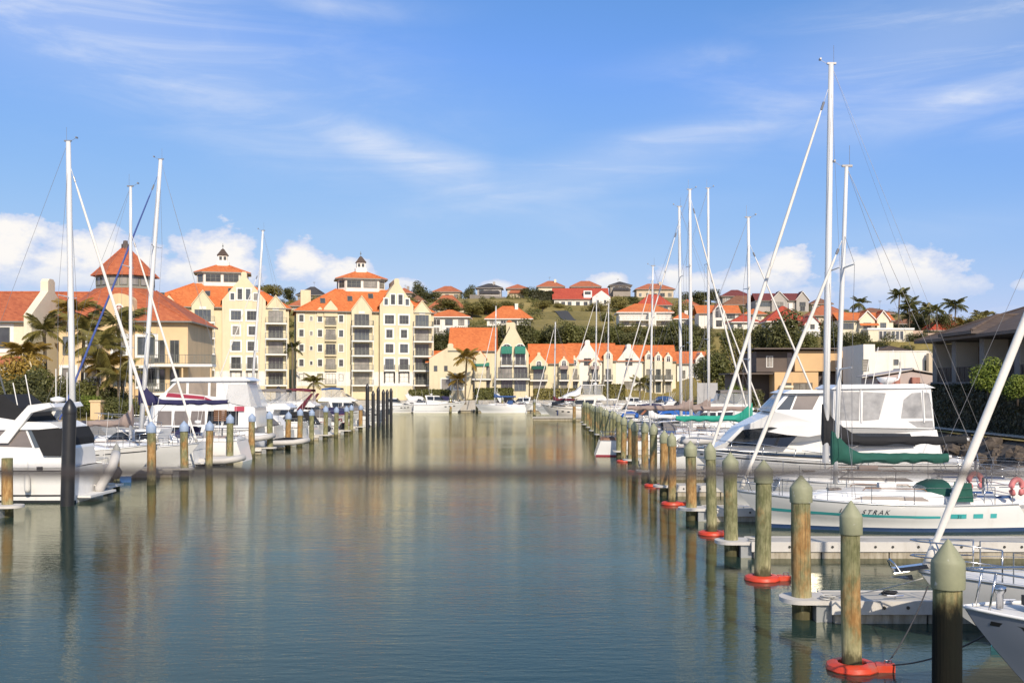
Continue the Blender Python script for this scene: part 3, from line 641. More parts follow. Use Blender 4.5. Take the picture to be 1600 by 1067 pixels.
MB().box(PX(640, 203), PX(860, 203), 203, 204.6, .28, .45).obj('deck', deck_m, t); MB().box(PX(641, 203), PX(859, 203), 203.2, 204.4, -.4, .275).obj('float', float_m, t)
for i, (px, py, d) in enumerate([(704, 617, 199), (785, 620, 199), (745, 616, 201), (897, 628, 150), (911, 630, 148), (835, 623, 176)]):
    pile(PX(px, d), d, PZ(py, d), .22, ['pale pile in front of the far white launch', 'pale pile beside the far blue hooded yacht', 'pale pile between the far launch and far yacht', 'pale pile on the near side of the moored white cruiser bow', 'pale pile right of the moored white cruiser bow', 'lone pale pile in the water left of the moored white cruiser'][i], None, timber_m, cap_grey, 90 + i)

speckle(deck_m, (.22, .20, .17), .5, .75, 1.5, (1, 1, 1), .55); speckle(beam_m, (.30, .25, .19), .5, .78, 1.6, (1, 1, .4), .55)
# ================================================================== BOATS   (local +x = bow, 0 = stern, z = 0 waterline)
def interp(tab, s):
    for (a, va), (b, vb) in zip(tab, tab[1:]):
        if s <= b:
            t = (s - a) / (b - a); return va + (vb - va) * t
    return tab[-1][1]
YACHT_B = [(0, .70), (.1, .80), (.25, .94), (.42, 1), (.55, .97), (.68, .86), (.8, .64), (.9, .37), (.96, .17), (1, .012)]
MOTOR_B = [(0, .92), (.15, .97), (.35, 1), (.55, .99), (.68, .92), (.8, .74), (.9, .47), (.96, .22), (1, .012)]
class Hull:
    def __init__(s, L, B, fs, fb, kind='yacht', rake=None, scoop=.4, flare=None):
        s.L, s.B, s.fs, s.fb = L, B, fs, fb; s.tab = YACHT_B if kind == 'yacht' else MOTOR_B
        s.rake = rake if rake is not None else (.13 * L if kind == 'yacht' else .16 * L); s.scoop = scoop; s.kind = kind
        s.boot_h = .10; s.fl = flare or ((.16, .5) if kind == 'yacht' else (.10, .62))
    def sheer(s, t): return s.fs + (s.fb - s.fs) * (t ** 1.9) - .06 * math.sin(math.pi * t)
    def pt(s, t, h, side):
        """point on the side: t along the boat, h 0 at boot line .. 1 at the sheer"""
        x0 = s.scoop * h if s.kind == 'yacht' else -.12 * h * 0 + .10 * h
        x1 = s.L - s.rake * max(0., 1 - max(h, -.2)) ** 1.15
        z = .09 + (s.sheer(t) - .09) * h
        fl = s.fl[0] + (s.fl[1] - s.fl[0]) * t ** 2.2
        hb = s.B / 2 * interp(s.tab, t) * (1 - fl * max(0., 1 - h) ** 1.35 if h >= 0 else (1 - fl) * (1 + h * 2.2))
        return (x0 + t * (x1 - x0), side * max(hb, .006), z)
    def at(s, x, z, side, off=.006):
        """point on the side above boat position x at height z"""
        t = .5
        for _ in range(12):
            h = (z - .09) / (s.sheer(t) - .09); p = s.pt(t, h, side); t = max(0, min(1, t + (x - p[0]) / s.L))
        h = (z - .09) / (s.sheer(t) - .09); p = s.pt(t, h, side)
        return (x, p[1] + side * off, z)
    def hw(s, x): # half width at deck
        t = max(0, min(1, (x - s.scoop) / (s.L - s.scoop))); return s.B / 2 * interp(s.tab, t)
    def deckz(s, x): return s.sheer(max(0, min(1, x / s.L)))
    def build(s, root, top, boot, bottom, deck, rail=None):
        T = [0, .06, .14, .24, .34, .44, .54, .63, .71, .78, .84, .89, .93, .96, .985, 1]
        Hs = [-.28, 0, .12, .34, .5, .7, .86, 1.0]
        g = MB(); rings = []
        for t in T:
            r = []
            for h in Hs:
                if h < 0: p = s.pt(t, h, 1); r.append((p[0], p[1], -.45 * (1 - t ** 3)))
                else:
                    p = s.pt(t, h, 1)
                    if h == 0: p = (p[0], p[1], -.02)
                    if h == .12: q = s.pt(t, 0, 1); p = (q[0], q[1] * (1 + .06 * s.boot_h), s.boot_h)
                    r.append(p)
            rings.append(r)
        for side in (1, -1):
            rg = [[(x, y * side, z) for x, y, z in r] for r in rings]
            if side == -1: rg = [list(reversed(r)) for r in rg]
            mi = [2, 1] + [0] * (len(Hs) - 3)
            if side == -1: mi = list(reversed(mi))
            g.loft([list(reversed(r)) for r in rg], mi=list(reversed(mi)))
        tr = rings[0]; g.poly([(x, y, z) for x, y, z in tr[1:]] + [(x, -y, z) for x, y, z in reversed(tr[1:])])
        g.obj('hull', [top, boot, bottom], root, 40)
        g = MB(); rows = []
        for t in T:
            x, y, z = s.pt(t, 1, 1); z -= .012; rows.append([(x, y, z), (x, y * .5, z + .05 * (1 - t * .6)), (x, 0, z + .065 * (1 - t * .6)), (x, -y * .5, z + .05 * (1 - t * .6)), (x, -y, z)])
        g.loft([list(reversed(r)) for r in rows]); g.obj('deck', deck, root, 60)
        g = MB()
        for side in (1, -1): g.tube([Vector(s.pt(t, 1, side)) + Vector((0, 0, .012)) for t in T], .028, 6)
        g.obj('gunwale', rail or alloy_grey, root, True)
    def stripe(s, root, x0, x1, z0f, z1f, m, name='stripe', sides=(1, -1), n=14):
        """band along the topsides; z given as fraction of the sheer height"""
        for side in sides:
            g = MB(); rows = []
            for i in range(n + 1):
                x = x0 + (x1 - x0) * i / n; sh = s.deckz(x); rows.append([s.at(x, z0f * sh, side, .007), s.at(x, z1f * sh, side, .007)])
            g.loft(rows if side == -1 else [r[::-1] for r in rows]); g.obj(name, m, root)
def bulge(s): return s
def cabin(root, hull, xs, ws, hs, m, name='coachroof', win=None, wm=tint):
    """low cabin top: stations xs with half widths ws and heights hs"""
    rings = []
    for x, w_, h in zip(xs, ws, hs):
        z = hull.deckz(x) - .01
        rings.append([(x, -w_, z), (x, -w_ * .93, z + h * .7), (x, -w_ * .82, z + h * .95), (x, 0, z + h * 1.08), (x, w_ * .82, z + h * .95), (x, w_ * .93, z + h * .7), (x, w_, z)])
    MB().loft([r[::-1] for r in rings], caps=True).obj(name, m, root, 35)
    if win:
        a, b, l0, l1 = win
        for side in (0, 1):
            rows = []
            for i in range(13):
                t = i / 12; x = a + (b - a) * t
                k = max(j for j in range(len(xs) - 1) if xs[j] <= x); f = (x - xs[k]) / (xs[k + 1] - xs[k])
                r = [Vector(rings[k][j]).lerp(Vector(rings[k + 1][j]), f) for j in range(7)]
                lo, hi = (r[0], r[1]) if side == 0 else (r[6], r[5])
                ll = l0; lh = l0 + (l1 - l0) * min(1, (1 - t) * 6 + .02, 1) * min(1, t * 9 + .25)
                o = Vector((0, -.012 if side == 0 else .012, 0)); rows.append([lo.lerp(hi, ll) + o, lo.lerp(hi, lh) + o])
            MB().loft(rows if side == 0 else [q[::-1] for q in rows]).obj('cabin_window', wm, root)
def rig(root, hull, mx, top, base, rake, mr, boom, cover, furler, fh=None, spreaders=2, cover_h=.95, mast_m=alloy, wire=.008, boom_z=None, furl_r=.05, bow_x=None, topgear=True):
    L, B = hull.L, hull.B
    mt = MB(); pts = [(mx - rake * t, 0, base + (top - base) * t) for t in (0, .3, .6, .85, 1)]
    mt.tube(pts, [mr, mr, mr * .97, mr * .9, mr * .75], 12); mo = mt.obj('mast', mast_m, root, True)
    hx = lambda z: mx - rake * (z - base) / (top - base)
    if topgear:
        g = MB().box(mx - rake - .20, mx - rake + .16, -.05, .05, top, top + .07).tube([(mx - rake - .1, .03, top), (mx - rake - .1, .03, top + .75)], .008, 5).tube([(mx - rake + .1, -.02, top), (mx - rake + .42, -.02, top + .18)], .008, 5)
        g.box(mx - rake + .40, mx - rake + .47, -.10, .10, top + .17, top + .24); g.obj('masthead_fitting', wire_m, mo)
    fh = fh or top - .15; bx = bow_x or L - .12; bz = hull.deckz(L) + .10
    for k in range(spreaders):
        z = base + (top - base) * ((.48,) if spreaders == 1 else (.36, .68) if spreaders == 2 else (.27, .5, .74))[k]
        for s in (-1, 1): MB().tube([(hx(z), 0, z), (hx(z) - .16, s * B * (.30 - .04 * k), z + .05)], [.035, .022], 6).obj('spreader', mast_m, mo)
    for s in (-1, 1):
        zs = base + (top - base) * ((.48,) if spreaders == 1 else (.36, .68) if spreaders == 2 else (.27, .5, .74))[0]
        zl = base + (top - base) * ((.48,) if spreaders == 1 else (.36, .68) if spreaders == 2 else (.27, .5, .74))[-1]
        yl = s * B * (.30 - .04 * (spreaders - 1)); y0 = s * B * .30; dk = (mx - .2, s * hull.hw(mx) * .92, hull.deckz(mx))
        g = MB().tube([dk, (hx(zs) - .16, y0, zs + .05), (hx(zl) - .16, yl, zl + .05), (hx(fh), s * .03, fh)], wire, 5, cap=False)
        g.tube([(mx - .35, s * hull.hw(mx) * .9, hull.deckz(mx)), (hx(zs), s * .04, zs)], wire, 5, cap=False); g.obj('shroud', wire_m, root)
    MB().tube([(hx(top), 0, top), (.25 + hull.scoop, 0, hull.deckz(.3))], wire, 5, cap=False).obj('backstay', wire_m, root)
    ft = Vector((hx(fh), 0, fh)); fb = Vector((bx, 0, bz)); dirv = ft - fb
    if furler:
        q = [fb + dirv * t for t in (.0, .03, .05, .2, .45, .7, .9, .93)]
        MB().tube(q, [.09, .09, furl_r * .8, furl_r * 1.05, furl_r, furl_r * .85, furl_r * .6, .012], 8).tube([q[-1], ft], wire * 1.5, 5).obj('furled_jib', furler, root, True)
        MB().tube([fb + dirv * .925, fb + dirv * .945], .05, 8).obj('furler_swivel', wire_m, root)
    else: MB().tube([fb, ft], wire, 5).obj('forestay', wire_m, root)
    if boom:
        bz_ = boom_z or base + 1.0; be = mx - boom
        bo = MB().tube([(mx - .08, 0, bz_), (be, 0, bz_ + .06)], [.075, .065], 10).obj('boom', mast_m, root, True)
        MB().tube([(mx - boom * .8, 0, bz_ + .06), (mx - boom * .8, 0, hull.deckz(.5) + .15)], wire * 1.5, 5).tube([(mx - boom * .3, 0, bz_), (mx - .1, 0, base + .15)], .018, 6).obj('mainsheet', wire_m, bo)
        MB().tube([(be + .05, 0, bz_ + .06), (hx(top), 0, top)], wire * .7, 5, cap=False).obj('topping_lift', wire_m, bo)
        if cover:
            rings = []; n = 34; rs = random.Random(int(boom * 100)); ph = rs.uniform(0, 6)
            for i in range(n + 1):
                t = i / n; x = mx + .13 - (boom - .12 + .13) * t; fold = .5 + .5 * math.sin(t * 26 + ph + 1.5 * math.sin(t * 9)); hh = .30 - .08 * t + (cover_h - .3) * max(0, 1 - t / .26) ** 1.5; ww = (.20 - .07 * t) * (.88 + .24 * fold) * (1 + rs.uniform(-.06, .06)); zb = bz_ - .10 + .06 * t
                hh *= .96 + .07 * fold + rs.uniform(-.03, .03); sg = .04 + .07 * (1 - fold) + rs.uniform(0, .02); tw = .03 * math.sin(t * 17 + ph)
                rings.append([(x, -.05 + tw, zb - sg), (x, -ww + tw, zb + hh * .16), (x, -ww * .78 + tw, zb + hh * .55), (x, -.05, zb + hh), (x, .05, zb + hh), (x, ww * .78 + tw, zb + hh * .55), (x, ww + tw, zb + hh * .16), (x, .05 + tw, zb - sg)])
            MB().loft(rings, closed=True, caps=True).obj('sail_cover', canvas[cover], root, 60)
def pulpit(root, hull, h=.62, back=1.3, r=.016):
    L = hull.L; xb = L + .18; zb = hull.deckz(L)
    def e(x, s, z=0): return (x, s * hull.hw(x) * .92, hull.deckz(x) + z)
    g = MB()
    for lv in (h, h * .52):
        pts = [e(L - back, 1, lv), e(L - back * .5, 1, lv)] + [(xb - .12, .16, zb + lv * .98), (xb, 0, zb + lv), (xb - .12, -.16, zb + lv * .98)] + [e(L - back * .5, -1, lv), e(L - back, -1, lv)]
        if lv == h or True: g.tube(pts, r, 6)
    for s in (1, -1): g.tube([e(L - back, s), e(L - back, s, h)], r, 6).tube([e(L - .45, s), e(L - .25, s, h * .97)], r, 6)
    g.obj('pulpit', steel, root, True)
def lifelines(root, hull, x0, x1, n, h=.6, r=.012):
    sm = MB().tube([(0, 0, 0), (0, 0, h)], r * 1.2, 6).mesh('stanchion', steel)
    for s in (1, -1):
        pts = []
        for i in range(n):
            x = x0 + (x1 - x0) * i / (n - 1); p = (x, s * hull.hw(x) * .94, hull.deckz(x)); pts.append(p); link('stanchion', sm, root, p)
        g = MB()
        for lv in (h, h * .5): g.tube([(x, y, z + lv) for x, y, z in pts], r * .55, 5, cap=False)
        g.obj('lifeline', steel, root)
def pushpit(root, hull, h=.6):
    g = MB(); x0 = hull.scoop + .06
    for lv in (h, h * .52):
        g.tube([(x0 + 1.1, hull.hw(1.2) * .92, hull.deckz(1.1) + lv), (x0 + .1, hull.hw(.2) * .9, hull.deckz(.1) + lv), (x0, hull.hw(.1) * .6, hull.deckz(0) + lv), (x0, -hull.hw(.1) * .6, hull.deckz(0) + lv), (x0 + .1, -hull.hw(.2) * .9, hull.deckz(.1) + lv), (x0 + 1.1, -hull.hw(1.2) * .92, hull.deckz(1.1) + lv)], .016, 6)
    for s in (1, -1):
        for xx in (.1, 1.1): g.tube([(x0 + xx, s * hull.hw(xx) * .9, hull.deckz(xx)), (x0 + xx, s * hull.hw(xx) * .9, hull.deckz(xx) + h)], .016, 6)
    g.obj('pushpit', steel, root, True)
def dodger(root, hull, x, wid, m, length=1.25, h=.75, zb=None):
    zb = zb if zb is not None else hull.deckz(x) + .34; rings = []
    for t, k, hh in ((0, 1, .98), (.45, .98, 1.0), (.75, .94, .78), (1, .88, .10)):
        xx = x + length * t; r = []
        for j in range(9):
            an = math.pi * j / 8; r.append((xx, -wid / 2 * k * math.cos(an), zb - .12 + h * hh * (math.sin(an) ** .55 if math.sin(an) > 1e-6 else 0)))
        rings.append(r)
    MB().loft([r[::-1] for r in rings]).obj('sprayhood', m, root, 50)
    w = []
    for f in (.30, .80):
        r = [Vector(rings[2][j]).lerp(Vector(rings[3][j]), f) + Vector((.02, 0, .012)) for j in range(2, 7)]; w.append(r)
    MB().loft(w).obj('sprayhood_window', clear, root)
def yacht(name, label, X, Y, rz, L, B, fs, fb, mast, cover, furler, boot=gel_white, bottom=navy, top=gel_white, deck=deck_white, hood=None, boom=None, base=None, rake=.25, mr=.085, mxf=.62, fh=None, spreaders=2,
          scoop=.35, detail=True, wire=.009, mast_m=alloy, cover_h=.95, boom_z=None, win_m=tint_grey, furl_r=.05, z=0., group=None, rakeb=None, boot_h=.10):
    """X = world x of the bow tip"""
    c = math.cos(rz); root = thing(name, label, 'yacht', (X - L * c, Y, z), rz, group); hl = Hull(L, B, fs, fb, 'yacht', scoop=scoop, rake=rakeb); hl.boot_h = boot_h; hl.build(root, top, boot, bottom, deck)
    mx = mxf * L; bw = B / 2
    cabin(root, hl, [.30 * L, .31 * L, .45 * L, .60 * L, .70 * L, .775 * L], [bw * .60, bw * .62, bw * .66, bw * .58, bw * .44, bw * .26], [.40, .43, .42, .36, .24, .02], top, win=(.36 * L, .62 * L, .38, .82), wm=win_m)
    cabin(root, hl, [.03 * L, .05 * L, .2 * L, .30 * L], [bw * .62, bw * .64, bw * .72, bw * .7], [.16, .22, .26, .30], deck, 'cockpit_coaming')
    base_ = base if base is not None else hl.deckz(mx) + .3
    rig(root, hl, mx, mast, base_, rake, mr, boom if boom is not None else .40 * L, cover, furler, fh, spreaders, cover_h, mast_m, wire, boom_z, furl_r)
    pulpit(root, hl)
    if detail:
        lifelines(root, hl, .14 * L, .86 * L, 6); pushpit(root, hl)
        for xx in (.52, .66): MB().box(xx * L - .22, xx * L + .22, -.2, .2, hl.deckz(xx * L) + (.40 if xx < .6 else .30), hl.deckz(xx * L) + (.45 if xx < .6 else .36)).obj('hatch', tint_grey, root)
        g = MB().tube([(.13 * L, 0, hl.deckz(1)), (.13 * L, 0, hl.deckz(1) + .85)], .05, 8)
        g.tube([(.13 * L + .06, .42 * math.cos(2 * math.pi * i / 14), hl.deckz(1) + .85 + .42 * math.sin(2 * math.pi * i / 14)) for i in range(15)], .016, 6); g.obj('steering_wheel', steel, root)
        wm2 = MB().lathe([(.02, 0), (.075, 0), (.06, .05), (.06, .11), (.075, .13), (.02, .15)], 10).mesh('winch', steel, True)
        for xx, yy in ((.20, .62), (.20, -.62), (.28, .60), (.28, -.60)): link('winch', wm2, root, (xx * L, yy * bw, hl.deckz(xx * L) + .27))
        for sd in (-1, 1): MB().tube([(.36 * L, sd * bw * .50, hl.deckz(.36 * L) + .42), (.37 * L, sd * bw * .50, hl.deckz(.37 * L) + .50), (.57 * L, sd * bw * .46, hl.deckz(.57 * L) + .46), (.58 * L, sd * bw * .46, hl.deckz(.58 * L) + .38)], .016, 6).obj('grab_rail', teak, root)
        q_ = random.Random(int(Y * 10)); ck = q_.choice(('navy', 'grey', 'taupe', 'blue', 'maroon'))
        for sd in (-1, 1): MB().box(.07 * L, .27 * L, sd * bw * .45 - .14, sd * bw * .45 + .14, hl.deckz(1) + .02, hl.deckz(1) + .28).obj('cockpit_cushion', canvas[ck], root)
        MB().box(.44 * L, .50 * L, -.25, .05, hl.deckz(.47 * L) + .44, hl.deckz(.47 * L) + .62).obj('halyard_bag', canvas[q_.choice(('white', 'grey', 'blue', 'taupe'))], root)
    if hood: dodger(root, hl, .27 * L, bw * 1.25, canvas[hood])
    return root, hl
# ------------------------------------------------------------------ motor boats
def house(root, prof, hw0, hw1, z0, z1, m, name, taper=None):
    """superstructure: side outline (x,z) with half width hw0 at z0, hw1 at z1, narrowing towards the bow by taper=(x_start, x_end, factor)"""
    def w(x, z):
        b = hw0 + (hw1 - hw0) * (z - z0) / (z1 - z0)
        if taper and x > taper[0]: b *= 1 - (1 - taper[2]) * min(1, (x - taper[0]) / (taper[1] - taper[0]))
        return b
    n = len(prof); vs = [(x, -w(x, z), z) for x, z in prof] + [(x, w(x, z), z) for x, z in prof]
    fs = [(i, i + n, (i + 1) % n + n, (i + 1) % n) for i in range(n)]; g = MB().add(vs, fs)
    g.add(vs, [tuple(range(n)), tuple(range(2 * n - 1, n - 1, -1))])
    o = g.obj(name, m, root)
    bv = o.modifiers.new('edge', 'BEVEL'); bv.width = .05; bv.segments = 2; bv.limit_method = 'ANGLE'; bv.angle_limit = R(25)
    return w
def side_panes(root, w, polys, m, name='side_window', off=.014):
    for pl in polys:
        for s in (-1, 1):
            n = len(pl); o = [(x, s * (w(x, z) + off), z) for x, z in pl]; i = [(x, s * (w(x, z) - .02), z) for x, z in pl]
            f = [tuple(range(n)) if s < 0 else tuple(range(n - 1, -1, -1))] + [((k, (k + 1) % n, (k + 1) % n + n, k + n) if s > 0 else (k + n, (k + 1) % n + n, (k + 1) % n, k)) for k in range(n)]
            MB().add(o + i, f).obj(name, m, root)
def front_panes(root, w, p0, p1, m, n=3, f=.92, name='windscreen_pane', off=.016, frame=None):
    """glass across the front between low point p0 and high point p1 (x,z)"""
    dx, dz = p1[0] - p0[0], p1[1] - p0[1]; l = math.hypot(dx, dz); nx, nz = dz / l * off, -dx / l * off
    if nx < 0 and dz > 0 and False: nx, nz = -nx, -nz
    for k in range(n):
        a, b = -f + 2 * f * k / n + .03, -f + 2 * f * (k + 1) / n - .03
        q = []
        for (x, z), (u, v) in ((p0, (a, b)), (p1, (b, a))):
            for t in (u, v): q.append((x + nx, w(x, z) * t, z + nz))
        MB().poly(q).obj(name, m, root)
def bow_rail(root, hull, x0, h=.55, r=.018, n=5):
    L = hull.L; g = MB(); P_ = []
    xs = [x0 + (L - .25 - x0) * i / (n - 1) for i in range(n)]
    for s in (1, -1):
        top = [(x - .1, s * hull.hw(x) * .9, hull.deckz(x) + h * (.55 + .45 * min(1, i / 2))) for i, x in enumerate(xs)]; P_.append(top)
        for x, t in zip(xs, top): g.tube([(x, s * hull.hw(x) * .92, hull.deckz(x)), t], r, 6)
    g.tube(P_[0] + [(L + .1, 0, hull.deckz(L) + h)] + P_[1][::-1], r, 6); g.obj('bow_rail', steel, root, True)
def fenders(label, pts, m=None):
    for i, (x, y, z) in enumerate(pts): pass
def cruiser(name, label, X, Y, rz, L, B, fs, fb, style='fly', boot=gel_white, bottom=black_foul, top=gel_white, cloth='black', stripe=None, glass=tint, arch=True, hard=True, group=None, rail=True, zs=1.0, clears=False, port=True, cat='motor cruiser', cockpit=None):
    c = math.cos(rz); root = thing(name, label, cat, (X - L * c, Y, 0), rz, group); hl = Hull(L, B, fs, fb, 'motor'); hl.build(root, top, boot, bottom, deck_white, rail=gel_white if not stripe else stripe)
    bw = B / 2; D = lambda f: hl.deckz(f * L)
    if stripe: hl.stripe(root, .03 * L, .93 * L, .62, .80, stripe, n=18)
    if port:
        pm = MB().lathe([(.0, -.01), (.17, -.01), (.17, .012), (.0, .012)], 12, cap=False)
        for f in (.62, .70, .78):
            for s in (-1, 1):
                p = hl.at(f * L, D(f) * .66, s, .012); g = MB(); g.add([(p[0] + .22 * math.cos(2 * math.pi * i / 12), p[1] + s * .004 + (hl.at(p[0] + .22 * math.cos(2 * math.pi * i / 12), D(f) * .66 + .09 * math.sin(2 * math.pi * i / 12), s, .012)[1] - p[1]), p[2] + .09 * math.sin(2 * math.pi * i / 12)) for i in range(12)], [tuple(range(12)) if s < 0 else tuple(range(11, -1, -1))]); g.obj('porthole', tint, root)
    if rail: bow_rail(root, hl, .55 * L)
    hl.stripe(root, .02 * L, .97 * L, .90, .935, rubber, 'rub_strake', n=18); hl.stripe(root, .02 * L, .90 * L, .16, .19, stripe or navy_paint, 'boot_line', n=14)
    cm = MB().tube([(-.10, 0, .05), (.10, 0, .05)], .014, 6).tube([(-.04, 0, 0), (-.04, 0, .05)], .012, 5).tube([(.04, 0, 0), (.04, 0, .05)], .012, 5).mesh('cleat', steel)
    for f in (.06, .5, .9):
        for sd in (-1, 1): link('cleat', cm, root, (f * L, sd * hl.hw(f * L) * .95, hl.deckz(f * L)))
    qz = random.Random(int(Y * 13)); g = MB()
    for lv in (.35, .65): g.tube([(.20 * L, -bw * .86, D(.1) + lv), (.03 * L, -bw * .86, D(.1) + lv), (.01 * L, 0, D(.1) + lv), (.03 * L, bw * .86, D(.1) + lv), (.20 * L, bw * .86, D(.1) + lv)], .016, 5)
    for sd in (-1, 1):
        for f in (.03, .2): g.tube([(f * L, sd * bw * .86, D(.1)), (f * L, sd * bw * .86, D(.1) + .65)], .016, 5)
    g.obj('stern_rail', steel, root)
    for k in range(3): a_, y_ = qz.uniform(-.5, .1), qz.uniform(-.75, .75) * bw; MB().tube([((.05 + .06 * k) * L, y_, D(.1) + .3), ((.05 + .06 * k) * L + a_, y_, D(.1) + qz.uniform(1.7, 2.9))], [.016, .007], 5).obj('fishing_rod', wire_m if k % 2 else frame_white, root)
    # fore cabin
    if style in ('fly', 'sedan'):
        zf = D(.6); s_ = zs
        pr = [(.26 * L, D(.26) - .05), (.90 * L, D(.9) - .05), (.84 * L, D(.84) + .12 * s_), (.66 * L, D(.66) + .42 * s_), (.57 * L, zf + .50 * s_), (.49 * L, zf + 1.30 * s_), (.22 * L, zf + 1.36 * s_), (.26 * L, zf + .3)]
        w = house(root, pr, bw * .84, bw * .72, D(.5), zf + 1.36 * s_, top, 'saloon', (.56 * L, .90 * L, .30))
        side_panes(root, w, [[(.60 * L, zf + .42 * s_), (.575 * L, zf + .60 * s_), (.515 * L, zf + 1.12 * s_), (.41 * L, zf + 1.14 * s_), (.41 * L, zf + .52 * s_)][::-1] if False else [(.40 * L, zf + .55 * s_), (.575 * L, zf + .50 * s_), (.505 * L, zf + 1.14 * s_), (.40 * L, zf + 1.17 * s_)],
                             [(.27 * L, zf + .60 * s_), (.385 * L, zf + .56 * s_), (.385 * L, zf + 1.17 * s_), (.26 * L, zf + 1.19 * s_)]], glass)
        front_panes(root, w, (.567 * L, zf + .53 * s_), (.495 * L, zf + 1.26 * s_), glass)
        side_panes(root, w, [[(.66 * L, D(.66) + .12), (.80 * L, D(.8) + .02), (.78 * L, D(.78) + .12 * s_), (.68 * L, D(.68) + .28 * s_)]], glass, 'fore_window')
        zr = zf + 1.36 * s_
        if style == 'fly':
            fp = [(.10 * L, zr - .02), (.53 * L, zr - .02), (.545 * L, zr + .10), (.46 * L, zr + .55), (.43 * L, zr + .62), (.14 * L, zr + .55), (.09 * L, zr + .15)]
            wf = house(root, fp, bw * .80, bw * .74, zr, zr + .6, top, 'flybridge', (.40 * L, .55 * L, .72))
            MB().add([(.455 * L, -bw * .62, zr + .58), (.455 * L, bw * .62, zr + .58), (.40 * L, bw * .60, zr + .98), (.40 * L, -bw * .60, zr + .98)], [(0, 1, 2, 3)]).obj('flybridge_screen', glass, root)
            if hard:
                zt = zr + 1.95
                MB().loft([[(x, -bw * .70, z), (x, -bw * .66, z + .07), (x, 0, z + .12), (x, bw * .66, z + .07), (x, bw * .70, z), (x, 0, z - .02)] for x, z in ((.10 * L, zt - .06), (.13 * L, zt), (.40 * L, zt), (.45 * L, zt - .05))], closed=True, caps=True).obj('hardtop', top, root, 40)
                g = MB()
                for s in (-1, 1): g.tube([(.42 * L, s * bw * .68, zr + .5), (.41 * L, s * bw * .66, zt)], .03, 6).tube([(.15 * L, s * bw * .70, zr + .5), (.14 * L, s * bw * .66, zt)], .03, 6).tube([(.27 * L, s * bw * .71, zr + .5), (.24 * L, s * bw * .67, zt)], .02, 6)
                g.obj('hardtop_frame', top, root)
                if clears:
                    for s in (-1, 1):
                        for (a, b) in ((.155, .262), (.275, .405)): MB().poly([(a * L, s * bw * .70, zr + .52), (b * L, s * bw * .70, zr + .56), (b * L, s * bw * .665, zt - .02), (a * L, s * bw * .665, zt - .02)][::-s]).obj('clear_curtain', clear, root)
                    MB().poly([(.12 * L, -bw * .68, zr + .5), (.12 * L, bw * .68, zr + .5), (.13 * L, bw * .66, zt - .03), (.13 * L, -bw * .66, zt - .03)]).obj('clear_curtain', clear, root)
                    MB().poly([(.44 * L, -bw * .66, zr + .6), (.44 * L, bw * .66, zr + .6), (.425 * L, bw * .64, zt - .03), (.425 * L, -bw * .64, zt - .03)]).obj('clear_curtain', clear, root)
                g = MB().lathe([(.05, zt + .1), (.30, zt + .16), (.32, zt + .24), (.28, zt + .33), (.02, zt + .36)], 14, (.24 * L, 0)); g.obj('radar_dome', gel_white, root, True)
                g = MB()
                for dy in (-.5, .45): g.tube([(.13 * L, dy, zt), (.09 * L, dy, zt + 1.7)], .012, 5)
                g.obj('antenna', frame_white, root)
            else:
                MB().loft([[(x, -bw * .66, z - .25), (x, -bw * .62, z), (x, bw * .62, z), (x, bw * .66, z - .25)] for x, z in ((.13 * L, zr + 1.7), (.24 * L, zr + 1.82), (.36 * L, zr + 1.75))]).obj('bimini', canvas[cloth], root)
                g = MB()
                for s in (-1, 1): g.tube([(.36 * L, s * bw * .66, zr + 1.5), (.25 * L, s * bw * .72, zr + .5), (.13 * L, s * bw * .66, zr + 1.45)], .018, 6)
                g.obj('bimini_frame', steel, root)
                for s in (-1, 1): MB().poly([(.13 * L, s * bw * .70, zr + .52), (.25 * L, s * bw * .70, zr + .55), (.25 * L, s * bw * .665, zr + 1.50), (.135 * L, s * bw * .665, zr + 1.42)][::-s]).obj('curtain', clear, root); MB().poly([(.255 * L, s * bw * .70, zr + .55), (.39 * L, s * bw * .68, zr + .57), (.36 * L, s * bw * .665, zr + 1.46), (.255 * L, s * bw * .665, zr + 1.52)][::-s]).obj('curtain', clear, root)
                MB().poly([(.40 * L, -bw * .64, zr + .58), (.40 * L, bw * .64, zr + .58), (.362 * L, bw * .64, zr + 1.46), (.362 * L, -bw * .64, zr + 1.46)]).obj('curtain', clear, root)
        else:
            MB().lathe([(.03, zr), (.22, zr + .12), (.24, zr + .2), (.2, zr + .27), (.02, zr + .3)], 12, (.33 * L, 0)).obj('radar_dome', gel_white, root, True)
            g = MB().tube([(.30 * L, .3, zr), (.26 * L, .3, zr + 2.0)], .012, 5).tube([(.35 * L, -.4, zr), (.33 * L, -.4, zr + 1.6)], .012, 5); g.obj('antenna', frame_white, root)
        # cockpit side
        MB().box(.02 * L, .245 * L, -bw * .86, -bw * .80, D(.1) - .1, D(.1) + .35).box(.02 * L, .245 * L, bw * .80, bw * .86, D(.1) - .1, D(.1) + .35).box(.005 * L, .02 * L, -bw * .86, bw * .86, D(.1) - .1, D(.1) + .33).obj('cockpit_coaming', top, root)
        MB().box(-.55, .02, -bw * .8, bw * .8, .18, .26).obj('swim_platform', deck_white, root)
        if cockpit: MB().loft([[(x, -bw * .8, D(.1) + .3), (x - .05, -bw * .78, z), (x - .05, 0, z + .12), (x - .05, bw * .78, z), (x, bw * .8, D(.1) + .3)] for x, z in ((.02 * L, zr - .45), (.14 * L, zr - .12), (.255 * L, zr - .06))]).obj('cockpit_cover', canvas[cockpit], root, 50)
    else:  # express
        pr = [(.40 * L, D(.4) - .05), (.93 * L, D(.93) - .05), (.86 * L, D(.86) + .10), (.68 * L, D(.68) + .30), (.52 * L, D(.52) + .40), (.40 * L, D(.4) + .38)]
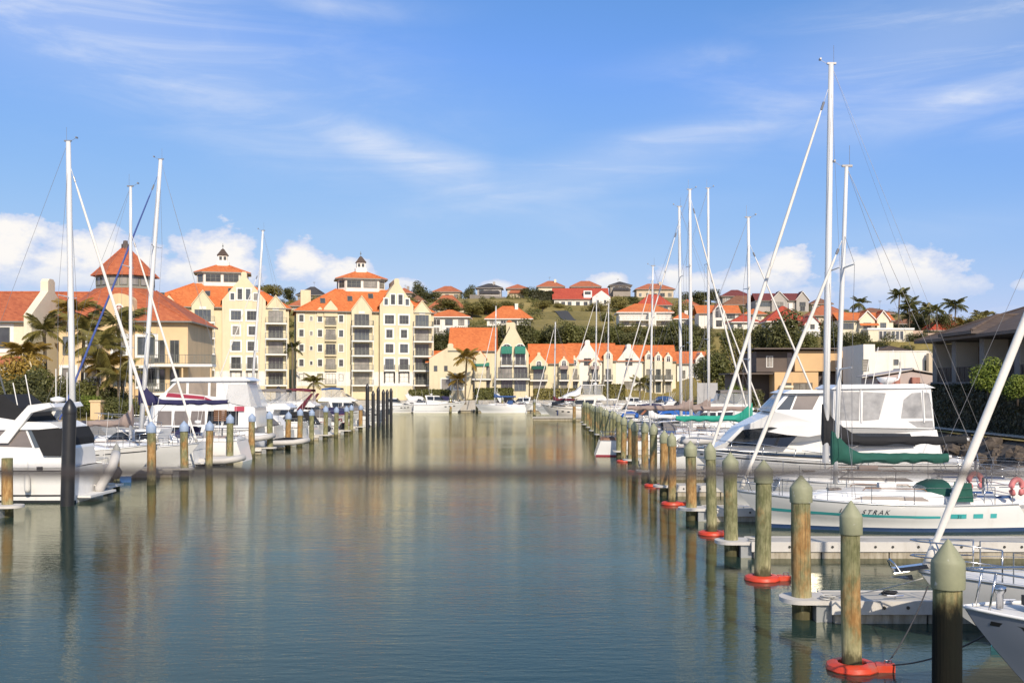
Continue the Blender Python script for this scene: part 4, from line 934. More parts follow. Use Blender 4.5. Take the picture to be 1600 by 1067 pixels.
        w = house(root, pr, bw * .84, bw * .70, D(.5), D(.5) + .4, top, 'foredeck_cabin', (.55 * L, .93 * L, .28))
        side_panes(root, w, [[(.55 * L, D(.55) + .10), (.76 * L, D(.76) + .02), (.74 * L, D(.74) + .13), (.57 * L, D(.57) + .26)]], glass, 'fore_window')
        MB().box(.03 * L, .42 * L, -bw * .90, -bw * .80, D(.1) - .1, D(.3) + .42).box(.03 * L, .42 * L, bw * .80, bw * .90, D(.1) - .1, D(.3) + .42).box(.01 * L, .03 * L, -bw * .88, bw * .88, D(.1) - .1, D(.1) + .40).obj('cockpit_coaming', top, root)
        zc = D(.3) + .42
        # windscreen: raked wrap-round glass with frame
        p0, p1 = (.535 * L, zc - .03), (.435 * L, zc + .78)
        wsc = lambda x, z: bw * (.80 - .08 * (z - zc))
        front_panes(root, wsc, p0, p1, glass, 3, .93)
        side_panes(root, wsc, [[(.30 * L, zc), (.52 * L, zc), (.435 * L, zc + .74), (.33 * L, zc + .70)]], glass)
        g = MB()
        for s in (-1, 1): g.tube([(.30 * L, s * bw * .80, zc), (.33 * L, s * bw * .76, zc + .72), (.435 * L, s * bw * .75, zc + .80), (.535 * L, s * bw * .78, zc)], .028, 6)
        g.tube([(.435 * L, -bw * .75, zc + .80), (.435 * L, bw * .75, zc + .80)], .028, 6); g.obj('windscreen_frame', alloy, root)
        if arch:
            pa = [(.15 * L, zc - .2), (.27 * L, zc - .2), (.13 * L, zc + 1.42), (.02 * L, zc + 1.52), (.04 * L, zc + 1.38)]
            for s in (-1, 1):
                y0, y1 = (bw * .82, bw * .90); g = MB(); g.prism_y(pa, min(s * y0, s * y1), max(s * y0, s * y1)); g.obj('arch_leg', top, root)
            MB().prism_y([(.04 * L, zc + 1.38), (.13 * L, zc + 1.415), (.12 * L, zc + 1.53), (.02 * L, zc + 1.53)], -bw * .815, bw * .815).obj('arch_top', top, root)
            MB().lathe([(.03, zc + 1.53), (.24, zc + 1.60), (.26, zc + 1.68), (.2, zc + 1.75), (.02, zc + 1.78)], 14, (.075 * L, 0)).obj('radar_dome', gel_white, root, True)
            g = MB()
            for dy, dx in ((-.8, -.5), (.8, -.5), (.4, -.1), (-.35, 0)): g.tube([(.08 * L, dy, zc + 1.5), (.08 * L + dx, dy, zc + 2.9 - .4 * abs(dy))], .014, 5)
            g.obj('antenna', frame_white, root)
        if cloth:
            rings = []
            for x, z, k in ((.46 * L, zc + .80, .78), (.40 * L, zc + 1.18, .80), (.28 * L, zc + 1.28, .82), (.14 * L, zc + 1.15, .82), (.035 * L, zc + .02, .84)):
                rings.append([(x, -bw * k, z - .52 if z > zc + .5 else z - .02), (x, -bw * k * .95, z - .10 if z > zc + .5 else z), (x, -bw * .5, z), (x, bw * .5, z), (x, bw * k * .95, z - .10 if z > zc + .5 else z), (x, bw * k, z - .52 if z > zc + .5 else z - .02)])
            MB().loft(rings).obj('canopy', canvas[cloth], root, 40)
            for s in (-1, 1): MB().poly([(.28 * L, s * bw * .825, zc), (.05 * L, s * bw * .84, zc), (.13 * L, s * bw * .83, zc + .62), (.27 * L, s * bw * .83, zc + .75), (.34 * L, s * bw * .81, zc + .72)][::s]).obj('canopy_side', canvas[cloth], root)
        MB().box(-.6, .01, -bw * .8, bw * .8, .16, .25).obj('swim_platform', deck_white, root)
    return root, hl
def wm_(m): return m
def outboard(root, x, z, m=rubber, tilt=.5, y=0, s=1.0):
    g = MB(); c, sn = math.cos(tilt), math.sin(tilt)
    def q(a, b): return (x - (a * c + b * sn) * s, (b * c - a * sn) * s + z)
    pr = [q(0, 0), q(.05, .5), q(.35, .62), (q(.62, .45)), q(.60, .05), q(.38, -.05)]
    g.prism_y(pr[::-1], y - .17 * s, y + .17 * s); o = g.obj('outboard_cowl', m, root); bv = o.modifiers.new('edge', 'BEVEL'); bv.width = .05; bv.segments = 2
    g = MB().prism_y([q(.22, 0), q(.42, 0), q(.40, -.75), q(.50, -.95), q(.15, -.95), q(.24, -.7)], y - .06 * s, y + .06 * s); g.obj('outboard_leg', m, root)
def tender(label, X, Y, z, rz, L=2.9, m=hypalon, cover=None):
    t = thing('inflatable_dinghy', label, 'dinghy', (X, Y, z), rz); r = .21; hw = .62
    pts = [(0, hw, r), (L * .35, hw, r + .02), (L * .65, hw * .95, r + .05), (L * .85, hw * .6, r + .14), (L * .97, 0, r + .22), (L * .85, -hw * .6, r + .14), (L * .65, -hw * .95, r + .05), (L * .35, -hw, r + .02), (0, -hw, r)]
    MB().tube([(-.2, hw, r)] + pts + [(-.2, -hw, r)], [.08] + [r] * 9 + [.08], 12).obj('tube', m, t, True)
    MB().poly([(0, -hw, .12), (L * .8, -hw * .4, .2), (L * .8, hw * .4, .2), (0, hw, .12)]).obj('floor', gel_grey, t); MB().box(0.02, .07, -hw * .8, hw * .8, .1, .48).obj('transom', gel_grey, t)
    MB().box(L * .38, L * .48, -hw, hw, .36, .39).obj('seat', gel_grey, t)
    if cover: MB().loft([[(x, -hw * k, .30), (x, -hw * k * .5, .30 + h), (x, hw * k * .5, .30 + h), (x, hw * k, .30)] for x, k, h in ((-.1, 1.2, .12), (L * .4, 1.25, .32), (L * .8, .8, .3), (L, .1, .2))]).obj('cover', canvas[cover], t, 50)
    return t

# ================================================================== THE FLEET, right hand berths (bow left: rz = pi)
PI = math.pi
r2, h2 = yacht('racing_yacht', 'white yacht with teal stripe and dark green sail cover', PX(1153, 38.4), 38.4, PI, 9.95, 3.3, .92, 1.28, 12.7, 'green', furl_white, boot=navy, bottom=navy, boot_h=.13, hood=None, boom=4.1, base=1.55, rake=.40, mr=.085,
               mxf=.655, fh=10.3, spreaders=2, scoop=.55, boom_z=2.42, cover_h=1.15, furl_r=.075, win_m=mat('smoked coachroof window', (.19, .155, .14), .3, .1, 1), rakeb=1.1)
h2.stripe(r2, 3.35, 9.0, .53, .62, teal_paint, n=30)
for a, b in ((2.45, 3.0), (1.85, 2.2), (1.35, 1.58)): h2.stripe(r2, a, b, .53, .70 - .0, teal_paint, 'stripe_block', n=3)
def hull_text(root, hull, txt, x_left, zc, size, m, shear=.25, spacing=1.75, side=1):
    """painted letters lying on the topsides, read from outside (bow to the reader's left: x falls to the right)"""
    cu = bpy.data.curves.new('lettering', 'FONT'); cu.body = txt; cu.size = size; cu.shear = shear; cu.space_character = spacing; cu.resolution_u = 2
    tmp = bpy.data.objects.new('tmp_text', cu); COL.objects.link(tmp); dg = bpy.context.evaluated_depsgraph_get(); dg.update(); me = bpy.data.meshes.new_from_object(tmp.evaluated_get(dg)); bpy.data.objects.remove(tmp)
    for v in me.vertices:
        x = x_left - v.co.x; v.co = Vector(hull.at(x, zc + v.co.y, side, .009))
    me.materials.clear(); me.materials.append(m); me.name = 'lettering'
    return link('lettering', me, root)
ink = mat('dark lettering', (.02, .022, .03), .4)
def xloc(px): return PX(1153, 38.4) + 9.95 - PX(px, 36.9)
hull_text(r2, h2, 'L', xloc(1313.5), .66, .235, ink, .3)
hull_text(r2, h2, 'STRAK', xloc(1347.5), .62, .235, ink, .3, 1.42)
hull_text(r2, h2, '31', xloc(1496), .48, .17, ink, 0, 1.0)
# cockpit gear of the near yacht
dodger(r2, h2, 2.75, 1.9, canvas['green'], .9, .52, 1.30)
MB().add([(2.15, 1.30, 1.02), (3.0, 1.34, 1.04), (2.8, 1.28, 1.72), (2.2, 1.26, 1.66)], [(0, 1, 2, 3)]).obj('spray_cloth', canvas['green'], r2)
for i, (x, y, rot) in enumerate(((.72, 1.40, .25), (1.15, -1.05, -.2))):
    t = thing('horseshoe_buoy', ['faded pink horseshoe lifebuoy on the near stern rail of the teal striped yacht', 'faded pink horseshoe lifebuoy on the far stern rail of the teal striped yacht'][i], 'lifebuoy', (0, 0, 0))
    w0 = r2.matrix_basis; X0 = PX(1153, 38.4) + 9.95
    t.location = (X0 - x, 38.4 - y, 1.52); t.rotation_euler = (0, 0, rot)
    MB().tube([(.22 * math.cos(a), 0, .26 * math.sin(a)) for a in [R(-62 + 304 * k / 12 - 0) + R(0) for k in range(13)] for a in [a - R(0) + R(0)]] if False else [(.22 * math.sin(R(-150 + 300 * k / 14)), 0, .28 * math.cos(R(-150 + 300 * k / 14))) for k in range(15)], [.06] + [.10] * 13 + [.06], 10).obj('buoy_foam', pink_vinyl, t, True)
    MB().tube([(-.10, -.03, .20), (.10, -.03, .20)], .03, 6).obj('strap', frame_white, t)
# yacht with black sail cover and the tallest mast
rb, hb = yacht('cruising_yacht', 'large white yacht with black sail cover and the tallest mast', PX(1094, 44), 43.6, PI, 12.6, 3.7, 1.15, 1.5, 17.85, 'black', furl_white, boot=navy, bottom=navy, boom=5.75, base=1.9, rake=.22, mr=.135, mxf=.606, fh=17.2, spreaders=1,
               wire=.006, boom_z=2.78, cover_h=1.5, furl_r=.075, mast_m=alloy, hood=None)
# near boats at the lower right corner
ra, ha = yacht('white_yacht', 'white yacht with sky blue boot stripe, bow pointing left behind the nearest pile', PX(1437, 20.9), 20.9, PI, 10.5, 3.3, 1.05, 1.42, 13.5, None, furl_white, boot=sky_paint, boot_h=.2, bottom=mat('teal antifoul', (.02, .16, .20), .5), boom=0, base=1.7, mr=.08, mxf=.60, fh=12.2, furl_r=.085)
g = MB().prism_y([(10.35, 1.50), (10.98, 1.42), (11.02, 1.50), (10.40, 1.58)], -.09, .09); g.obj('bow_roller', steel, ra)
t = thing('anchor', 'galvanised anchor hanging at the bow of the white yacht behind the nearest pile', 'anchor', (PX(1437, 20.9) - .45, 20.9, 1.43), 0)
MB().tube([(.45, 0, .06), (-.05, 0, -.02)], .03, 6).obj('shank', steel, t); MB().add([(-.12, 0, -.10), (.26, -.22, -.14), (.30, 0, -.06), (.26, .22, -.14)], [(0, 1, 2), (0, 2, 3)]).obj('fluke', steel, t)
MB().tube([(.0, -.26, .02), (-.10, -.2, .18), (-.13, 0, .24), (-.10, .2, .18), (0, .26, .02)], .018, 6).obj('roll_bar', steel, t)
rc, hc = cruiser('motor_launch', 'grey white motor launch whose shaded bow fills the lower right corner', PX(1507, 15.4), 15.4, PI, 9.5, 3.3, 1.45, 1.86, 'sedan', boot=black_foul, bottom=black_foul, top=gel_shade, port=False)
MB().lathe([(.02, 1.85), (.05, 1.85), (.05, 2.05), (.09, 2.1), (.09, 2.16), (.02, 2.18)], 10, (9.0, 0)).obj('bow_bollard', steel, rc, True)
MB().box(8.2, 8.6, -.22, .22, 1.86, 2.0).tube([(8.4, -.3, 2.0), (8.4, .3, 2.0)], .12, 10).obj('anchor_winch', rubber, rc)
# cruisers behind
def conv(X0, dn, pts): return [(X0 - PX(px, dn), PZ(py, dn)) for px, py in pts]
def outline(root, X0, dn, pts, hw0, hw1, m, name, taper=None):
    q = conv(X0, dn, pts); zz = [z for x, z in q]; return house(root, q, hw0, hw1, min(zz), max(zz) + 1e-3, m, name, taper)
def bare_hull(name, label, cat, X, Y, rz, L, B, fs, fb, boot, bottom, top, stripe=None):
    c = math.cos(rz); root = thing(name, label, cat, (X - L * c, Y, 0), rz); hl = Hull(L, B, fs, fb, 'motor'); hl.build(root, top, boot, bottom, deck_white, rail=stripe or gel_white); bow_rail(root, hl, .55 * L); hl.stripe(root, .02 * L, .97 * L, .90, .93, rubber, 'rub_strake', n=18); return root, hl, X - L * c
# big flybridge cruiser: raked dark windows forward, curtained flybridge aft
r4, h4, X4 = bare_hull('flybridge_cruiser', 'big white flybridge cruiser with raked dark windows and clear curtained upper deck', 'motor cruiser', PX(1080, 51), 51, PI, 12.8, 4.2, 1.5, 2.0, gel_white, black_foul, gel_white)
dn = 49.5
w4 = outline(r4, X4, dn, [(1112, 704), (1136, 693), (1159, 669), (1188, 655), (1213, 643), (1292, 645), (1300, 668), (1462, 671), (1470, 712)], 1.75, 1.55, gel_white, 'saloon', (9.0, 12.6, .30))
side_panes(r4, w4, [conv(X4, dn, [(1140, 697), (1163, 672), (1205, 667), (1252, 673), (1228, 697)])], tint)
side_panes(r4, w4, [conv(X4, dn, [(1300, 697), (1300, 676), (1420, 677), (1428, 697)])], tint)
wb = outline(r4, X4, dn, [(1198, 674), (1226, 664), (1292, 663), (1296, 676), (1262, 682), (1228, 679)], 1.72, 1.72, gel_white, 'side_deck_brow')
wf4 = outline(r4, X4, dn, [(1204, 643), (1232, 614), (1288, 613), (1296, 646)], 1.45, 1.25, gel_white, 'helm_house')
side_panes(r4, wf4, [conv(X4, dn, [(1238, 640), (1248, 617.5), (1283, 617), (1270, 640)])], tint_grey); side_panes(r4, wf4, [conv(X4, dn, [(1214, 640), (1234, 618), (1245, 617.5), (1235, 640)])], glass_c)
a_, b_ = conv(X4, dn, [(1206, 641), (1231, 616)]); front_panes(r4, wf4, a_, b_, glass_c, 2, .9)
outline(r4, X4, dn, [(1224, 614.5), (1238, 609), (1292, 609.5), (1294, 614)], 1.5, 1.42, gel_white, 'hardtop')
wc = outline(r4, X4, dn, [(1300, 667), (1303, 607), (1312, 603), (1446, 602), (1455, 608), (1459, 670)], 1.62, 1.46, canvas['white'], 'flybridge_enclosure')
outline(r4, X4, dn, [(1298, 608), (1310, 601), (1447, 599.5), (1461, 606)], 1.6, 1.35, gel_white, 'flybridge_roof')
for pl in ([(1306, 656), (1307, 612), (1343, 612), (1341, 657)], [(1347, 657), (1349, 612), (1384, 614), (1372, 655)], [(1407, 653), (1412, 624), (1425, 614), (1439, 613), (1441, 653)], [(1445, 653), (1444, 613), (1452, 614), (1456, 653)], [(1418, 658), (1456, 657), (1457, 668), (1432, 667)]): side_panes(r4, wc, [conv(X4, dn, pl)], mat('crinkled clear vinyl', (.36, .35, .34), .12, .35, 1.6, .5, 3, spec=.9), 'clear_curtain')
g = MB()
for px in (1344.8, 1442.5): q0, q1 = conv(X4, dn, [(px, 660), (px, 609)]); g.tube([(q0[0], wc(*q0) + .03, q0[1]), (q1[0], wc(*q1) + .03, q1[1])], .03, 6)
g.obj('curtain_frame', frame_white, r4)
g = MB()
for px, t_, b2 in ((1362, 535, 600), (1374, 533, 600), (1398, 538, 600)): q0, q1 = conv(X4, dn, [(px, b2), (px + 9, t_ + 8)]); g.tube([(q0[0], .5, q0[1]), (q1[0], .5, q1[1])], .018, 5)
g.obj('antenna', frame_white, r4)
q0 = conv(X4, dn, [(1402, 601)])[0]; MB().lathe([(.05, q0[1]), (.3, q0[1] + .1), (.46, q0[1] + .30), (.45, q0[1] + .34), (.02, q0[1] + .36)], 14, (q0[0], 0)).obj('radar_dome', gel_white, r4, True)
g = MB(); q = conv(X4, dn, [(1412, 597), (1424, 592), (1428, 578), (1426, 562)]); g.tube([(x, -.3, z) for x, z in q], .05, 6).obj('radar_bracket', frame_white, r4, True)
MB().box(-.6, .02, -1.6, 1.6, .18, .28).obj('swim_platform', deck_white, r4)
y5, _ = yacht('sloop', 'yacht with sea green sail cover, stern toward the channel', PX(1172, 65) + 5.2, 65, 0, 11.2, 3.5, 1.05, 1.35, 15.0, 'teal', furl_white, boot=navy, bottom=navy, boom=4.55, base=1.8, rake=.1, mr=.105, mxf=.535, fh=13.6, boom_z=3.0, cover_h=1.1, furl_r=.06)
tender('pale grey inflatable dinghy hung behind the yacht with sea green sail cover', PX(1068, 63), 63.2, 1.55, .12, 3.0)
cruiser('sport_cruiser', 'small white cruiser with black canopy beyond the flybridge boats', PX(1085, 70), 70.3, PI, 9.0, 3.1, 1.2, 1.6, 'express', cloth='black')
y6, _ = yacht('sloop', 'yacht with taupe sail cover whose boom points at the channel, mast with wide base', PX(1080, 78) + 4.6, 78, 0, 11.5, 3.6, 1.1, 1.4, 19.0, 'taupe', furl_white, boot=maroon_paint, bottom=red_foul, boom=4.7, base=1.9, rake=.1, rakeb=None, mr=.125, mxf=.60, fh=18.6, boom_z=3.35, furl_r=.07, deck=teak)
yacht('sloop', 'second yacht with taupe sail cover, its mast just left of the wide based mast', PX(966, 83), 83, PI, 12.0, 3.6, 1.1, 1.4, 18.6, 'taupe', furl_white, boot=navy, bottom=navy, boom=5.0, base=1.9, rake=-.15, mr=.12, mxf=.60, fh=17.5, boom_z=3.2, furl_r=.06)
yacht('sloop', 'yacht with slim white mast and long taupe boom behind the sea green covered yacht', PX(1107, 88) + 5.0, 88, 0, 12.0, 3.7, 1.1, 1.4, 20.9, 'taupe', furl_white, boot=gel_white, bottom=red_foul, boom=5.2, base=1.9, rake=.05, mr=.115, mxf=.585, fh=14.2, boom_z=3.2, furl_r=.06, hood='grey')
cruiser('flybridge_launch', 'white launch with pale grey canopy and black trim beside the yacht masts', PX(1000, 98), 98, PI, 11.0, 3.8, 1.3, 1.8, 'fly', hard=False, cloth='grey', cockpit='white')
yacht('sloop', 'small yacht with short mast hidden among the taupe covered yachts', PX(950, 93), 93.2, PI, 9.5, 3.1, .95, 1.2, 15.2, 'white', furl_white, bottom=navy, boom=3.8, mr=.09, fh=14.2)
cruiser('sport_cruiser', 'white cruiser with bright blue canopy behind the green capped piles', PX(945, 106), 106, PI, 9.5, 3.2, 1.2, 1.6, 'express', cloth='bright', arch=False)
tender('bright blue covered dinghy behind the green capped piles', PX(985, 101), 101.5, 1.9, 1.45, 2.8, canvas['bright'], 'bright')
cruiser('motor_launch', 'white launch with wide windows between the far right piles', PX(938, 115), 115, PI, 10.0, 3.4, 1.2, 1.7, 'sedan')
cruiser('sport_cruiser', 'far white sport cruiser with navy canopy near the end of the right row', PX(925, 128), 128, PI, 10.0, 3.3, 1.2, 1.6, 'express', cloth='navy')
cruiser('motor_launch', 'farthest white launch behind the right row of piles', PX(915, 140), 140, PI, 10.5, 3.5, 1.3, 1.7, 'sedan')
r8, h8 = cruiser('moored_cruiser', 'white cruiser with pale canvas over its windscreen moored at the far end pontoon', PX(846, 160), 160.3, PI, 10.4, 3.7, 1.45, 2.25, 'fly', bottom=black_foul, hard=True, clears=True, top=gel_cream)
MB().loft([[(x, -1.5, z - h), (x, -1.4, z - .1), (x, 0, z + .06), (x, 1.4, z - .1), (x, 1.5, z - h)] for x, z, h in ((4.55, 5.05, .3), (4.7, 4.9, 1.2), (5.4, 4.2, .8), (6.3, 3.9, .45), (7.2, 3.45, .35))]).obj('windscreen_cover', canvas['white'], r8, 50)
MB().loft([[(x, -1.35, z - .5), (x, 0, z), (x, 1.35, z - .5)] for x, z in ((7.0, 3.0), (8.0, 2.7), (8.9, 2.5))]).obj('foredeck_cover', canvas['black'], r8, 50)
# ---- right: yacht beyond the pink buoys
yacht('sloop', 'white yacht with blue grey hood partly outside the right edge', PX(1455, 47.5) + 0, 47.2, PI, 11.0, 3.4, 1.1, 1.35, 15.5, None, None, bottom=navy, boom=0, mr=.09, mxf=.45, hood=None)

# ================================================================== THE FLEET, left hand berths
r1, h1, X1 = bare_hull('sport_cruiser', 'white sport cruiser with black canopy and slanted arch at the left edge', 'motor cruiser', -19.7 - 10.5, 47.9, PI, 10.5, 3.5, 1.5, 2.0, black_foul, black_foul, gel_white)
dn = 46.4
w1 = outline(r1, X1, dn, [(-60, 705), (-40, 678), (-8, 652), (92, 668), (103, 702), (106, 735), (-60, 735)], 1.55, 1.35, gel_white, 'deckhouse')
side_panes(r1, w1, [conv(X1, dn, [(-30, 697), (-20, 676), (-2, 669), (36, 668), (50, 699), (20, 698)])], tint_grey); side_panes(r1, w1, [conv(X1, dn, [(54, 700), (40, 669), (46, 668.5), (62, 699)])], glass_c)
outline(r1, X1, dn, [(-30, 672), (-12, 662), (40, 659), (76, 660), (92, 668), (60, 671)], 1.5, 1.42, gel_white, 'hardtop')
w1c = outline(r1, X1, dn, [(47, 669), (94, 669), (102, 686), (101, 712), (70, 712), (64, 701)], 1.62, 1.45, canvas['black'], 'canopy')
for sgn in (-1, 1):
    q = conv(X1, dn, [(-8, 692), (14, 692), (50, 645), (83, 636), (78, 629), (46, 633)])
    MB().prism_y(q, sgn * 1.50 - .10, sgn * 1.50 + .10).obj('arch_leg', gel_white, r1)
q = conv(X1, dn, [(46, 633.5), (80, 630), (84, 636), (52, 644)]); MB().prism_y(q, -1.39, 1.39).obj('arch_top', gel_white, r1)
q = conv(X1, dn, [(-60, 660), (-50, 622), (0, 616), (26, 636), (44, 660)]); MB().prism_y(q, -1.3, 1.3).obj('flybridge_cover', canvas['black'], r1)
q0 = conv(X1, dn, [(66, 630)])[0]; MB().lathe([(.05, q0[1]), (.30, q0[1] + .08), (.32, q0[1] + .2), (.04, q0[1] + .28)], 14, (q0[0], 0)).obj('radar_dome', gel_white, r1, True)
g = MB()
for px, dx, yy, tp in ((22, -7, 1.2, 598), (38, -9, .9, 585), (50, 0, -.8, 575), (62, 0, -1.2, 580)): q0, q1 = conv(X1, dn, [(px, 633), (px + dx, tp)]); g.tube([(q0[0], yy, q0[1]), (q1[0], yy, q1[1])], .022, 5)
g.obj('antenna', frame_white, r1)
q = conv(X1, dn, [(66, 712), (66, 707)]); MB().box(q[0][0] - .12, q[0][0] + .12, 1.70, 1.775, .96 + .45, 1.10 + .45).obj('vent', rubber, r1)
MB().box(-.6, .01, -1.4, 1.4, .2, .3).obj('swim_platform', deck_white, r1)
h1.stripe(r1, .1, 8.6, .18, .23, black_foul, n=14)
l2, hl2 = yacht('cruising_yacht', 'white yacht with bright blue bottom paint and a thick white mast', PX(252, 56.5), 56.3, 0, 11.4, 3.6, 1.5, 1.95, 17.6, None, furl_white, boot=blue_foul, bottom=blue_foul, boot_h=.32, boom=0, base=2.1, rake=.24, mr=.155, mxf=.605, fh=16.6, furl_r=.085, spreaders=1)
hl2.stripe(l2, .5, 10.8, .84, .87, black_foul, n=14)
l3b, hl3b = yacht('sloop', 'white yacht with red boot line, taupe boom cover and furled white jib', PX(312, 63.8), 63.6, 0, 10.6, 3.4, 1.25, 1.6, 16.6, 'taupe', furl_white, boot=red_foul, bottom=black_foul, boom=4.0, base=1.9, rake=.0, mr=.10, mxf=.625, fh=14.0, boom_z=2.75, cover_h=1.2, furl_r=.07)
l3, hl3 = yacht('cruising_yacht', 'large yacht with navy sail cover and blue furled jib, stern toward the channel', PX(219, 72) - 6.0, 72.4, PI, 13.0, 4.0, 1.35, 1.7, 20.0, 'navy', furl_blue, boot=gel_cream, bottom=navy, boom=5.9, base=1.9, rake=1.3, mr=.155, mxf=.545, fh=19.3, boom_z=3.85, cover_h=1.8, furl_r=.075, hood='navy', spreaders=2)
l4, h4b, X4b = bare_hull('motor_launch', 'big white launch with long wheelhouse windows above the navy sail cover', 'motor launch', -32.9, 81, PI, 12.2, 4.2, 1.9, 2.4, gel_white, navy, gel_white, navy_paint)
dn = 79.4
wl = outline(l4, X4b, dn, [(225, 668), (238, 632), (254, 614), (330, 622), (372, 634), (398, 636), (402, 668)], 1.8, 1.6, gel_white, 'saloon', None)
side_panes(l4, wl, [conv(X4b, dn, [(259, 620), (262, 613.5), (318, 619), (332, 625)])], maroon_paint)
for a_ in (246, 272, 298, 324, 350): side_panes(l4, wl, [conv(X4b, dn, [(a_, 664), (a_ + 2, 642), (a_ + 23, 642), (a_ + 23, 664)])], tint_grey if a_ < 320 else tint)
for k_ in range(6): q0, q1 = conv(X4b, dn, [(336, 641 + 3 * k_), (356, 641 + 3 * k_)]); MB().box(q1[0], q0[0], 1.86, 1.93, q0[1] - .05, q0[1] + .03).obj('louvre_slat', teak, l4)
ww = outline(l4, X4b, dn, [(254, 615), (273, 595), (384, 595), (392, 636), (332, 624)], 1.55, 1.4, gel_white, 'wheelhouse')
for pl in ([(260, 613), (275, 598), (290, 598), (290, 615)], [(294, 615), (294, 598), (324, 598), (324, 618)], [(328, 619), (328, 598), (337, 598), (337, 620)]): side_panes(l4, ww, [conv(X4b, dn, pl)], mat('see through wheelhouse window', (.30, .24, .18), .08, .2, 1, spec=.8))
outline(l4, X4b, dn, [(266, 595.5), (274, 590), (380, 589), (392, 595)], 1.62, 1.5, gel_white, 'wheelhouse_roof')
wq = outline(l4, X4b, dn, [(352, 634), (356, 600), (388, 600), (402, 636)], 1.63, 1.5, clear, 'clear_curtain')
MB().box(-.5, .01, -1.7, 1.7, .2, .3).obj('swim_platform', deck_white, l4)
q0, q1 = conv(X4b, dn, [(368, 642), (383, 642)]); MB().box(q1[0], q0[0], 1.82, 1.86, q0[1], q0[1] + .34).obj('red_cushion', mat('red vinyl', (.42, .05, .09), .7), l4)
for args in [
    ('express', 'white sport cruiser with grey canopy and folded covers in the left row', 87, 10.5, 'grey', None, False), ('fly', 'white flybridge boat with grey bimini behind the grey canopied cruiser', 96.5, 11.0, 'grey', None, False),
    ('fly', 'white flybridge cruiser with maroon trim near the end of the left row', 107.5, 12.0, 'maroon', 'maroon', False), ('express', 'white sport cruiser with maroon hull stripe beside the far blue capped piles', 117.5, 11.0, 'maroon', 'maroon', True)]:
    st, lab, d, L_, cl, sp_, ar = args
    cruiser('sport_cruiser' if st == 'express' else 'flybridge_cruiser', lab, -20.6 - (L_ if d < 110 else 0) if d < 110 else -20.3, d, PI if d < 110 else 0, L_, 3.6, 1.4, 1.9, st, cloth=cl, stripe=maroon_paint if sp_ else None, arch=ar, hard=False)
t = [o for o in COL.objects if o.get('label', '').startswith('white flybridge cruiser with maroon trim')][0]
MB().prism_y([(2.3, 2.6), (2.9, 2.6), (1.5, 4.2), (1.25, 4.2)], 1.45, 1.55).prism_y([(2.3, 2.6), (2.9, 2.6), (1.5, 4.2), (1.25, 4.2)], -1.55, -1.45).obj('wing', canvas['maroon'], t)
for (d, L_, B_, cl, lab, ob) in ((91.6, 8.0, 2.9, 'white', 'white sport boat with pale canvas between the left row boats', 0),
                            (104.3, 7.5, 2.7, 'black', 'white sport boat with black canvas behind the middle blue capped piles', 1), (112.4, 7.0, 2.6, 'grey', 'white runabout with grey canvas near the far blue capped piles', 1), (122.8, 8.5, 3.0, 'navy', 'white sport boat with navy canvas just before the black piles', 0), (133.5, 8.5, 3.0, 'grey', 'white sport boat with grey canvas behind the black piles', 0), (51.9, 6.0, 2.3, None, 'small white runabout behind the sport cruiser at the left', 1)):
    rt_, ht_ = cruiser('runabout', lab, -20.7 - L_, d, PI, L_, B_, .85, 1.2, 'express', cloth=cl, arch=False, port=False, cat='runabout', stripe=(navy_paint, None, maroon_paint, None, None, None, None, None)[int(d) % 8])
    if ob: outboard(rt_, -.25, .75, rubber, .45, .25, .95)
cruiser('motor_launch', 'white launch with dark windows between the red lined yacht and navy covered yacht', -21.0 - 9.6, 67.9, PI, 9.6, 3.1, 1.15, 1.5, 'sedan', zs=.8)
cruiser('motor_launch', 'low white launch moored next to the big white launch', -21.2 - 8.6, 77.0, PI, 8.6, 3.0, 1.1, 1.4, 'sedan', zs=.8, stripe=navy_paint)
yacht('sloop', 'yacht with a leaning mast in front of the first apartment block', -20.4 - 11, 101.5, PI, 11.0, 3.5, 1.1, 1.4, 19.4, 'grey', furl_white, bottom=navy, boom=4.4, base=1.9, rake=1.15, mr=.12, mxf=.58, fh=16.0, boom_z=3.0)
cruiser('motor_launch', 'white launch behind the six black piles', -20.5, 128.5, 0, 11.0, 3.8, 1.5, 2.0, 'sedan')
cruiser('flybridge_launch', 'white flybridge launch with striped canopy beyond the six black piles', -19.2, 146, 0, 11.0, 3.8, 1.4, 1.9, 'fly', hard=False, cloth='blue')
t = tender('grey inflatable dinghy tipped up on the stern platform of the sport cruiser', -19.5, 48.9, .25, 0, 1.7); t.rotation_euler = (R(-8), R(-58), R(28))
tender('grey dinghy with black outboard tied to the left finger pontoon', -21.4, 68.3, .05, 0, 3.0)
tender('dinghy under a black cover beside the left row of piles', -20.9, 84.2, .35, 0, 3.2, hypalon, 'black')
tender('dinghy under a pale grey cover behind the blue capped piles', -22.4, 79.0, .9, .2, 3.2, hypalon, 'white')
t = thing('outboard_motor', 'black outboard motor tilted up on the dinghy at the left finger', 'outboard motor', (-21.5, 68.3, .55), 0); outboard(t, 0, 0, rubber, .6, 0, 1.0)
yacht('sloop', 'yacht at the left edge with dark furled jib, mast outside the picture', PX(35, 60) , 60.0, 0, 11.0, 3.4, 1.2, 1.55, 17.5, None, mat('dark furled sail', (.09, .10, .11), .8, .1, 2), bottom=navy, boom=0, mr=.1, fh=16.5)
cruiser('motor_launch', 'white launch with low cabin between the left yachts', PX(105, 62), 60.2, PI, 9.0, 3.3, 1.4, 1.8, 'sedan', zs=.85) if False else None
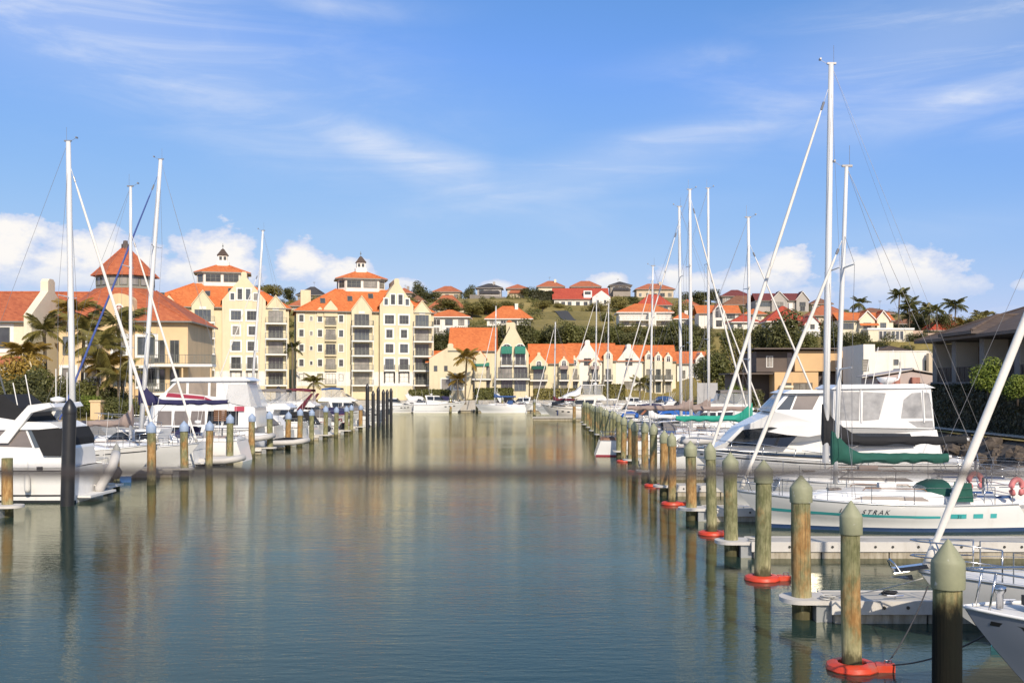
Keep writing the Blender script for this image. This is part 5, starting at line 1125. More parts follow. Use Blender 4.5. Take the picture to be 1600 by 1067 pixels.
# ---- far quay
cruiser('motor_launch', 'far white launch with wide sun roof moored left of the far yacht', PX(728, 200), 200, 0, 9.5, 3.4, 1.5, 2.1, 'sedan', top=gel_white, zs=1.1)
yacht('sloop', 'far white yacht with blue sprayhood moored in front of the yellow gables', PX(742, 200), 199.6, PI, 9.6, 3.2, 1.3, 1.6, 19.5, 'blue', furl_white, bottom=sky_paint, boom=4.0, base=1.9, mr=.12, hood='blue', wire=.014, furl_r=.08, mxf=.62, fh=18)
cruiser('motor_launch', 'small far white launch right of the six black piles', PX(655, 203), 200.5, 0, 7.5, 3.0, 1.3, 1.6, 'sedan')
yacht('sloop', 'far yacht with maroon sail cover left of the moored white cruiser', PX(835, 190), 190, PI, 9.0, 3.0, 1.1, 1.4, 16, 'maroon', furl_white, bottom=navy, boom=3.8, mr=.11, wire=.014, furl_r=.07)
yacht('sloop', 'far yacht with tall mast in front of the white terraces', PX(880, 196), 196, PI, 10.5, 3.2, 1.1, 1.4, 21, 'white', furl_white, bottom=navy, boom=4.2, mr=.12, wire=.014, furl_r=.07, mxf=.45)
yacht('sloop', 'far yacht whose mast stands before the white gable', PX(915, 188), 186, PI, 9.5, 3.0, 1.1, 1.4, 19, None, furl_white, bottom=navy, boom=0, mr=.11, wire=.014, furl_r=.07, mxf=.62)
yacht('sloop', 'far yacht seen between launch and yellow gabled building, dark raked furler', PX(700, 206), 207, 0, 9.0, 3.0, 1.1, 1.4, 17.5, 'blue', mat('grey furled sail', (.25, .22, .22), .8, .1, 2), bottom=navy, boom=3.6, mr=.11, wire=.014, furl_r=.09, mxf=.95, fh=16) if False else None
for k, (px, L_, st, cl, lab) in enumerate(((645, 8.0, 'express', 'navy', 'far white boat with navy canopy behind the far quay pontoon, leftmost'), (697, 8.0, 'express', 'white', 'far white boat with pale canopy behind the white launch'), (775, 8.5, 'sedan', None, 'far launch peeping over the blue hooded yacht'), (838, 8.0, 'express', 'black', 'far white boat with black canopy right of the blue hooded yacht'),
                                   (872, 8.5, 'express', 'grey', 'far white boat with grey canopy left of the moored cruiser'), (930, 9.0, 'sedan', None, 'far launch behind the moored cruiser stern'), (985, 9.0, 'express', 'blue', 'far white boat with blue canopy below the white terraces'), (1035, 9.0, 'sedan', None, 'far launch below the right end of the white terraces'))):
    cruiser('far_boat', lab, PX(px, 207), 207.4 + (k % 3) * .5, 0 if k % 2 else PI, L_, 3.0, 1.3, 1.7, st, cloth=cl, arch=bool(k % 2), port=False)
# ---- mooring ropes
rope_m = mat('dark mooring rope', (.05, .05, .055), .9, .2, 8); rope_w = mat('white mooring rope', (.6, .58, .54), .9, .1, 8)
def rope(label, a, b, sag, m, r=.014):
    a, b = Vector(a), Vector(b); pts = [a.lerp(b, i / 10) - Vector((0, 0, sag * 4 * (i / 10) * (1 - i / 10))) for i in range(11)]
    o = MB().tube(pts, r, 6).obj('mooring_rope', m, None, True); tag(o, label, 'rope', 'mooring ropes')
rope('dark rope from the red collar of the second pile toward the white yacht bow', (6.15, 19.1, .14), (7.5, 20.9, 1.15), .12, rope_m)
rope('second dark rope from the red collar of the second pile toward the shaded launch', (6.2, 19.0, .12), (7.0, 16.2, 1.5), .15, rope_m)
rope('pale rope from the bow of the white yacht to the second finger pontoon', (7.4, 20.9, 1.3), (6.3, 23.0, .55), .05, rope_w, .012)
rope('dark rope from the teal striped yacht bow to the fourth finger cleat', (7.5, 38.4, 1.2), (8.0, 40.2, .55), .08, rope_w, .012)
rope('grey rope from the stern of the sport cruiser to the black pile', (-20.2, 47.2, .9), (-19.6, 45.4, .25), .1, rope_w, .02)

# ---- fenders hung along the hulls
fend_m = MB().lathe([(.02, -.38), (.09, -.36), (.125, -.26), (.125, .26), (.09, .36), (.03, .40)], 12).mesh('fender_body', mat('off white fender', (.70, .68, .64), .5, .08, 3), True); fend_n = MB().lathe([(.02, -.38), (.09, -.36), (.125, -.26), (.125, .26), (.09, .36), (.03, .40)], 12).mesh('fender_body', mat('navy fender', (.03, .04, .10), .5, .1, 3), True); fl_m = MB().tube([(0, 0, .38), (0, .05, .95)], .010, 5).mesh('lanyard', rope_w)
for (x, y, z, mm, lab) in ((-21.6, 46.05, .85, fend_m, 'white fender on the side of the sport cruiser near its stern'), (-23.9, 46.0, .85, fend_n, 'navy fender on the side of the sport cruiser near the left edge'), (-22.6, 54.4, .95, fend_m, 'white fender on the blue bottomed yacht'), (-25.2, 54.35, .95, fend_m, 'second white fender on the blue bottomed yacht, further left'),
                           (9.6, 49.15, 1.05, fend_m, 'white fender on the big flybridge cruiser beside its dark windows'), (-22.4, 61.75, .75, fend_m, 'white fender on the yacht with red boot line'), (2.9, 158.35, 1.0, fend_n, 'navy fender on the moored white cruiser at the far end pontoon')):
    t = thing('fender', lab, 'fender', (x, y, z), 0, 'fenders'); link('fender_body', mm, t); link('lanyard', fl_m, t)

# ---- coiled lines on the near finger pontoons
for k, (x, y, lab) in enumerate(((6.15, 23.05, 'white coiled rope on the nose of the nearest right finger pontoon'), (6.3, 31.7, 'white coiled rope on the second right finger pontoon'), (7.6, 23.5, 'dark coiled rope further along the nearest right finger pontoon'))):
    o = MB().tube([((.10 + .010 * (i % 9)) * math.cos(i * .55), (.10 + .010 * (i % 9)) * math.sin(i * .55), .49 + .0016 * i) for i in range(46)], .012, 5).obj('rope_coil', rope_w if k < 2 else rope_m, None, True, loc=(x, y, 0)); tag(o, lab, 'rope coil')
# ================================================================== BUILDINGS  (local x right, y away from the viewer, facade on y = 0)
WC = {}
panes = [glass_a, glass_a, glass_b, glass_c]
rw = random.Random(5)
def window(par, x, z, w, h, nx=2, nz=2, y=0., fm=None, rz=0., fw=.07, sur=None, sur_m=None, pm=None):
    """frame + panes; z = bottom edge"""
    fm = fm or frame_grey; pm = pm or panes[rw.randrange(4)]; k = (round(w, 2), round(h, 2), nx, nz, fm.name, fw)
    if k not in WC:
        g = MB(); t = -.09
        g.box(-w / 2, -w / 2 + fw, t, -.004, 0, h).box(w / 2 - fw, w / 2, t, -.004, 0, h).box(-w / 2 + fw, w / 2 - fw, t, -.004, 0, fw).box(-w / 2 + fw, w / 2 - fw, t, -.004, h - fw, h)
        for i in range(1, nx): xx = -w / 2 + w * i / nx; g.box(xx - fw * .4, xx + fw * .4, t + .015, -.004, fw, h - fw)
        for j in range(1, nz): zz = h * j / nz; g.box(-w / 2 + fw, w / 2 - fw, t + .02, -.006, zz - fw * .35, zz + fw * .35)
        WC[k] = g.mesh('window', fm)
    o = link('window', WC[k], par, (x, y, z), rz)
    kk = (k, pm.name)
    if kk not in WC: WC[kk] = MB().poly([(-w / 2 + fw, -.02, fw), (w / 2 - fw, -.02, fw), (w / 2 - fw, -.02, h - fw), (-w / 2 + fw, -.02, h - fw)]).mesh('pane', pm)
    link('pane', WC[kk], o)
    if sur:
        ks = ('s', round(w, 2), round(h, 2), sur, (sur_m or frame_white).name)
        if ks not in WC:
            a, b = w / 2, w / 2 + sur; WC[ks] = MB().box(-b, -a, -.06, .05, -sur, h + sur).box(a, b, -.06, .05, -sur, h + sur).box(-a, a, -.06, .05, h, h + sur).box(-a, a, -.08, .05, -sur, 0).mesh('surround', sur_m or frame_white)
        link('surround', WC[ks], o)
    return o
def arch_window(par, x, z, w, h, y=0., fm=None, pm=None):
    n = 10; r = w / 2
    def arc(rr, dz=0): return [(rr * math.cos(math.pi * i / n), h + rr * math.sin(math.pi * i / n)) for i in range(n + 1)]
    o_ = arc(r + .14); i_ = arc(r); g = MB()
    pts_o = [(r + .14, 0)] + o_ + [(-r - .14, 0)]; pts_i = [(r, 0)] + i_ + [(-r, 0)]
    for k in range(len(pts_o) - 1):
        a, b, c, d = pts_o[k], pts_o[k + 1], pts_i[k + 1], pts_i[k]; g.add([(p[0], -.08, p[1]) for p in (a, b, c, d)] + [(p[0], 0, p[1]) for p in (a, b, c, d)], [(3, 2, 1, 0), (0, 1, 5, 4), (2, 3, 7, 6)])
    o = g.obj('window', fm or frame_white, par, loc=(x, y, z))
    MB().poly([(p[0], -.012, p[1]) for p in reversed(pts_i)]).obj('pane', pm or glass_a, o)
    MB().box(-.03, .03, -.05, -.014, 0, h + r * .95).box(-r, -.03, -.05, -.014, h - .03, h + .03).box(.03, r, -.05, -.014, h - .03, h + .03).obj('glazing_bar', fm or frame_white, o)
    return o
def wall(par, x0, x1, y0, y1, z0, z1, m, name='wall'): return MB().box(x0, x1, y0, y1, z0, z1).obj(name, m, par)
def gable_wall(par, x0, x1, y0, y1, z0, ze, zp, m, name='gable_wall', xp=None):
    xp = (x0 + x1) / 2 if xp is None else xp
    return MB().prism_y([(x0, z0), (x1, z0), (x1, ze), (xp, zp), (x0, ze)], y0, y1).obj(name, m, par)
def stepped_gable(par, x0, x1, y0, y1, z0, ze, zp, m, name='gable_wall', cap=.55):
    xm = (x0 + x1) / 2; k = (zp - ze); cap = min(cap, .085 * (x1 - x0)); u = cap / .55
    pts = [(x0, z0), (x1, z0), (x1, ze), (xm + cap, zp - k * .12), (xm + cap, zp + .30 * u), (xm + cap * .55, zp + .55 * u), (xm - cap * .55, zp + .55 * u), (xm - cap, zp + .30 * u), (xm - cap, zp - k * .12), (x0, ze)]
    return MB().prism_y(pts, y0, y1).obj(name, m, par)
def verge(par, x0, x1, y, ze, zp, m=None, th=.22, dy=.14):
    xm = (x0 + x1) / 2; g = MB()
    for s, xa in ((-1, x0), (1, x1)):
        pts = [(xa, ze), (xm, zp), (xm, zp + th), (xa, ze + th)]
        if s == 1: pts = pts[::-1]
        g.prism_y(pts, y - dy, y + .02)
    g.obj('verge', m or frame_white, par)
def roof_gable(par, x0, x1, y0, y1, ze, zr, m, axis='y', oh=.35, th=.16, name='roof', fascia=None):
    """two tiled slopes, ridge along the given axis"""
    g = MB()
    if axis == 'y':
        xm = (x0 + x1) / 2; sl = (zr - ze) / (xm - x0); a, b = x0 - oh, x1 + oh; za = ze - sl * oh
        for xa in (a, b): g.add([(xa, y0, za), (xm, y0, zr), (xm, y1, zr), (xa, y1, za), (xa, y0, za + th), (xm, y0, zr + th), (xm, y1, zr + th), (xa, y1, za + th)],
              [(4, 5, 6, 7)[::(1 if xa == a else -1)], (0, 3, 2, 1), (0, 1, 5, 4), (3, 7, 6, 2), (0, 4, 7, 3)])
        r = g.obj(name, m, par); MB().tube([(xm, y0, zr + th), (xm, y1, zr + th)], .13, 6).obj('ridge_cap', m, r)
    else:
        ym = (y0 + y1) / 2; sl = (zr - ze) / (ym - y0); a, b = y0 - oh, y1 + oh; za = ze - sl * oh
        for ya in (a, b): g.add([(x0, ya, za), (x1, ya, za), (x1, ym, zr), (x0, ym, zr), (x0, ya, za + th), (x1, ya, za + th), (x1, ym, zr + th), (x0, ym, zr + th)],
              [(4, 5, 6, 7)[::(1 if ya == a else -1)], (0, 1, 5, 4), (0, 4, 7, 3), (1, 2, 6, 5), (0, 3, 2, 1)])
        r = g.obj(name, m, par); MB().tube([(x0, ym, zr + th), (x1, ym, zr + th)], .13, 6).obj('ridge_cap', m, r)
        MB().box(x0, x1, a - .10, a - .005, za - .06, za + .10).obj('gutter', fascia or rail_grey, r)
    return r
def roof_hip(par, x0, x1, y0, y1, ze, zr, m, oh=.6, name='roof', gutter=None):
    x0 -= oh; x1 += oh; y0 -= oh; y1 += oh; W, D = x1 - x0, y1 - y0; k = min(W, D) / 2
    if W >= D: a, b = (x0 + k, (y0 + y1) / 2), (x1 - k, (y0 + y1) / 2)
    else: a, b = ((x0 + x1) / 2, y0 + k), ((x0 + x1) / 2, y1 - k)
    if abs(W - D) < .05: b = (a[0] + .01, a[1])
    vs = [(x0, y0, ze), (x1, y0, ze), (x1, y1, ze), (x0, y1, ze), (a[0], a[1], zr), (b[0], b[1], zr)]
    fs = [(0, 1, 5, 4), (1, 2, 5), (2, 3, 4, 5), (3, 0, 4), (3, 2, 1, 0)] if W >= D else [(0, 1, 4), (1, 2, 5, 4), (2, 3, 5), (3, 0, 4, 5), (3, 2, 1, 0)]
    r = MB().add(vs, fs).obj(name, m, par)
    g = MB(); ends = [(0, 4), (3, 4), (1, 5), (2, 5)] if W >= D else [(0, 4), (1, 4), (2, 5), (3, 5)]
    for p, q in ends + [(4, 5)]: g.tube([vs[p], vs[q]], .12, 6)
    g.obj('ridge_cap', m, r)
    MB().box(x0 - .02, x1 + .02, y0 - .02, y1 + .02, ze - .22, ze - .004).obj('eaves_board', gutter or rail_grey, r)
    return r
def railing(par, x0, x1, y0, y1, z, h=1.0, step=.16, name='railing', m=None, sides=True):
    g = MB(); r = .025
    runs = [((x0, y0), (x1, y0))] + ([((x0, y0), (x0, y1)), ((x1, y0), (x1, y1))] if sides else [])
    for a, b in runs:
        L_ = math.hypot(b[0] - a[0], b[1] - a[1]); n = max(2, int(L_ / step))
        g.tube([(*a, z + h), (*b, z + h)], r, 4).tube([(*a, z + .1), (*b, z + .1)], r * .7, 4)
        for i in range(n + 1):
            t = i / n; x, y = a[0] + (b[0] - a[0]) * t, a[1] + (b[1] - a[1]) * t
            q = .03 if i % 6 == 0 else .012; g.box(x - q, x + q, y - q, y + q, z, z + h)
    return g.obj(name, m or rail_grey, par)
def balcony(par, x0, x1, z, y=0., depth=1.6, slab=True, m=None):
    b = MB().box(x0, x1, y - depth, y - .003, z - .28, z).obj('balcony', m or slab_white, par)
    railing(b, x0 + .06, x1 - .06, y - depth + .06, y - .05, z, 1.0); return b
def lantern(par, cx, cy, w, d, z0, z1, zr, roof):
    hw, hd = w / 2, d / 2
    ch = 1.4
    pts = [(cx - hw + ch, cy - hd), (cx + hw - ch, cy - hd), (cx + hw, cy - hd + ch), (cx + hw, cy + hd - ch), (cx + hw - ch, cy + hd), (cx - hw + ch, cy + hd), (cx - hw, cy + hd - ch), (cx - hw, cy - hd + ch)]
    MB().prism_z(pts, z0 - 1.5, z1).obj('lantern_wall', white_wall, par)
    o = 1.0; e = [(cx + (x - cx) * 1.13, cy + (y - cy) * 1.13) for x, y in pts]; n = 8
    vs = [(x, y, z1 + .01) for x, y in e] + [(cx + (x - cx) * .16, cy + (y - cy) * .16, zr) for x, y in pts]
    r = MB().add(vs, [(i, (i + 1) % n, (i + 1) % n + n, i + n) for i in range(n)] + [tuple(range(n - 1, -1, -1))]).obj('lantern_roof', roof, par)
    g = MB()
    for i in range(n): g.tube([vs[i], vs[i + n]], .10, 5)
    g.obj('ridge_cap', roof, r)
    MB().prism_z([(cx + (x - cx) * 1.14, cy + (y - cy) * 1.14) for x, y in pts], z1 - .2, z1 + .004).obj('eaves_board', rail_grey, r)
    wn = (w - 2 * ch) / 2 - .5; hz = (z1 - z0) * .58
    for s in (-1, 1): window(par, cx + s * (w - 2 * ch) / 4, z0 + (z1 - z0) * .25, wn, hz, 3, 2, cy - hd)
    for s in (-1, 1):
        o_ = window(par, cx + s * (hw - ch / 2), z0 + (z1 - z0) * .25, 1.35, hz, 2, 2, cy - hd + ch / 2, rz=s * R(45))
    for s in (-1, 1): window(par, cx + s * hw, z0 + (z1 - z0) * .25, 2.0, hz, 3, 2, cy, rz=s * R(90))
    # cupola
    c = MB().box(cx - 1.15, cx + 1.15, cy - 1.15, cy + 1.15, zr - .9, zr + .55).box(cx - .85, cx + .85, cy - .85, cy + .85, zr + .55, zr + 1.75).obj('cupola', white_wall, par)
    MB().lathe([(1.55, zr + 1.76), (1.05, zr + 2.25), (.45, zr + 2.9), (.06, zr + 3.15)], 4, (cx, cy)).obj('cupola_roof', tile_umber, c)
    MB().tube([(cx, cy, zr + 3.0), (cx, cy, zr + 4.1)], .05, 5).tube([(cx, cy, zr + 3.5), (cx, cy, zr + 3.75)], .14, 6).obj('finial', rail_grey, c)
    for s in (-1, 1): MB().box(cx + s * .4 - .25, cx + s * .4 + .25, cy - .87, cy - .852, zr + .8, zr + 1.5).obj('cupola_window', glass_a, c)
def tower_block(px, d, zg, rz, label, mg=6.7, lx=13.2, left_wing=True):
    """five storey apartment block with gabled bay, balcony stacks and roof lantern; origin at its left front corner"""
    t = thing('apartment_block', label, 'apartment building', (PX(px, d), d, zg), rz); FL = 2.92; base = 3.1; ze = 17.6
    x1 = 10.7; x2 = 14.7; x3 = 16.2; x4 = x3 + mg; x5 = x4 + 3.7; Dp = 16
    fl = [base + FL * k for k in range(5)]
    wall(t, 0, x5 + .6, .8, Dp, -3, ze, cream_wall)
    # white painted band on the first floor
    for a, b, y in ((.01, x1 - .01, .74), (x2 + .01, x3 - .01, .74), (x3 + .01, x4 - .01, -.66)): wall(t, a, b, y, y + .1, base - .25, base + FL - .35, white_wall, 'plaster_band')
    # left bay and right bay with balconies and small gables
    for (a, b, y, zt, zp) in ((x1, x2, .1, ze + .2, ze + 3.0), (x4, x5, .3, ze - .1, ze + 2.3)):
        gable_wall(t, a, b, y, 3, -3, zt, zp, cream_wall, 'bay_wall'); roof_gable(t, a, b, y + .12, 7.5, zt + .02, zp + .02, tile_orange, 'y', .25)
        verge(t, a - .1, b + .1, y, zt, zp + .05, cream_wall)
        for k, z in enumerate(fl):
            balcony(t, a - .1, b + .25, z, y, 1.7)
            window(t, (a + b) / 2, z + .02, (b - a) * .74, 2.35, 4, 1, y, fw=.09)
        MB().tube([(b + .15, y - 1.6, -1), (b + .15, y - 1.6, fl[4])], .06, 6).tube([(a, y - 1.6, -1), (a, y - 1.6, fl[4])], .06, 6).obj('balcony_post', frame_white, t)
        wall(t, (a + b) / 2 - .62, (a + b) / 2 + .62, y - .05, y + .1, fl[4] + 2.42, fl[4] + 2.95, white_wall, 'lunette')
    # main gable
    gz = ze + 1.4; gp = ze + 6.2; xm = (x3 + x4) / 2
    stepped_gable(t, x3, x4, -.6, 9, -3, gz, gp, cream_wall, 'gable_wall', .5); roof_gable(t, x3, x4, -.45, 12, gz + .03, gp - .2, tile_orange, 'y', .3)
    for s in (-1, 1):
        for k, (w_, h_, n_, zo) in enumerate(((1.7, 1.9, 2, .6), (1.75, 2.2, 2, .1), (1.6, 1.75, 2, .55), (1.25, 1.65, 2, .6), (1.85, 1.75, 3, .45))):
            window(t, xm + s * 1.45, fl[k] + zo, w_, h_, n_, 2 if k != 1 else 1, -.6, sur=.28)
            if k == 1: balcony(t, xm + s * 1.45 - 1.1, xm + s * 1.45 + 1.1, fl[k] + .05, -.68, .7)
        window(t, xm + s * .75, ze + 1.5, .85, 2.0, 1, 2, -.6, sur=.22); window(t, xm + s * 2.1, ze + 1.4, .7, 1.25, 1, 1, -.6, sur=.2)
    MB().tube([(xm, -.7, 0), (xm, -.7, fl[4])], .05, 6).obj('downpipe', frame_white, t)
    # left facade
    for x, kind in ((1.0, 'w'), (2.9, 's'), (4.6, 'w'), (8.7, 'w')):
        for k, z in enumerate(fl):
            if kind == 'w': window(t, x, z + .75, .85, 1.35, 1, 2, .8, sur=.16)
            else: window(t, x, z + 1.0, .5, .75, 1, 1, .8, sur=.1)
    for k, z in enumerate(fl):
        window(t, 6.65, z + .15, 1.9, 2.1, 3, 1, .8, fw=.09); balcony(t, 5.5, 7.8, z + .1, .8, .55, m=cream_wall)
    gable_wall(t, 5.3, 8.0, .55, 3, ze - 1.0, ze + .6, ze + 2.2, cream_wall, 'dormer_wall'); roof_gable(t, 5.3, 8.0, .6, 6, ze + .62, ze + 2.25, tile_orange, 'y', .3, name='dormer_roof')
    gable_wall(t, 4.0, 5.2, .6, 2.5, ze - 1.0, ze + .3, ze + .9, cream_wall, 'dormer_wall')
    for x in (.0 + .15, 3.75, 9.7): MB().tube([(x, .72, 0), (x, .72, ze)], .05, 6).obj('downpipe', frame_white, t)
    # big roof: eave all round, rises to the lantern
    e = (-.5, x5 + 1.1, .25, Dp + .4); zt = ze + 4.9; q = (lx - 5.2, lx + 5.2, 5.5, 11.5)
    vs = [(e[0], e[2], ze), (e[1], e[2], ze), (e[1], e[3], ze), (e[0], e[3], ze), (q[0], q[2], zt), (q[1], q[2], zt), (q[1], q[3], zt), (q[0], q[3], zt)]
    r = MB().add(vs, [(0, 1, 5, 4), (1, 2, 6, 5), (2, 3, 7, 6), (3, 0, 4, 7), (4, 5, 6, 7), (3, 2, 1, 0)]).obj('roof', tile_orange, t)
    MB().tube([vs[0], vs[4]], .14, 6).tube([vs[1], vs[5]], .14, 6).obj('ridge_cap', tile_orange, r); MB().box(e[0], e[1], e[2] - .12, e[2], ze - .12, ze + .05).obj('gutter', rail_grey, r)
    for x, y in ((5.2, 2.6), (lx - 2.6, 3.2), (lx + 1.6, 3.9)):
        z = ze + (y - e[2]) / (q[2] - e[2]) * 4.9; o = MB().box(-.5, .5, -.75, .75, .02, .14).obj('roof_light', frame_grey, r, loc=(x, y, z)); o.rotation_euler = (math.atan2(4.9, q[2] - e[2]), 0, 0)
        MB().box(-.42, .42, -.66, .66, .14, .15).obj('pane', glass_a, o)
    lantern(t, lx, 8.5, 9.4, 7.0, ze + 4.6, ze + 7.1, ze + 8.9, tile_orange)
    wall(t, 1.0, 3.0, 6, 8, ze + .5, ze + 4.6, cream_wall, 'chimney')
    return t
tower_block(463, 213, 2.0, R(14), 'right hand tall cream apartment block with orange roof and long window wall on its left')
tower_block(204, 200, 2.0, R(14), 'tall cream apartment block with orange roof and lantern beside the domed building', mg=7.9, lx=16.0)

# ---------------- domed building on the left
def domed_building():
    d = 118; zg = 1.7; s = F / d; X0 = PX(92, d)
    t = thing('domed_building', 'tan waterfront building with eight sided orange tiled dome at the left', 'building', (X0, d, zg), R(6)); w_ = 13.6; ze = 10.3; Dp = 14
    wall(t, 0, w_, 0, Dp, -3, ze, tan_wall)
    # main roof as a broad pyramid below the drum
    cx, cy = 5.15, 7.0; zt = 14.3
    e = (-.6, w_ + .5, -.6, Dp + .5)
    n = 8; rr = 3.35; top = [(cx + rr * math.cos(R(22.5 + 45 * i)), cy + rr * math.sin(R(22.5 + 45 * i)), zt) for i in range(8)]
    corners = [(e[1], e[2]), (e[1], e[3]), (e[0], e[3]), (e[0], e[2])]
    vs = top + [(x, y, ze) for x, y in ((e[1], cy - 2), (e[1], cy + 2), (cx + 2, e[3]), (cx - 2, e[3]), (e[0], cy + 2), (e[0], cy - 2), (cx - 2, e[2]), (cx + 2, e[2]))] + [(x, y, ze) for x, y in corners]
    fs = [(7, 8, 9, 0), (1, 10, 11, 2), (3, 12, 13, 4), (5, 14, 15, 6), (0, 9, 17, 10, 1), (2, 11, 18, 12, 3), (4, 13, 19, 14, 5), (6, 15, 16, 8, 7)]
    fs = [(0, 7, 8, 9), (1, 10, 11, 2)[::-1]] and []
    # slopes: front, right, back, left built from the octagon outwards
    fs = [(5, 6, 15, 14), (6, 7, 8, 16, 15), (7, 0, 9, 8), (0, 1, 10, 17, 9), (1, 2, 11, 10), (2, 3, 12, 18, 11), (3, 4, 13, 12), (4, 5, 14, 19, 13)]
    r = MB().add(vs, [f[::-1] for f in fs]).obj('roof', tile_rust, t)
    MB().box(e[0], e[1], e[2] - .12, e[2] + .02, ze - .14, ze + .02).box(e[1] - .02, e[1] + .1, e[2], e[3], ze - .14, ze + .02).obj('gutter', rail_grey, r)
    g = MB()
    for a, b in ((6, 16), (7, 16), (0, 17), (5, 19)): g.tube([vs[a], vs[b]], .11, 6)
    g.obj('ridge_cap', tile_rust, r)
    MB().lathe([(3.2, zt - .6), (3.2, zt + 1.5)], 8, (cx, cy)).obj('drum', mat('grey green drum', (.27, .26, .21), .7, .1, 1), t)
    for i in range(8):
        an = R(45 * i); nx, ny = math.cos(an), math.sin(an); ap = 3.2 * math.cos(R(22.5))
        for q in (-.55, .55): window(t, cx + nx * ap - ny * q, zt + .35, .9, .95, 1, 1, cy + ny * ap + nx * q, rz=an + R(90), fw=.06, fm=frame_grey, pm=glass_b)
    e2 = [(cx + 3.75 * math.cos(R(22.5 + 45 * i)), cy + 3.75 * math.sin(R(22.5 + 45 * i)), zt + 1.45) for i in range(8)]
    dome = MB().add(e2 + [(cx + .42 * math.cos(R(22.5 + 45 * i)), cy + .42 * math.sin(R(22.5 + 45 * i)), zt + 4.75) for i in range(8)], [(i, (i + 1) % 8, (i + 1) % 8 + 8, i + 8) for i in range(8)] + [tuple(range(7, -1, -1))]).obj('dome_roof', tile_rust, t)
    g = MB()
    for i in range(8): g.tube([e2[i], (cx + .42 * math.cos(R(22.5 + 45 * i)), cy + .42 * math.sin(R(22.5 + 45 * i)), zt + 4.75)], .09, 5)
    g.obj('ridge_cap', tile_rust, dome)
    MB().lathe([(.46, zt + 4.5), (.46, zt + 5.25), (.30, zt + 5.3), (.24, zt + 5.65), (.04, zt + 5.7)], 8, (cx, cy)).obj('dome_cap', brown_clad, t)
    # curved front gable
    pts = [(4.9, -2), (8.0, -2), (8.0, 11.6)]
    for i in range(9): an = math.pi * i / 8; pts.append((6.45 + 1.35 * math.cos(an), 12.3 + 1.0 * math.sin(an)))
    pts += [(4.9, 11.6)]
    MB().prism_y(pts, -.5, 3.5).obj('gable_wall', tan_wall, t); roof_gable(t, 4.7, 8.2, -.3, 6, 11.5, 12.9, tile_rust, 'y', .1) if False else None
    arch_window(t, 6.45, 10.9, .62, .8, -.5, frame_white, brick_red)
    for z, row in ((6.6, ((6.5, 1.3, 1), (9.2, 1.9, 1), (1.0, 1.2, 0), (3.6, 1.2, 1))), (3.2, ((9.2, 2.2, 1), (3.4, 1.4, 1), (6.5, 1.4, 0), (1.0, 1.3, 1)))):
        for x, w, su in row: window(t, x, z, w, 2.0, 2, 1, -.5 if 4.9 < x < 8 else 0, sur=.3 if su else .0, fw=.08)
    for x, w in ((10.6, 1.2), (12.2, 1.0)):
        window(t, x, 5.75, w, 2.5, 2, 1, 0, fw=.08); window(t, x, 2.6, w, 2.5, 2, 1, 0, fw=.08)
    balcony(t, 9.9, 16.6, 5.6, 0.3, 2.4); balcony(t, 9.9, 16.6, 2.5, 0.3, 2.8)
    wall(t, w_ + .003, 16.5, .35, 9, -3, 2.45, tan_wall, 'side_wall')
    MB().tube([(13.4, -1.8, -2), (13.4, -1.8, 5.3)], .1, 8).tube([(16.4, -1.8, -2), (16.4, -1.8, 5.3)], .1, 8).obj('balcony_post', tan_wall, t)
    wall(t, -.05, w_ + .05, -.06, .0 - .004, 2.0, 2.2, brown_clad, 'string_course')
    window(t, 10.5, -.2, .95, 2.0, 1, 1, 0, fm=brown_clad); window(t, 2.5, .0, 1.6, 1.6, 2, 1, 0)
    return t
domed_building()
def long_left():
    d = 116; t = thing('gabled_building', 'rust roofed wing with tall side gable at the left edge behind trees', 'building', (PX(-80, d), d, 1.7), R(0)); w_ = 7.3
    L_ = (PX(46, d) - PX(-80, d))
    wall(t, 0, L_, 0, 8, -3, 10.35, pale_cream); roof_gable(t, 0, L_ - .3, 0, 8, 10.4, 13.4, tile_rust, 'x', .5)
    # gable end (facing the channel) with raised parapet
    MB().prism_x([(-.7, -3), (8.7, -3), (8.7, 11.0), (4.9, 13.6), (4.9, 14.7), (4.5, 15.0), (3.6, 15.0), (3.2, 14.7), (3.2, 13.6), (-.7, 10.8)], L_ - .28, L_ + .55).obj('gable_wall', pale_cream, t)
    window(t, L_ + .55, 9.8, .6, 1.6, 1, 2, 4.0, rz=R(90), pm=brick_red); 
    for x in (L_ - 3.6, L_ - 9): window(t, x, 7.2, 3.1, 2.3, 2, 1, 0, sur=.4, fw=.08, pm=glass_a)
    MB().add([(-.2, -2.2, 5.4), (L_ + .4, -2.2, 5.4), (L_ + .4, .0, 6.4), (-.2, .0, 6.4)], [(0, 1, 2, 3)]).obj('lean_to_roof', tile_terra, t)
    MB().box(0, L_ + .2, -2.0, -.003, -3, 5.38).obj('lean_to_wall', pale_cream, t)
    t2 = thing('gabled_building', 'rust roofed link between the left gable and the domed building', 'building', (PX(48, 124), 124, 1.7), 0)
    wall(t2, 0, 6.5, 0, 6, -3, 8.6, tan_wall); roof_gable(t2, -1.5, 7.6, -1, 8, 9.0, 14.0, tile_rust, 'x', .4); window(t2, 3.2, 5.2, 2.6, 2.4, 3, 1, 0)
long_left()

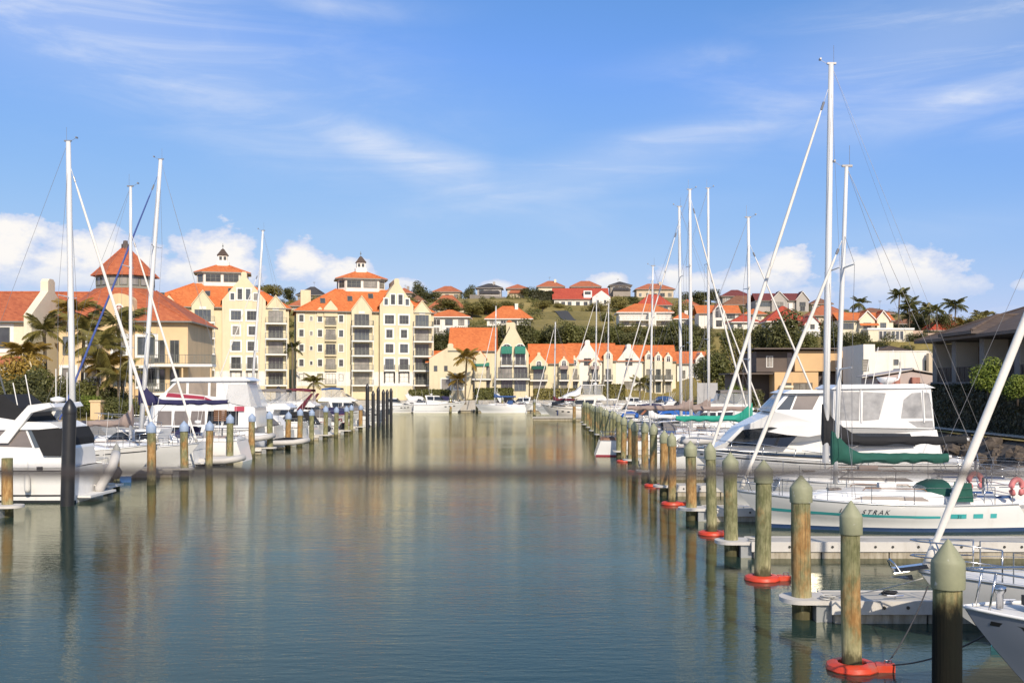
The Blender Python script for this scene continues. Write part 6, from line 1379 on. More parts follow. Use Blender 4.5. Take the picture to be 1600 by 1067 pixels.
# ---------------- yellow gabled building with green awnings
def awning(par, x, z, w, h, y, depth=1.0, m=None):
    g = MB(); n = 5; rows = []
    for i in range(n + 1):
        a = math.pi / 2 * i / n; rows.append([(x - w / 2, y - depth * math.sin(a), z + h * math.cos(a)), (x + w / 2, y - depth * math.sin(a), z + h * math.cos(a))])
    g.loft(rows)
    for s in (-1, 1): g.poly([(x + s * w / 2, y, z)] + [r[0 if s < 0 else 1] for r in rows])
    return g.obj('awning', m or awning_green, par)
def gable_front(t, x0, x1, y, ze, zp, m, D=9, roof=True, col=tile_orange, peak=True):
    (stepped_gable if peak else gable_wall)(t, x0, x1, y, y + D, -3, ze, zp, m)
    if roof: roof_gable(t, x0, x1, y + .3, y + D + .1, ze + .02, zp - (.1 if peak else -.03), col, 'y', .2)
def yellow_building():
    d = 215; s = F / d; zg = 2.1; t = thing('gabled_building', 'yellow building with two green arched awnings under a tall gable', 'building', (PX(672, d), d, zg), 0)
    q = lambda px: (px - 672) / s
    hz = lambda py: PZ(py, d) - zg
    gable_front(t, q(776), q(826), -.6, hz(552), hz(508), cream_wall, 10)
    for px in (792, 813):
        arch_window(t, q(px), hz(570), 1.9, 3.1, -.6); awning(t, q(px), hz(553), 2.1, 1.5, -.68, .9); balcony(t, q(px) - 1.2, q(px) + 1.2, hz(571), -.6, .6)
        window(t, q(px) - (.35 if px < 800 else -.1), hz(591), 2.7, 2.2, 4, 1, -.6, fw=.09); window(t, q(px), hz(611), 2.3, 2.2, 3, 1, -.6, fw=.09)
    balcony(t, q(774), q(828), hz(591.5), -.6, 1.3)
    wall(t, q(736), q(776) - .01, 0, 9, -3, hz(546), cream_wall); roof_gable(t, q(700), q(776) - .02, 0, 9, hz(546), hz(512), tile_orange, 'x', .4)
    window(t, q(752), hz(591), 3.4, 2.3, 4, 1, 0, fw=.09); balcony(t, q(738), q(768), hz(591.5), 0, 1.4); window(t, q(752), hz(612), 3.4, 2.2, 4, 1, 0); awning(t, q(752), hz(572), 3.2, .7, -.02, 1.2)
    for dx in (-.55, .55): arch_window(t, q(748) + dx, hz(568), .6, .8, 0)
    gable_front(t, q(671), q(737), -.4, hz(560), hz(541), cream_wall, 8)
    for px in (681, 697): window(t, q(px), hz(580), .7, 1.1, 1, 1, -.4)
    for px in (697, 717): window(t, q(px), hz(608), 1.7, 2.0, 2, 1, -.4, sur=.2, pm=glass_b)
    gable_front(t, q(741), q(760) , -.9, hz(560), hz(548), cream_wall, 3, peak=False)
    wall(t, q(790), q(800), 4, 5.4, hz(520), hz(502), cream_wall, 'chimney'); MB().lathe([(.7, hz(502)), (.95, hz(501)), (.1, hz(498))], 4, (q(795), 4.7)).obj('chimney_cap', tile_orange, t)
yellow_building()
def small_yellow():
    d = 219; s = F / d; t = thing('gabled_building', 'low yellow house with orange roof squeezed beside the apartment block', 'house', (PX(667, d), d, 2.1), 0); hz = lambda py: PZ(py, d) - 2.1
    wall(t, 0, 4.0, 0, 8, -3, hz(566), cream_wall); roof_gable(t, -.3, 4.2, 0, 8, hz(566), hz(549), tile_orange, 'x', .4); window(t, 1.9, hz(592), 1.2, 1.4, 2, 2, 0)
small_yellow()
def terrace(px0, px1, d, ridge, eave, bays, m, label, big=None, D=9):
    """row of terrace houses: long roof with gabled front bays (px0, px1, peak)"""
    s = F / d; zg = 2.1; t = thing('terrace_house', label, 'terrace', (PX(px0, d), d, zg), 0, 'terraces along the far quay'); q = lambda px: (px - px0) / s; hz = lambda py: PZ(py, d) - zg
    wall(t, 0, q(px1), 0, D, -3, hz(eave), m); roof_gable(t, -.2, q(px1) + .2, 0, D, hz(eave), hz(ridge), tile_orange, 'x', .45)
    for (a, b, pk, aw) in bays:
        ev = pk + (b - a) * .55; y = -.9
        gable_front(t, q(a), q(b), y, hz(ev), hz(pk), m, 4.5); xm = (q(a) + q(b)) / 2; w_ = q(b) - q(a)
        arch_window(t, xm, hz(ev + 6), min(.95, w_ * .4), .8, y); window(t, xm, hz(593), w_ * .62, 2.2, 3, 1, y, fw=.08); balcony(t, q(a) + .05, q(b) - .05, hz(593.5), y, 1.2); window(t, xm, hz(613), w_ * .66, 2.2, 3, 1, y, fw=.08)
        if aw: awning(t, xm, hz(577), w_ * .8, .7, y - .02, 1.2, canvas[aw] if aw in canvas else awning_green)
    if big:
        a, b, ev, pk = big; gable_front(t, q(a), q(b), -.3, hz(ev), hz(pk), white_wall, D + .6); window(t, (q(a) + q(b)) / 2, hz(571), 1.5, 1.5, 2, 2, -.3); window(t, (q(a) + q(b)) / 2, hz(612), 2.0, 2.2, 2, 1, -.3)
    x = 1.2
    while x < q(px1) - 1:
        free = all(not (q(a) - .8 < x < q(b) + .8) for a, b, *_ in bays) and not (big and q(big[0]) - .8 < x < q(big[1]) + .8)
        if free: window(t, x, hz(591), 1.1, 1.7, 2, 2, 0); window(t, x, hz(612), 1.3, 2.0, 2, 1, 0)
        x += 2.3
    return t
terrace(826, 895, 219, 538, 566, [(828, 856, 553, 'green'), (873, 889, 558, 'taupe')], cream_wall, 'yellow terrace with orange roof and stepped gable right of the green awnings')
terrace(889, 962, 224, 537, 562, [(889, 905, 557, None), (921, 937, 560, 'taupe'), (943, 957, 547, None)], pale_cream, 'pale terrace with large white gable in the middle of the far quay', big=(896, 940, 566, 535))
terrace(962, 1056, 229, 540, 563, [(1007, 1019, 549, None), (1022, 1034, 551, None), (1037, 1050, 552, None)], pale_cream, 'white terrace with row of small dormer gables on the far quay', big=(962, 1003, 566, 541))
terrace(1058, 1106, 232, 550, 567, [(1086, 1103, 552, None)], white_wall, 'short white terrace at the right end of the far quay', big=None)

# ---------------- modern buildings on the right
def orange_block():
    d = 150; s = F / d; zg = 2.3; X0 = PX(1183, d); t = thing('modern_house', 'flat roofed apricot and dark brown modern house behind the masts', 'house', (X0, d, zg), 0); q = lambda px: (px - 1183) / s; hz = lambda py: PZ(py, d) - zg
    wall(t, q(1183), q(1241), .5, 10, hz(581), hz(549), brown_clad); wall(t, q(1241) + .005, q(1312), -.4, 10, hz(580), hz(548), orange_clad); wall(t, q(1312) + .004, q(1335), -.9, 10, hz(596), hz(546.5), orange_clad)
    wall(t, q(1208), q(1276), -.9, 9, -3, hz(581.5), orange_clad, 'ground_floor_wall'); wall(t, q(1276) + .01, q(1335), .6, 9, -3, hz(581.5), brown_clad, 'ground_floor_wall'); wall(t, q(1150), q(1208) - .01, 2.5, 9, -3, hz(585), brown_clad, 'ground_floor_wall')
    MB().box(q(1176), q(1338), -1.2, 11, hz(546), hz(543.8)).obj('roof', brown_clad, t); MB().box(q(1140), q(1208), -.5, 9, hz(585) + .01, hz(582.5)).obj('porch_roof', brown_clad, t)
    for px, w_ in ((1201, .55), (1206, .55)): window(t, q(px), hz(574), .5, 1.6, 1, 1, .5, fm=frame_white, pm=glass_b)
    MB().box(q(1231), q(1239), .45, .499, hz(580), hz(551)).obj('window_strip', glass_a, t)
    for px, w_, y in ((1229, .9, -.9), (1252, 2.6, -.9), (1288, 1.5, .6), (1300, 1.5, .6), (1312, 1.4, .6), (1325, 1.3, .6)): window(t, q(px), hz(614), w_, hz(598) - hz(614), 3, 1, y, fm=brown_clad)
    wall(t, q(1218), q(1231), -1.9, -1.2, -1, hz(606), pale_cream, 'porch_column'); MB().box(q(1215), q(1234), -2.2, -1.0, hz(606) + .01, hz(602)).obj('porch_capital', pale_cream, t)
    wall(t, q(1336), q(1347), 1, 9, -3, hz(548), brown_clad, 'end_wall')
orange_block()
def white_block():
    d = 138; s = F / d; zg = 2.3; t = thing('white_house', 'long flat roofed white house right of the apricot house', 'house', (PX(1348, d), d, zg), 0); q = lambda px: (px - 1348) / s; hz = lambda py: PZ(py, d) - zg
    wall(t, q(1348), q(1366), -.3, 9, -3, hz(538), white_wall); wall(t, q(1366) + .005, q(1455), 0, 9, -3, hz(549.5), white_wall); wall(t, q(1455) + .005, q(1500), -.3, 9, -3, hz(552), stone_wall)
    MB().prism_y([(q(1366), hz(549.4)), (q(1455), hz(549.4)), (q(1447), hz(547.8)), (q(1372), hz(548.2))], -.06, .25).obj('parapet', white_wall, t)
    roof_hip(t, q(1395), q(1500), 10, 22, hz(552), hz(535), tile_umber, .3); window(t, q(1351), hz(580), .8, 1.5, 1, 4, -.3, pm=glass_b); window(t, q(1400), hz(570), .6, .7, 1, 1, 0); window(t, q(1452), hz(580), 1.2, 1.4, 1, 1, 0, pm=glass_b)
    wall(t, q(1446), q(1462), -1.2, -.31, -2, hz(552), stone_wall, 'pier')
    MB().box(q(1342), q(1347), -1.5, -.5, hz(600), hz(585)).obj('water_tank', white_wall, t)
    d2 = 112; t2 = thing('canopy_roof', 'low pale grey gabled roof over brick walls in front of the white house', 'building', (PX(1368, d2), d2, 2.2), 0); s2 = F / d2; q2 = lambda px: (px - 1368) / s2; h2_ = lambda py: PZ(py, d2) - 2.2
    roof_gable(t2, q2(1366), q2(1488), 0, 6, h2_(588), h2_(578), mat('pale grey sheet roof', (.50, .44, .40), .6, .08, 1), 'y', .1, .1); gable_wall(t2, q2(1372), q2(1480), .3, 5.8, -3, h2_(590), h2_(580), mat('grey pink render', (.46, .38, .35), .85, .08, 1))
    for a, b in ((1374, 1405), (1424, 1436)): wall(t2, q2(a), q2(b), -.3, .28, -2, h2_(589.5), brick_red, 'brick_wall')
white_block()
def villa():
    # long villa parallel to the right bank: its shaded side faces the channel (-x), the ends face the camera
    t = thing('villa', 'dark roofed two storey villa with balcony pillars at the right edge', 'house', (30.5, 84, 2.2), R(-90)); L_ = 26  # local x runs toward the camera (-Y), local y = +X
    zf, ze = 3.05, 6.0
    wall(t, 0, L_, 2.4, 12, -3, ze, taupe_wall)
    MB().box(-.2, L_ + .2, -.1, 2.4 - .004, zf - .32, zf).obj('balcony', mat('dark slab edge', (.16, .15, .14), .7, .1, 1), t)
    railing(t, .3, L_, 0, 2.3, zf, 1.05, .14, m=brown_clad, sides=False)
    pil = mat('shade toned pillar render', (.20, .19, .18), .8, .08, 1)  # body grey carries the shade of the channel side in its colour
    for i, x in enumerate((.1, 4.0, 9.0, 14.5, 20.0, 25.4)):
        wall(t, x, x + .75, -.05, .75, -3, ze, pil, 'pillar'); MB().box(x + .752, x + .79, -.03, 1.6, .0, ze - .05).obj('pillar_lit_side', stone_wall, t)  # beige sheet paints the sunlit side onto each shade grey pillar
    for x in (3.4, 8.2, 13.6, 19.2): wall(t, x - .55, x, .8, 2.39, zf + .01, ze - .02, stone_wall, 'fin_wall'); MB().box(x - .04, x + .06, .82, 2.3, zf + .02, ze - .3).obj('timber_screen', tile_terra, t)
    for x in (1.9, 6.4, 11.4, 16.6, 22.5): window(t, x, zf + .1, 2.6, 2.4, 3, 1, 2.4, fm=brown_clad, pm=glass_a); window(t, x, .1, 2.6, 2.3, 3, 1, 2.4, fm=brown_clad, pm=glass_a)
    for k, x in enumerate((5.6, 6.3, 12.0, 17.2)): MB().box(x, x + .5, .9, 1.35, zf + .02, zf + .5).box(x, x + .5, 1.3, 1.36, zf + .5, zf + 1.0).obj('balcony_seat', frame_white, t)
    roof_hip(t, 0, L_, -.2, 12.5, ze + .25, ze + 2.9, tile_umber, .9, gutter=brown_clad); roof_hip(t, 5.5, 10.5, -.9, 6, ze + .5, ze + 1.7, tile_umber, .5, 'porch_gable', gutter=brown_clad)
    window(t, 0, zf + .1, 2.0, 2.2, 2, 1, 6, rz=R(-90)); 
villa()
# ---------------- hillside houses
def hill_house(h):
    px0, px1, yr, ye, yb, d, roof, wl, kind, st, lab = h; s = F / d; W = (px1 - px0) / s; zg = PZ(yb, d); t = thing('hillside_house', lab, 'house', (PX(px0, d), d, zg), 0, 'houses on the hillside')
    roof = globals()[roof]; wl = globals()[wl]; hz = lambda py: PZ(py, d) - zg; q = lambda px: (px - px0) / s; D = max(8, W * .62); oh = .7; i0, i1 = oh, W - oh
    ze, zr = hz(ye), hz(yr); r_ = random.Random(px0); nf = 1 if ze < 4.2 else 2
    if kind == 'front':
        gable_wall(t, .2, W - .2, 0, D, -4, ze, zr, wl); roof_gable(t, .2, W - .2, -.3, D + .1, ze + .03, zr + .03, roof, 'y', .35); window(t, W * .5, ze - 1.2, 1.0, 1.1, 2, 2, 0); wall(t, -.5, W * .8, -2, -1.9, -2, .7, frame_white, 'porch_rail')
        MB().box(-.4, W * .85, -2.1, -.01, ze - 1.9, ze - 1.7).obj('porch_roof', frame_white, t)
        for x in (0, W * .4, W * .8): MB().box(x - .1, x + .1, -2, -1.8, -2, ze - 1.91).obj('porch_post', frame_white, t)
    elif kind == 'gabled':
        wall(t, i0, i1, 0, D, -4, ze, wl); roof_gable(t, 0, W, 0, D, ze + .02, zr, roof, 'x', .5)
        if yr < 460:   # long red roof with dormer and white gable
            gx0, gx1 = q(925), q(953); gable_wall(t, gx0, gx1, -3, 2, -4, ze + .4, hz(455), wl); roof_gable(t, gx0, gx1, -2.8, 6, ze + .43, hz(455) + .03, roof, 'y', .3)
            for dx in (-1.4, 1.4): window(t, (gx0 + gx1) / 2 + dx, .9, .85, 1.6, 1, 2, -3)
            wall(t, q(912), q(925), .4, 3, ze, hz(454), frame_white, 'dormer'); window(t, q(918.5), hz(460), 2.3, 1.1, 3, 1, .4)
            for px in (870, 880, 890, 903, 915): window(t, q(px), .5, 1.5, 1.6, 2, 1, 0)
        else:
            gx0, gx1 = q(1112), q(1131); gable_wall(t, gx0, gx1, -2, 3, -4, ze + .3, hz(476), wl); roof_gable(t, gx0, gx1, -1.8, 6, ze + .33, hz(476) + .05, roof, 'y', .3)
            arch_window(t, (gx0 + gx1) / 2, hz(497), 2.0, 1.9, -2); window(t, (gx0 + gx1) / 2, hz(511), 1.6, 1.7, 2, 1, -2)
            balcony(t, q(1132), q(1153), hz(500), 0, 1.5, m=wl); window(t, q(1142), hz(512), 2.2, 1.8, 3, 1, 0); window(t, q(1142), hz(498), 2.2, 1.5, 3, 1, 0)
    elif kind == 'twogable':
        wall(t, 0, W, 1, D, -4, ze, wl); roof_gable(t, -.3, W + .3, 1, D, ze + .02, zr - .1, roof, 'x', .4)
        spans = ((.30, .60), (.78, 1.02)) if px0 < 1250 else ((.36, .64), (.68, .90))
        for a, b in spans:
            gable_wall(t, W * a, W * b, 0, D * .5, -4, ze, zr + .15, wl); roof_gable(t, W * a, W * b, -.25, D * .5, ze + .03, zr + .2, roof, 'y', .3); verge(t, W * a - .3, W * b + .3, -.25, ze - .15, zr + .2, frame_white)
            window(t, W * (a + b) / 2, ze - 2.0, W * (b - a) * .5, 1.4, 3, 1, 0); window(t, W * (a + b) / 2, .4, W * (b - a) * .4, 1.7, 2, 1, 0)
        window(t, W * .18, ze - 2.0, W * .2, 1.4, 4, 1, 1)
        if px0 > 1250:
            wall(t, W * .42, W * 1.22, -4, -.01, -3, hz(517), wl, 'sun_room'); MB().box(W * .40, W * 1.24, -4.2, -.02, hz(517) + .01, hz(514)).obj('sun_room_roof', frame_white, t)
            for k in range(6): window(t, W * (.64 + .075 * k), .3, W * .066, 1.9, 1, 1, -4, fm=frame_white)
            MB().add([(W * .36, -.9, hz(509)), (W * .70, -.9, hz(509)), (W * .70, -.02, hz(505)), (W * .36, -.02, hz(505))], [(0, 1, 2, 3)]).obj('lean_to_roof', roof, t)
    else:
        wall(t, i0, i1, 0, D, -4, ze, wl); roof_hip(t, i0, i1, 0, D, ze + .02, zr, roof, oh, gutter=frame_white if wl is white_wall else taupe_wall)
        if kind == 'hip2':
            wall(t, i0 + W * .1, i1 - W * .05, -2.5, -.01, -4, ze * .5, wl, 'lower_wall'); MB().add([(i0 + W * .05, -3.1, ze * .5), (i1, -3.1, ze * .5), (i1 - W * .1, -.02, ze * .5 + 1.4), (i0 + W * .15, -.02, ze * .5 + 1.4)], [(0, 1, 2, 3)]).obj('lower_roof', roof, t)
        if kind == 'hipb':
            balcony(t, i0, i1, hz(500), 0, 1.8, m=white_wall); wall(t, W * .55, W * .68, -1.9, -.01, -3, ze - .1, wl, 'bay_wall')
        n = max(2, int(W / 3.2))
        for f in range(nf):
            zb = .6 if nf == 1 else (.5, ze - 2.3)[f]
            for k in range(n):
                if kind == 'hip2' and f == 0: continue
                x = i0 + (i1 - i0) * (k + .5) / n; window(t, x, zb + (.2 if f else 0), r_.choice([1.1, 1.5, 1.9]), min(1.5, ze - zb - .5), 2, 1, 0, fm=frame_white if r_.random() < .5 else frame_grey)
    if r_.random() < .6:
        ax = W * r_.uniform(.2, .8); zt = zr + r_.uniform(1.2, 2.2); g = MB().tube([(ax, D * .5, zr - 1.5), (ax, D * .5, zt)], .035, 5)
        for k in range(4): g.tube([(ax - .5 + .07 * k, D * .5, zt - .08 - .16 * k), (ax + .5 - .07 * k, D * .5, zt - .08 - .16 * k)], .02, 4)
        g.obj('aerial', rail_grey, t)
    if r_.random() < .45 and kind.startswith('hip'):
        wall(t, W * .62, W * .62 + .9, D * .35, D * .35 + .9, ze, zr + .7, wl, 'chimney')
for h in HOUSES: hill_house(h)
# garden walls and fences
def fence(label, px0, px1, y0, y1, d, h, m, step, name='garden_fence', cat='fence'):
    x0, x1 = PX(px0, d), PX(px1, d); t = thing(name, label, cat, (x0, d, 0), 0); L_ = x1 - x0; n = max(1, int(L_ / step))
    pl = {}
    for i in range(n):
        xa = L_ * i / n; zb = PZ(y0 + (y1 - y0) * (i + .5) / n, d); k = 'panel'
        MB().box(xa + .06, xa + L_ / n - .06, -.03, .03, zb - 1.2, zb + h).obj('panel', m, t); MB().box(xa - .055, xa + .055, -.06, .06, zb - 1.2, zb + h + .12).obj('post', m, t)
fence('grey timber fence below the skyline houses', 734, 812, 468, 474, 422, 2.0, mat('grey fence timber', (.22, .20, .18), .9, .15, 1), 2.6)
fence('pink garden wall with piers on the right hand hill', 1415, 1470, 521, 529, 238, .9, mat('pink garden render', (.58, .42, .32), .9, .1, 1), 3.2, 'garden_wall', 'wall')
fence('pale grey fence behind the right hand shore garden', 1090, 1122, 640, 640, 122, 3.0, mat('pale grey fence panel', (.42, .41, .40), .7, .1, 1), 1.6)
for i, (px, lab) in enumerate(((90, 'cream gate pillar with flat top left of the thick white mast'), (152, 'cream gate pillar right of the thick white mast'))):
    d = 92; o = MB().box(-.42, .42, -.42, .42, 0, 1.7).prism_z([(-.5, -.5), (.5, -.5), (.5, .5), (-.5, .5)], 1.7, 1.85).obj('gate_pillar', tan_wall, None, loc=(PX(px, d), d, 1.9)); tag(o, lab, 'pillar')
# ================================================================== PLANTS
def leaf_mat(name, a, b, c):
    mt = bpy.data.materials.new(name); mt.use_nodes = True; N = mt.node_tree.nodes; L = mt.node_tree.links; bs = N['Principled BSDF']
    g = N.new('ShaderNodeNewGeometry'); oi = N.new('ShaderNodeObjectInfo'); ad = N.new('ShaderNodeMath'); ad.operation = 'MULTIPLY_ADD'; ad.inputs[1].default_value = .62
    L.new(g.outputs['Random Per Island'], ad.inputs[0]); ml = N.new('ShaderNodeMath'); ml.operation = 'MULTIPLY'; ml.inputs[1].default_value = .38; L.new(oi.outputs['Random'], ml.inputs[0]); L.new(ml.outputs[0], ad.inputs[2])
    rp = N.new('ShaderNodeValToRGB'); e = rp.color_ramp.elements; e[0].position = .05; e[0].color = (*a, 1); e[1].position = .95; e[1].color = (*c, 1); x = e.new(.5); x.color = (*b, 1)
    L.new(ad.outputs[0], rp.inputs[0]); L.new(rp.outputs[0], bs.inputs['Base Color']); bs.inputs['Roughness'].default_value = .6
    try: bs.inputs['Subsurface Weight'].default_value = 0
    except Exception: pass
    tr = N.new('ShaderNodeBsdfTranslucent'); L.new(rp.outputs[0], tr.inputs[0]); mx = N.new('ShaderNodeMixShader'); mx.inputs[0].default_value = .22
    L.new(bs.outputs[0], mx.inputs[1]); L.new(tr.outputs[0], mx.inputs[2]); L.new(mx.outputs[0], N['Material Output'].inputs[0]); MATS[name] = mt; return mt
leaf_hedge = leaf_mat('clipped hedge leaves', (.035, .036, .014), (.055, .055, .02), (.095, .085, .03))
leaf_dark = leaf_mat('dark evergreen leaves', (.055, .058, .018), (.095, .097, .028), (.155, .15, .045))
leaf_mid = leaf_mat('mid green leaves', (.075, .08, .02), (.135, .14, .034), (.21, .20, .06))
leaf_olive = leaf_mat('olive leaves', (.14, .125, .03), (.22, .19, .05), (.31, .26, .08))
leaf_yellow = leaf_mat('yellow orange autumn leaves', (.16, .11, .02), (.30, .19, .03), (.40, .27, .05))
leaf_lime = leaf_mat('lime green leaves', (.07, .11, .012), (.15, .20, .022), (.26, .30, .05))
bark = mat('grey brown bark', (.085, .065, .05), .9, .25, 5, .4, 12)
palm_bark = mat('fibrous palm trunk', (.17, .135, .095), .95, .25, 6, .5, 14)
def crown_mesh(seed, m, lobes, n, leaf, flat=1.0):
    """leaf sized faces spread through several lobes; unit tree of height 1, crown radius about .5"""
    r = random.Random(seed); g = MB(); L_ = []
    for i in range(lobes):
        a = 2 * math.pi * i / lobes + r.uniform(-.5, .5); q = r.uniform(.10, .30) if i else 0
        L_.append((q * math.cos(a), q * math.sin(a), r.uniform(.20, .80) if i else .60, r.uniform(.17, .29)))
    for k in range(n):
        cx, cy, cz, rr = L_[r.randrange(lobes)]
        v = Vector((r.gauss(0, 1), r.gauss(0, 1), r.gauss(0, 1))).normalized(); rad = rr * (r.random() ** .28) * (1 + r.uniform(-.1, .16))
        p = Vector((cx, cy, cz)) + Vector((v.x, v.y, v.z * flat)) * rad
        nrm = (v + Vector((r.gauss(0, .55), r.gauss(0, .55), r.gauss(0, .55) + .25))).normalized(); a = nrm.orthogonal().normalized(); b = nrm.cross(a); t = r.uniform(0, 6.28)
        a, b = a * math.cos(t) + b * math.sin(t), b * math.cos(t) - a * math.sin(t); s = leaf * r.uniform(.6, 1.35)
        o = len(g.v); g.v += [tuple(p - a * s), tuple(p + b * s * .55), tuple(p + a * s), tuple(p - b * s * .55)]; g.f.append((o, o + 1, o + 2, o + 3)); g.m.append(0)
    return g.mesh('crown', m)
def trunk_mesh(seed):
    r = random.Random(seed); g = MB(); g.tube([(0, 0, -.12), (.01, 0, .2), (r.uniform(-.03, .03), r.uniform(-.03, .03), .45), (r.uniform(-.05, .05), 0, .68)], [.035, .028, .02, .008], 7)
    for i in range(5): a = r.uniform(0, 6.28); g.tube([(0, 0, .28 + .06 * i), (.12 * math.cos(a), .12 * math.sin(a), .42 + .06 * i), (.24 * math.cos(a), .24 * math.sin(a), .52 + .06 * i)], [.014, .010, .004], 5)
    return g.mesh('trunk', bark, True)
CR = {}
def crowns(kind):
    if kind not in CR:
        m = {'dark': leaf_dark, 'mid': leaf_mid, 'olive': leaf_olive, 'yellow': leaf_yellow, 'lime': leaf_lime}[kind]
        CR[kind] = [crown_mesh(10 * i + len(kind), m, 9 + i, 3600, .030, .95) for i in range(3)]
    return CR[kind]
trunks = [trunk_mesh(i) for i in range(3)]
tr_i = [0]
def tree(x, y, z, h, w, kind, label, group=None, name='tree'):
    i = tr_i[0]; tr_i[0] += 1; t = thing(name, label, 'tree', (x, y, z), rnd.uniform(0, 6.28), group); t.scale = (w, w, h)
    link('trunk', trunks[i % 3], t); link('crown', crowns(kind)[i % 3], t); return t
def ptree(px, pb, pt, wpx, d, kind, label, group=None):
    z = PZ(pb, d); h = (pb - pt) / F * d / .93; return tree(PX(px, d), d, z - .3, h + .3, wpx / F * d, kind, label, group)
def frond_mesh(seed, m):
    r = random.Random(seed); g = MB(); n = 14; sp = []
    for i in range(n + 1):
        t = i / n; sp.append(Vector((t * .95, 0, .42 * t - .62 * t * t)))
    g.tube(sp, [.012 * (1 - .8 * i / n) for i in range(n + 1)], 4)
    for i in range(2, n + 1):
        for s in (-1, 1):
            for q in (0, .25, .5, .75):
                if i == n and q: continue
                p = sp[i].lerp(sp[min(n, i + 1)], q); t = (i + q) / n; l = .34 * math.sin(math.pi * min(1, .12 + t * .86)) + .03
                d = Vector((.55, s * .8, -.30 - .5 * r.random())).normalized() * l; w = Vector((.0085, 0, .003)); e = p + d + Vector((0, 0, -.05))
                o = len(g.v); mid = p + d * .5 + w * 1.3; g.v += [tuple(p - w), tuple(p + d * .5 - w), tuple(e), tuple(mid), tuple(p + w)]; g.f.append((o, o + 1, o + 2, o + 3, o + 4)); g.m.append(0)
    return g.mesh('frond', m)
fronds = {}
def palm(x, y, z, h, span, label, m='olive', n=15, lean=0., group=None, wind=0.):
    t = thing('palm_tree', label, 'palm', (x, y, z), rnd.uniform(0, 1), group); mm = {'olive': leaf_olive, 'dark': leaf_dark, 'yellow': leaf_yellow, 'mid': leaf_mid}[m]
    if m not in fronds: fronds[m] = [frond_mesh(i, mm) for i in range(2)]
    rt = .045 * h ** .5 + .03; k = 9
    MB().tube([(lean * (i / k) ** 2, 0, h * i / k) for i in range(k + 1)], [rt * (1.35 if i == 0 else 1 + (.06 if i % 2 else -.04)) for i in range(k + 1)], 9).obj('trunk', palm_bark, t, 40)
    MB().lathe([(rt * .9, h - .4), (rt * 1.5, h - .1), (rt * 1.2, h + .15), (.05, h + .35)], 8, (lean, 0)).obj('crown_shaft', palm_bark, t, True)
    for i in range(n):
        a = 2 * math.pi * i / n * 2.0 + rnd.uniform(-.25, .25); el = rnd.uniform(-.65, .75) if i % 3 else rnd.uniform(.5, 1.0)
        if wind: a = a + wind * math.sin(a)
        o = link('frond', fronds[m][i % 2], t, (lean, 0, h + .1)); o.rotation_euler = (rnd.uniform(-.2, .2), -el, a); s = span * rnd.uniform(.85, 1.1); o.scale = (s, s, s)
    return t
def hedge(label, x0, x1, y0, y1, z0, z1, kind, n, leaf=.13, name='hedge'):
    r = random.Random(int(x0 * 7 + y0)); g = MB(); m = {'dark': leaf_hedge, 'mid': leaf_mid, 'olive': leaf_olive, 'lime': leaf_lime}[kind]
    for k in range(n):
        f = r.random(); bump = .12 * math.sin(r.random() * 6)
        x, y, z = r.uniform(x0, x1), r.uniform(y0, y1), r.uniform(z0, z1); fc = r.randrange(5); nr = Vector((0, 0, 1))
        if fc == 0: x = x0 + r.gauss(0, .10); nr = Vector((-1, 0, .3))
        elif fc == 1: x = x1 + r.gauss(0, .1); nr = Vector((1, 0, .3))
        elif fc == 2: y = y0 + r.gauss(0, .10); nr = Vector((0, -1, .3))
        else: z = z1 + r.gauss(0, .10)
        nr = (nr + Vector((r.gauss(0, .5), r.gauss(0, .5), r.gauss(0, .5)))).normalized(); a = nr.orthogonal().normalized(); b = nr.cross(a); t = r.uniform(0, 6.28); a, b = a * math.cos(t) + b * math.sin(t), b * math.cos(t) - a * math.sin(t); s = leaf * r.uniform(.6, 1.4); p = Vector((x, y, z))
        o = len(g.v); g.v += [tuple(p - a * s), tuple(p + b * s * .6), tuple(p + a * s), tuple(p - b * s * .6)]; g.f.append((o, o + 1, o + 2, o + 3)); g.m.append(0)
    t = thing(name, label, 'hedge', (0, 0, 0)); g.obj('leaves', m, t); MB().box(x0 + .25, x1 - .25, y0 + .25, y1 - .25, z0 - .3, z1 - .3).obj('branches', mat('hedge twigs', (.03, .03, .015), .95, .3, 3), t); return t
# --- belt of trees behind the far quay houses
gb = random.Random(21); LB_ = 'dark bushy tree in the belt behind the far quay roofs'
for i in range(22):
    px = 672 + 20.5 * i; ptree(px + gb.uniform(-5, 5), 552 + gb.uniform(-3, 3), (505 if 790 < px < 900 else 516) + gb.uniform(-6, 9), gb.uniform(44, 62), 252 + gb.uniform(-6, 10), ('dark', 'dark', 'mid')[i % 3], 'bushy tree, %s from the left in the belt behind the far quay roofs' % (ORD[i] if i else 'first'), 'dark trees behind the far quay roofs')
for i in range(12):
    px = 925 + 14 * i; ptree(px + gb.uniform(-5, 5), 530 + gb.uniform(-4, 4), 507 + gb.uniform(-4, 6), gb.uniform(30, 46), 272 + gb.uniform(-4, 6), ('mid', 'olive', 'dark')[i % 3], 'bushy tree, %s from the left on the slope below the white balcony house' % (ORD[i] if i else 'first'), 'trees below the balcony house')
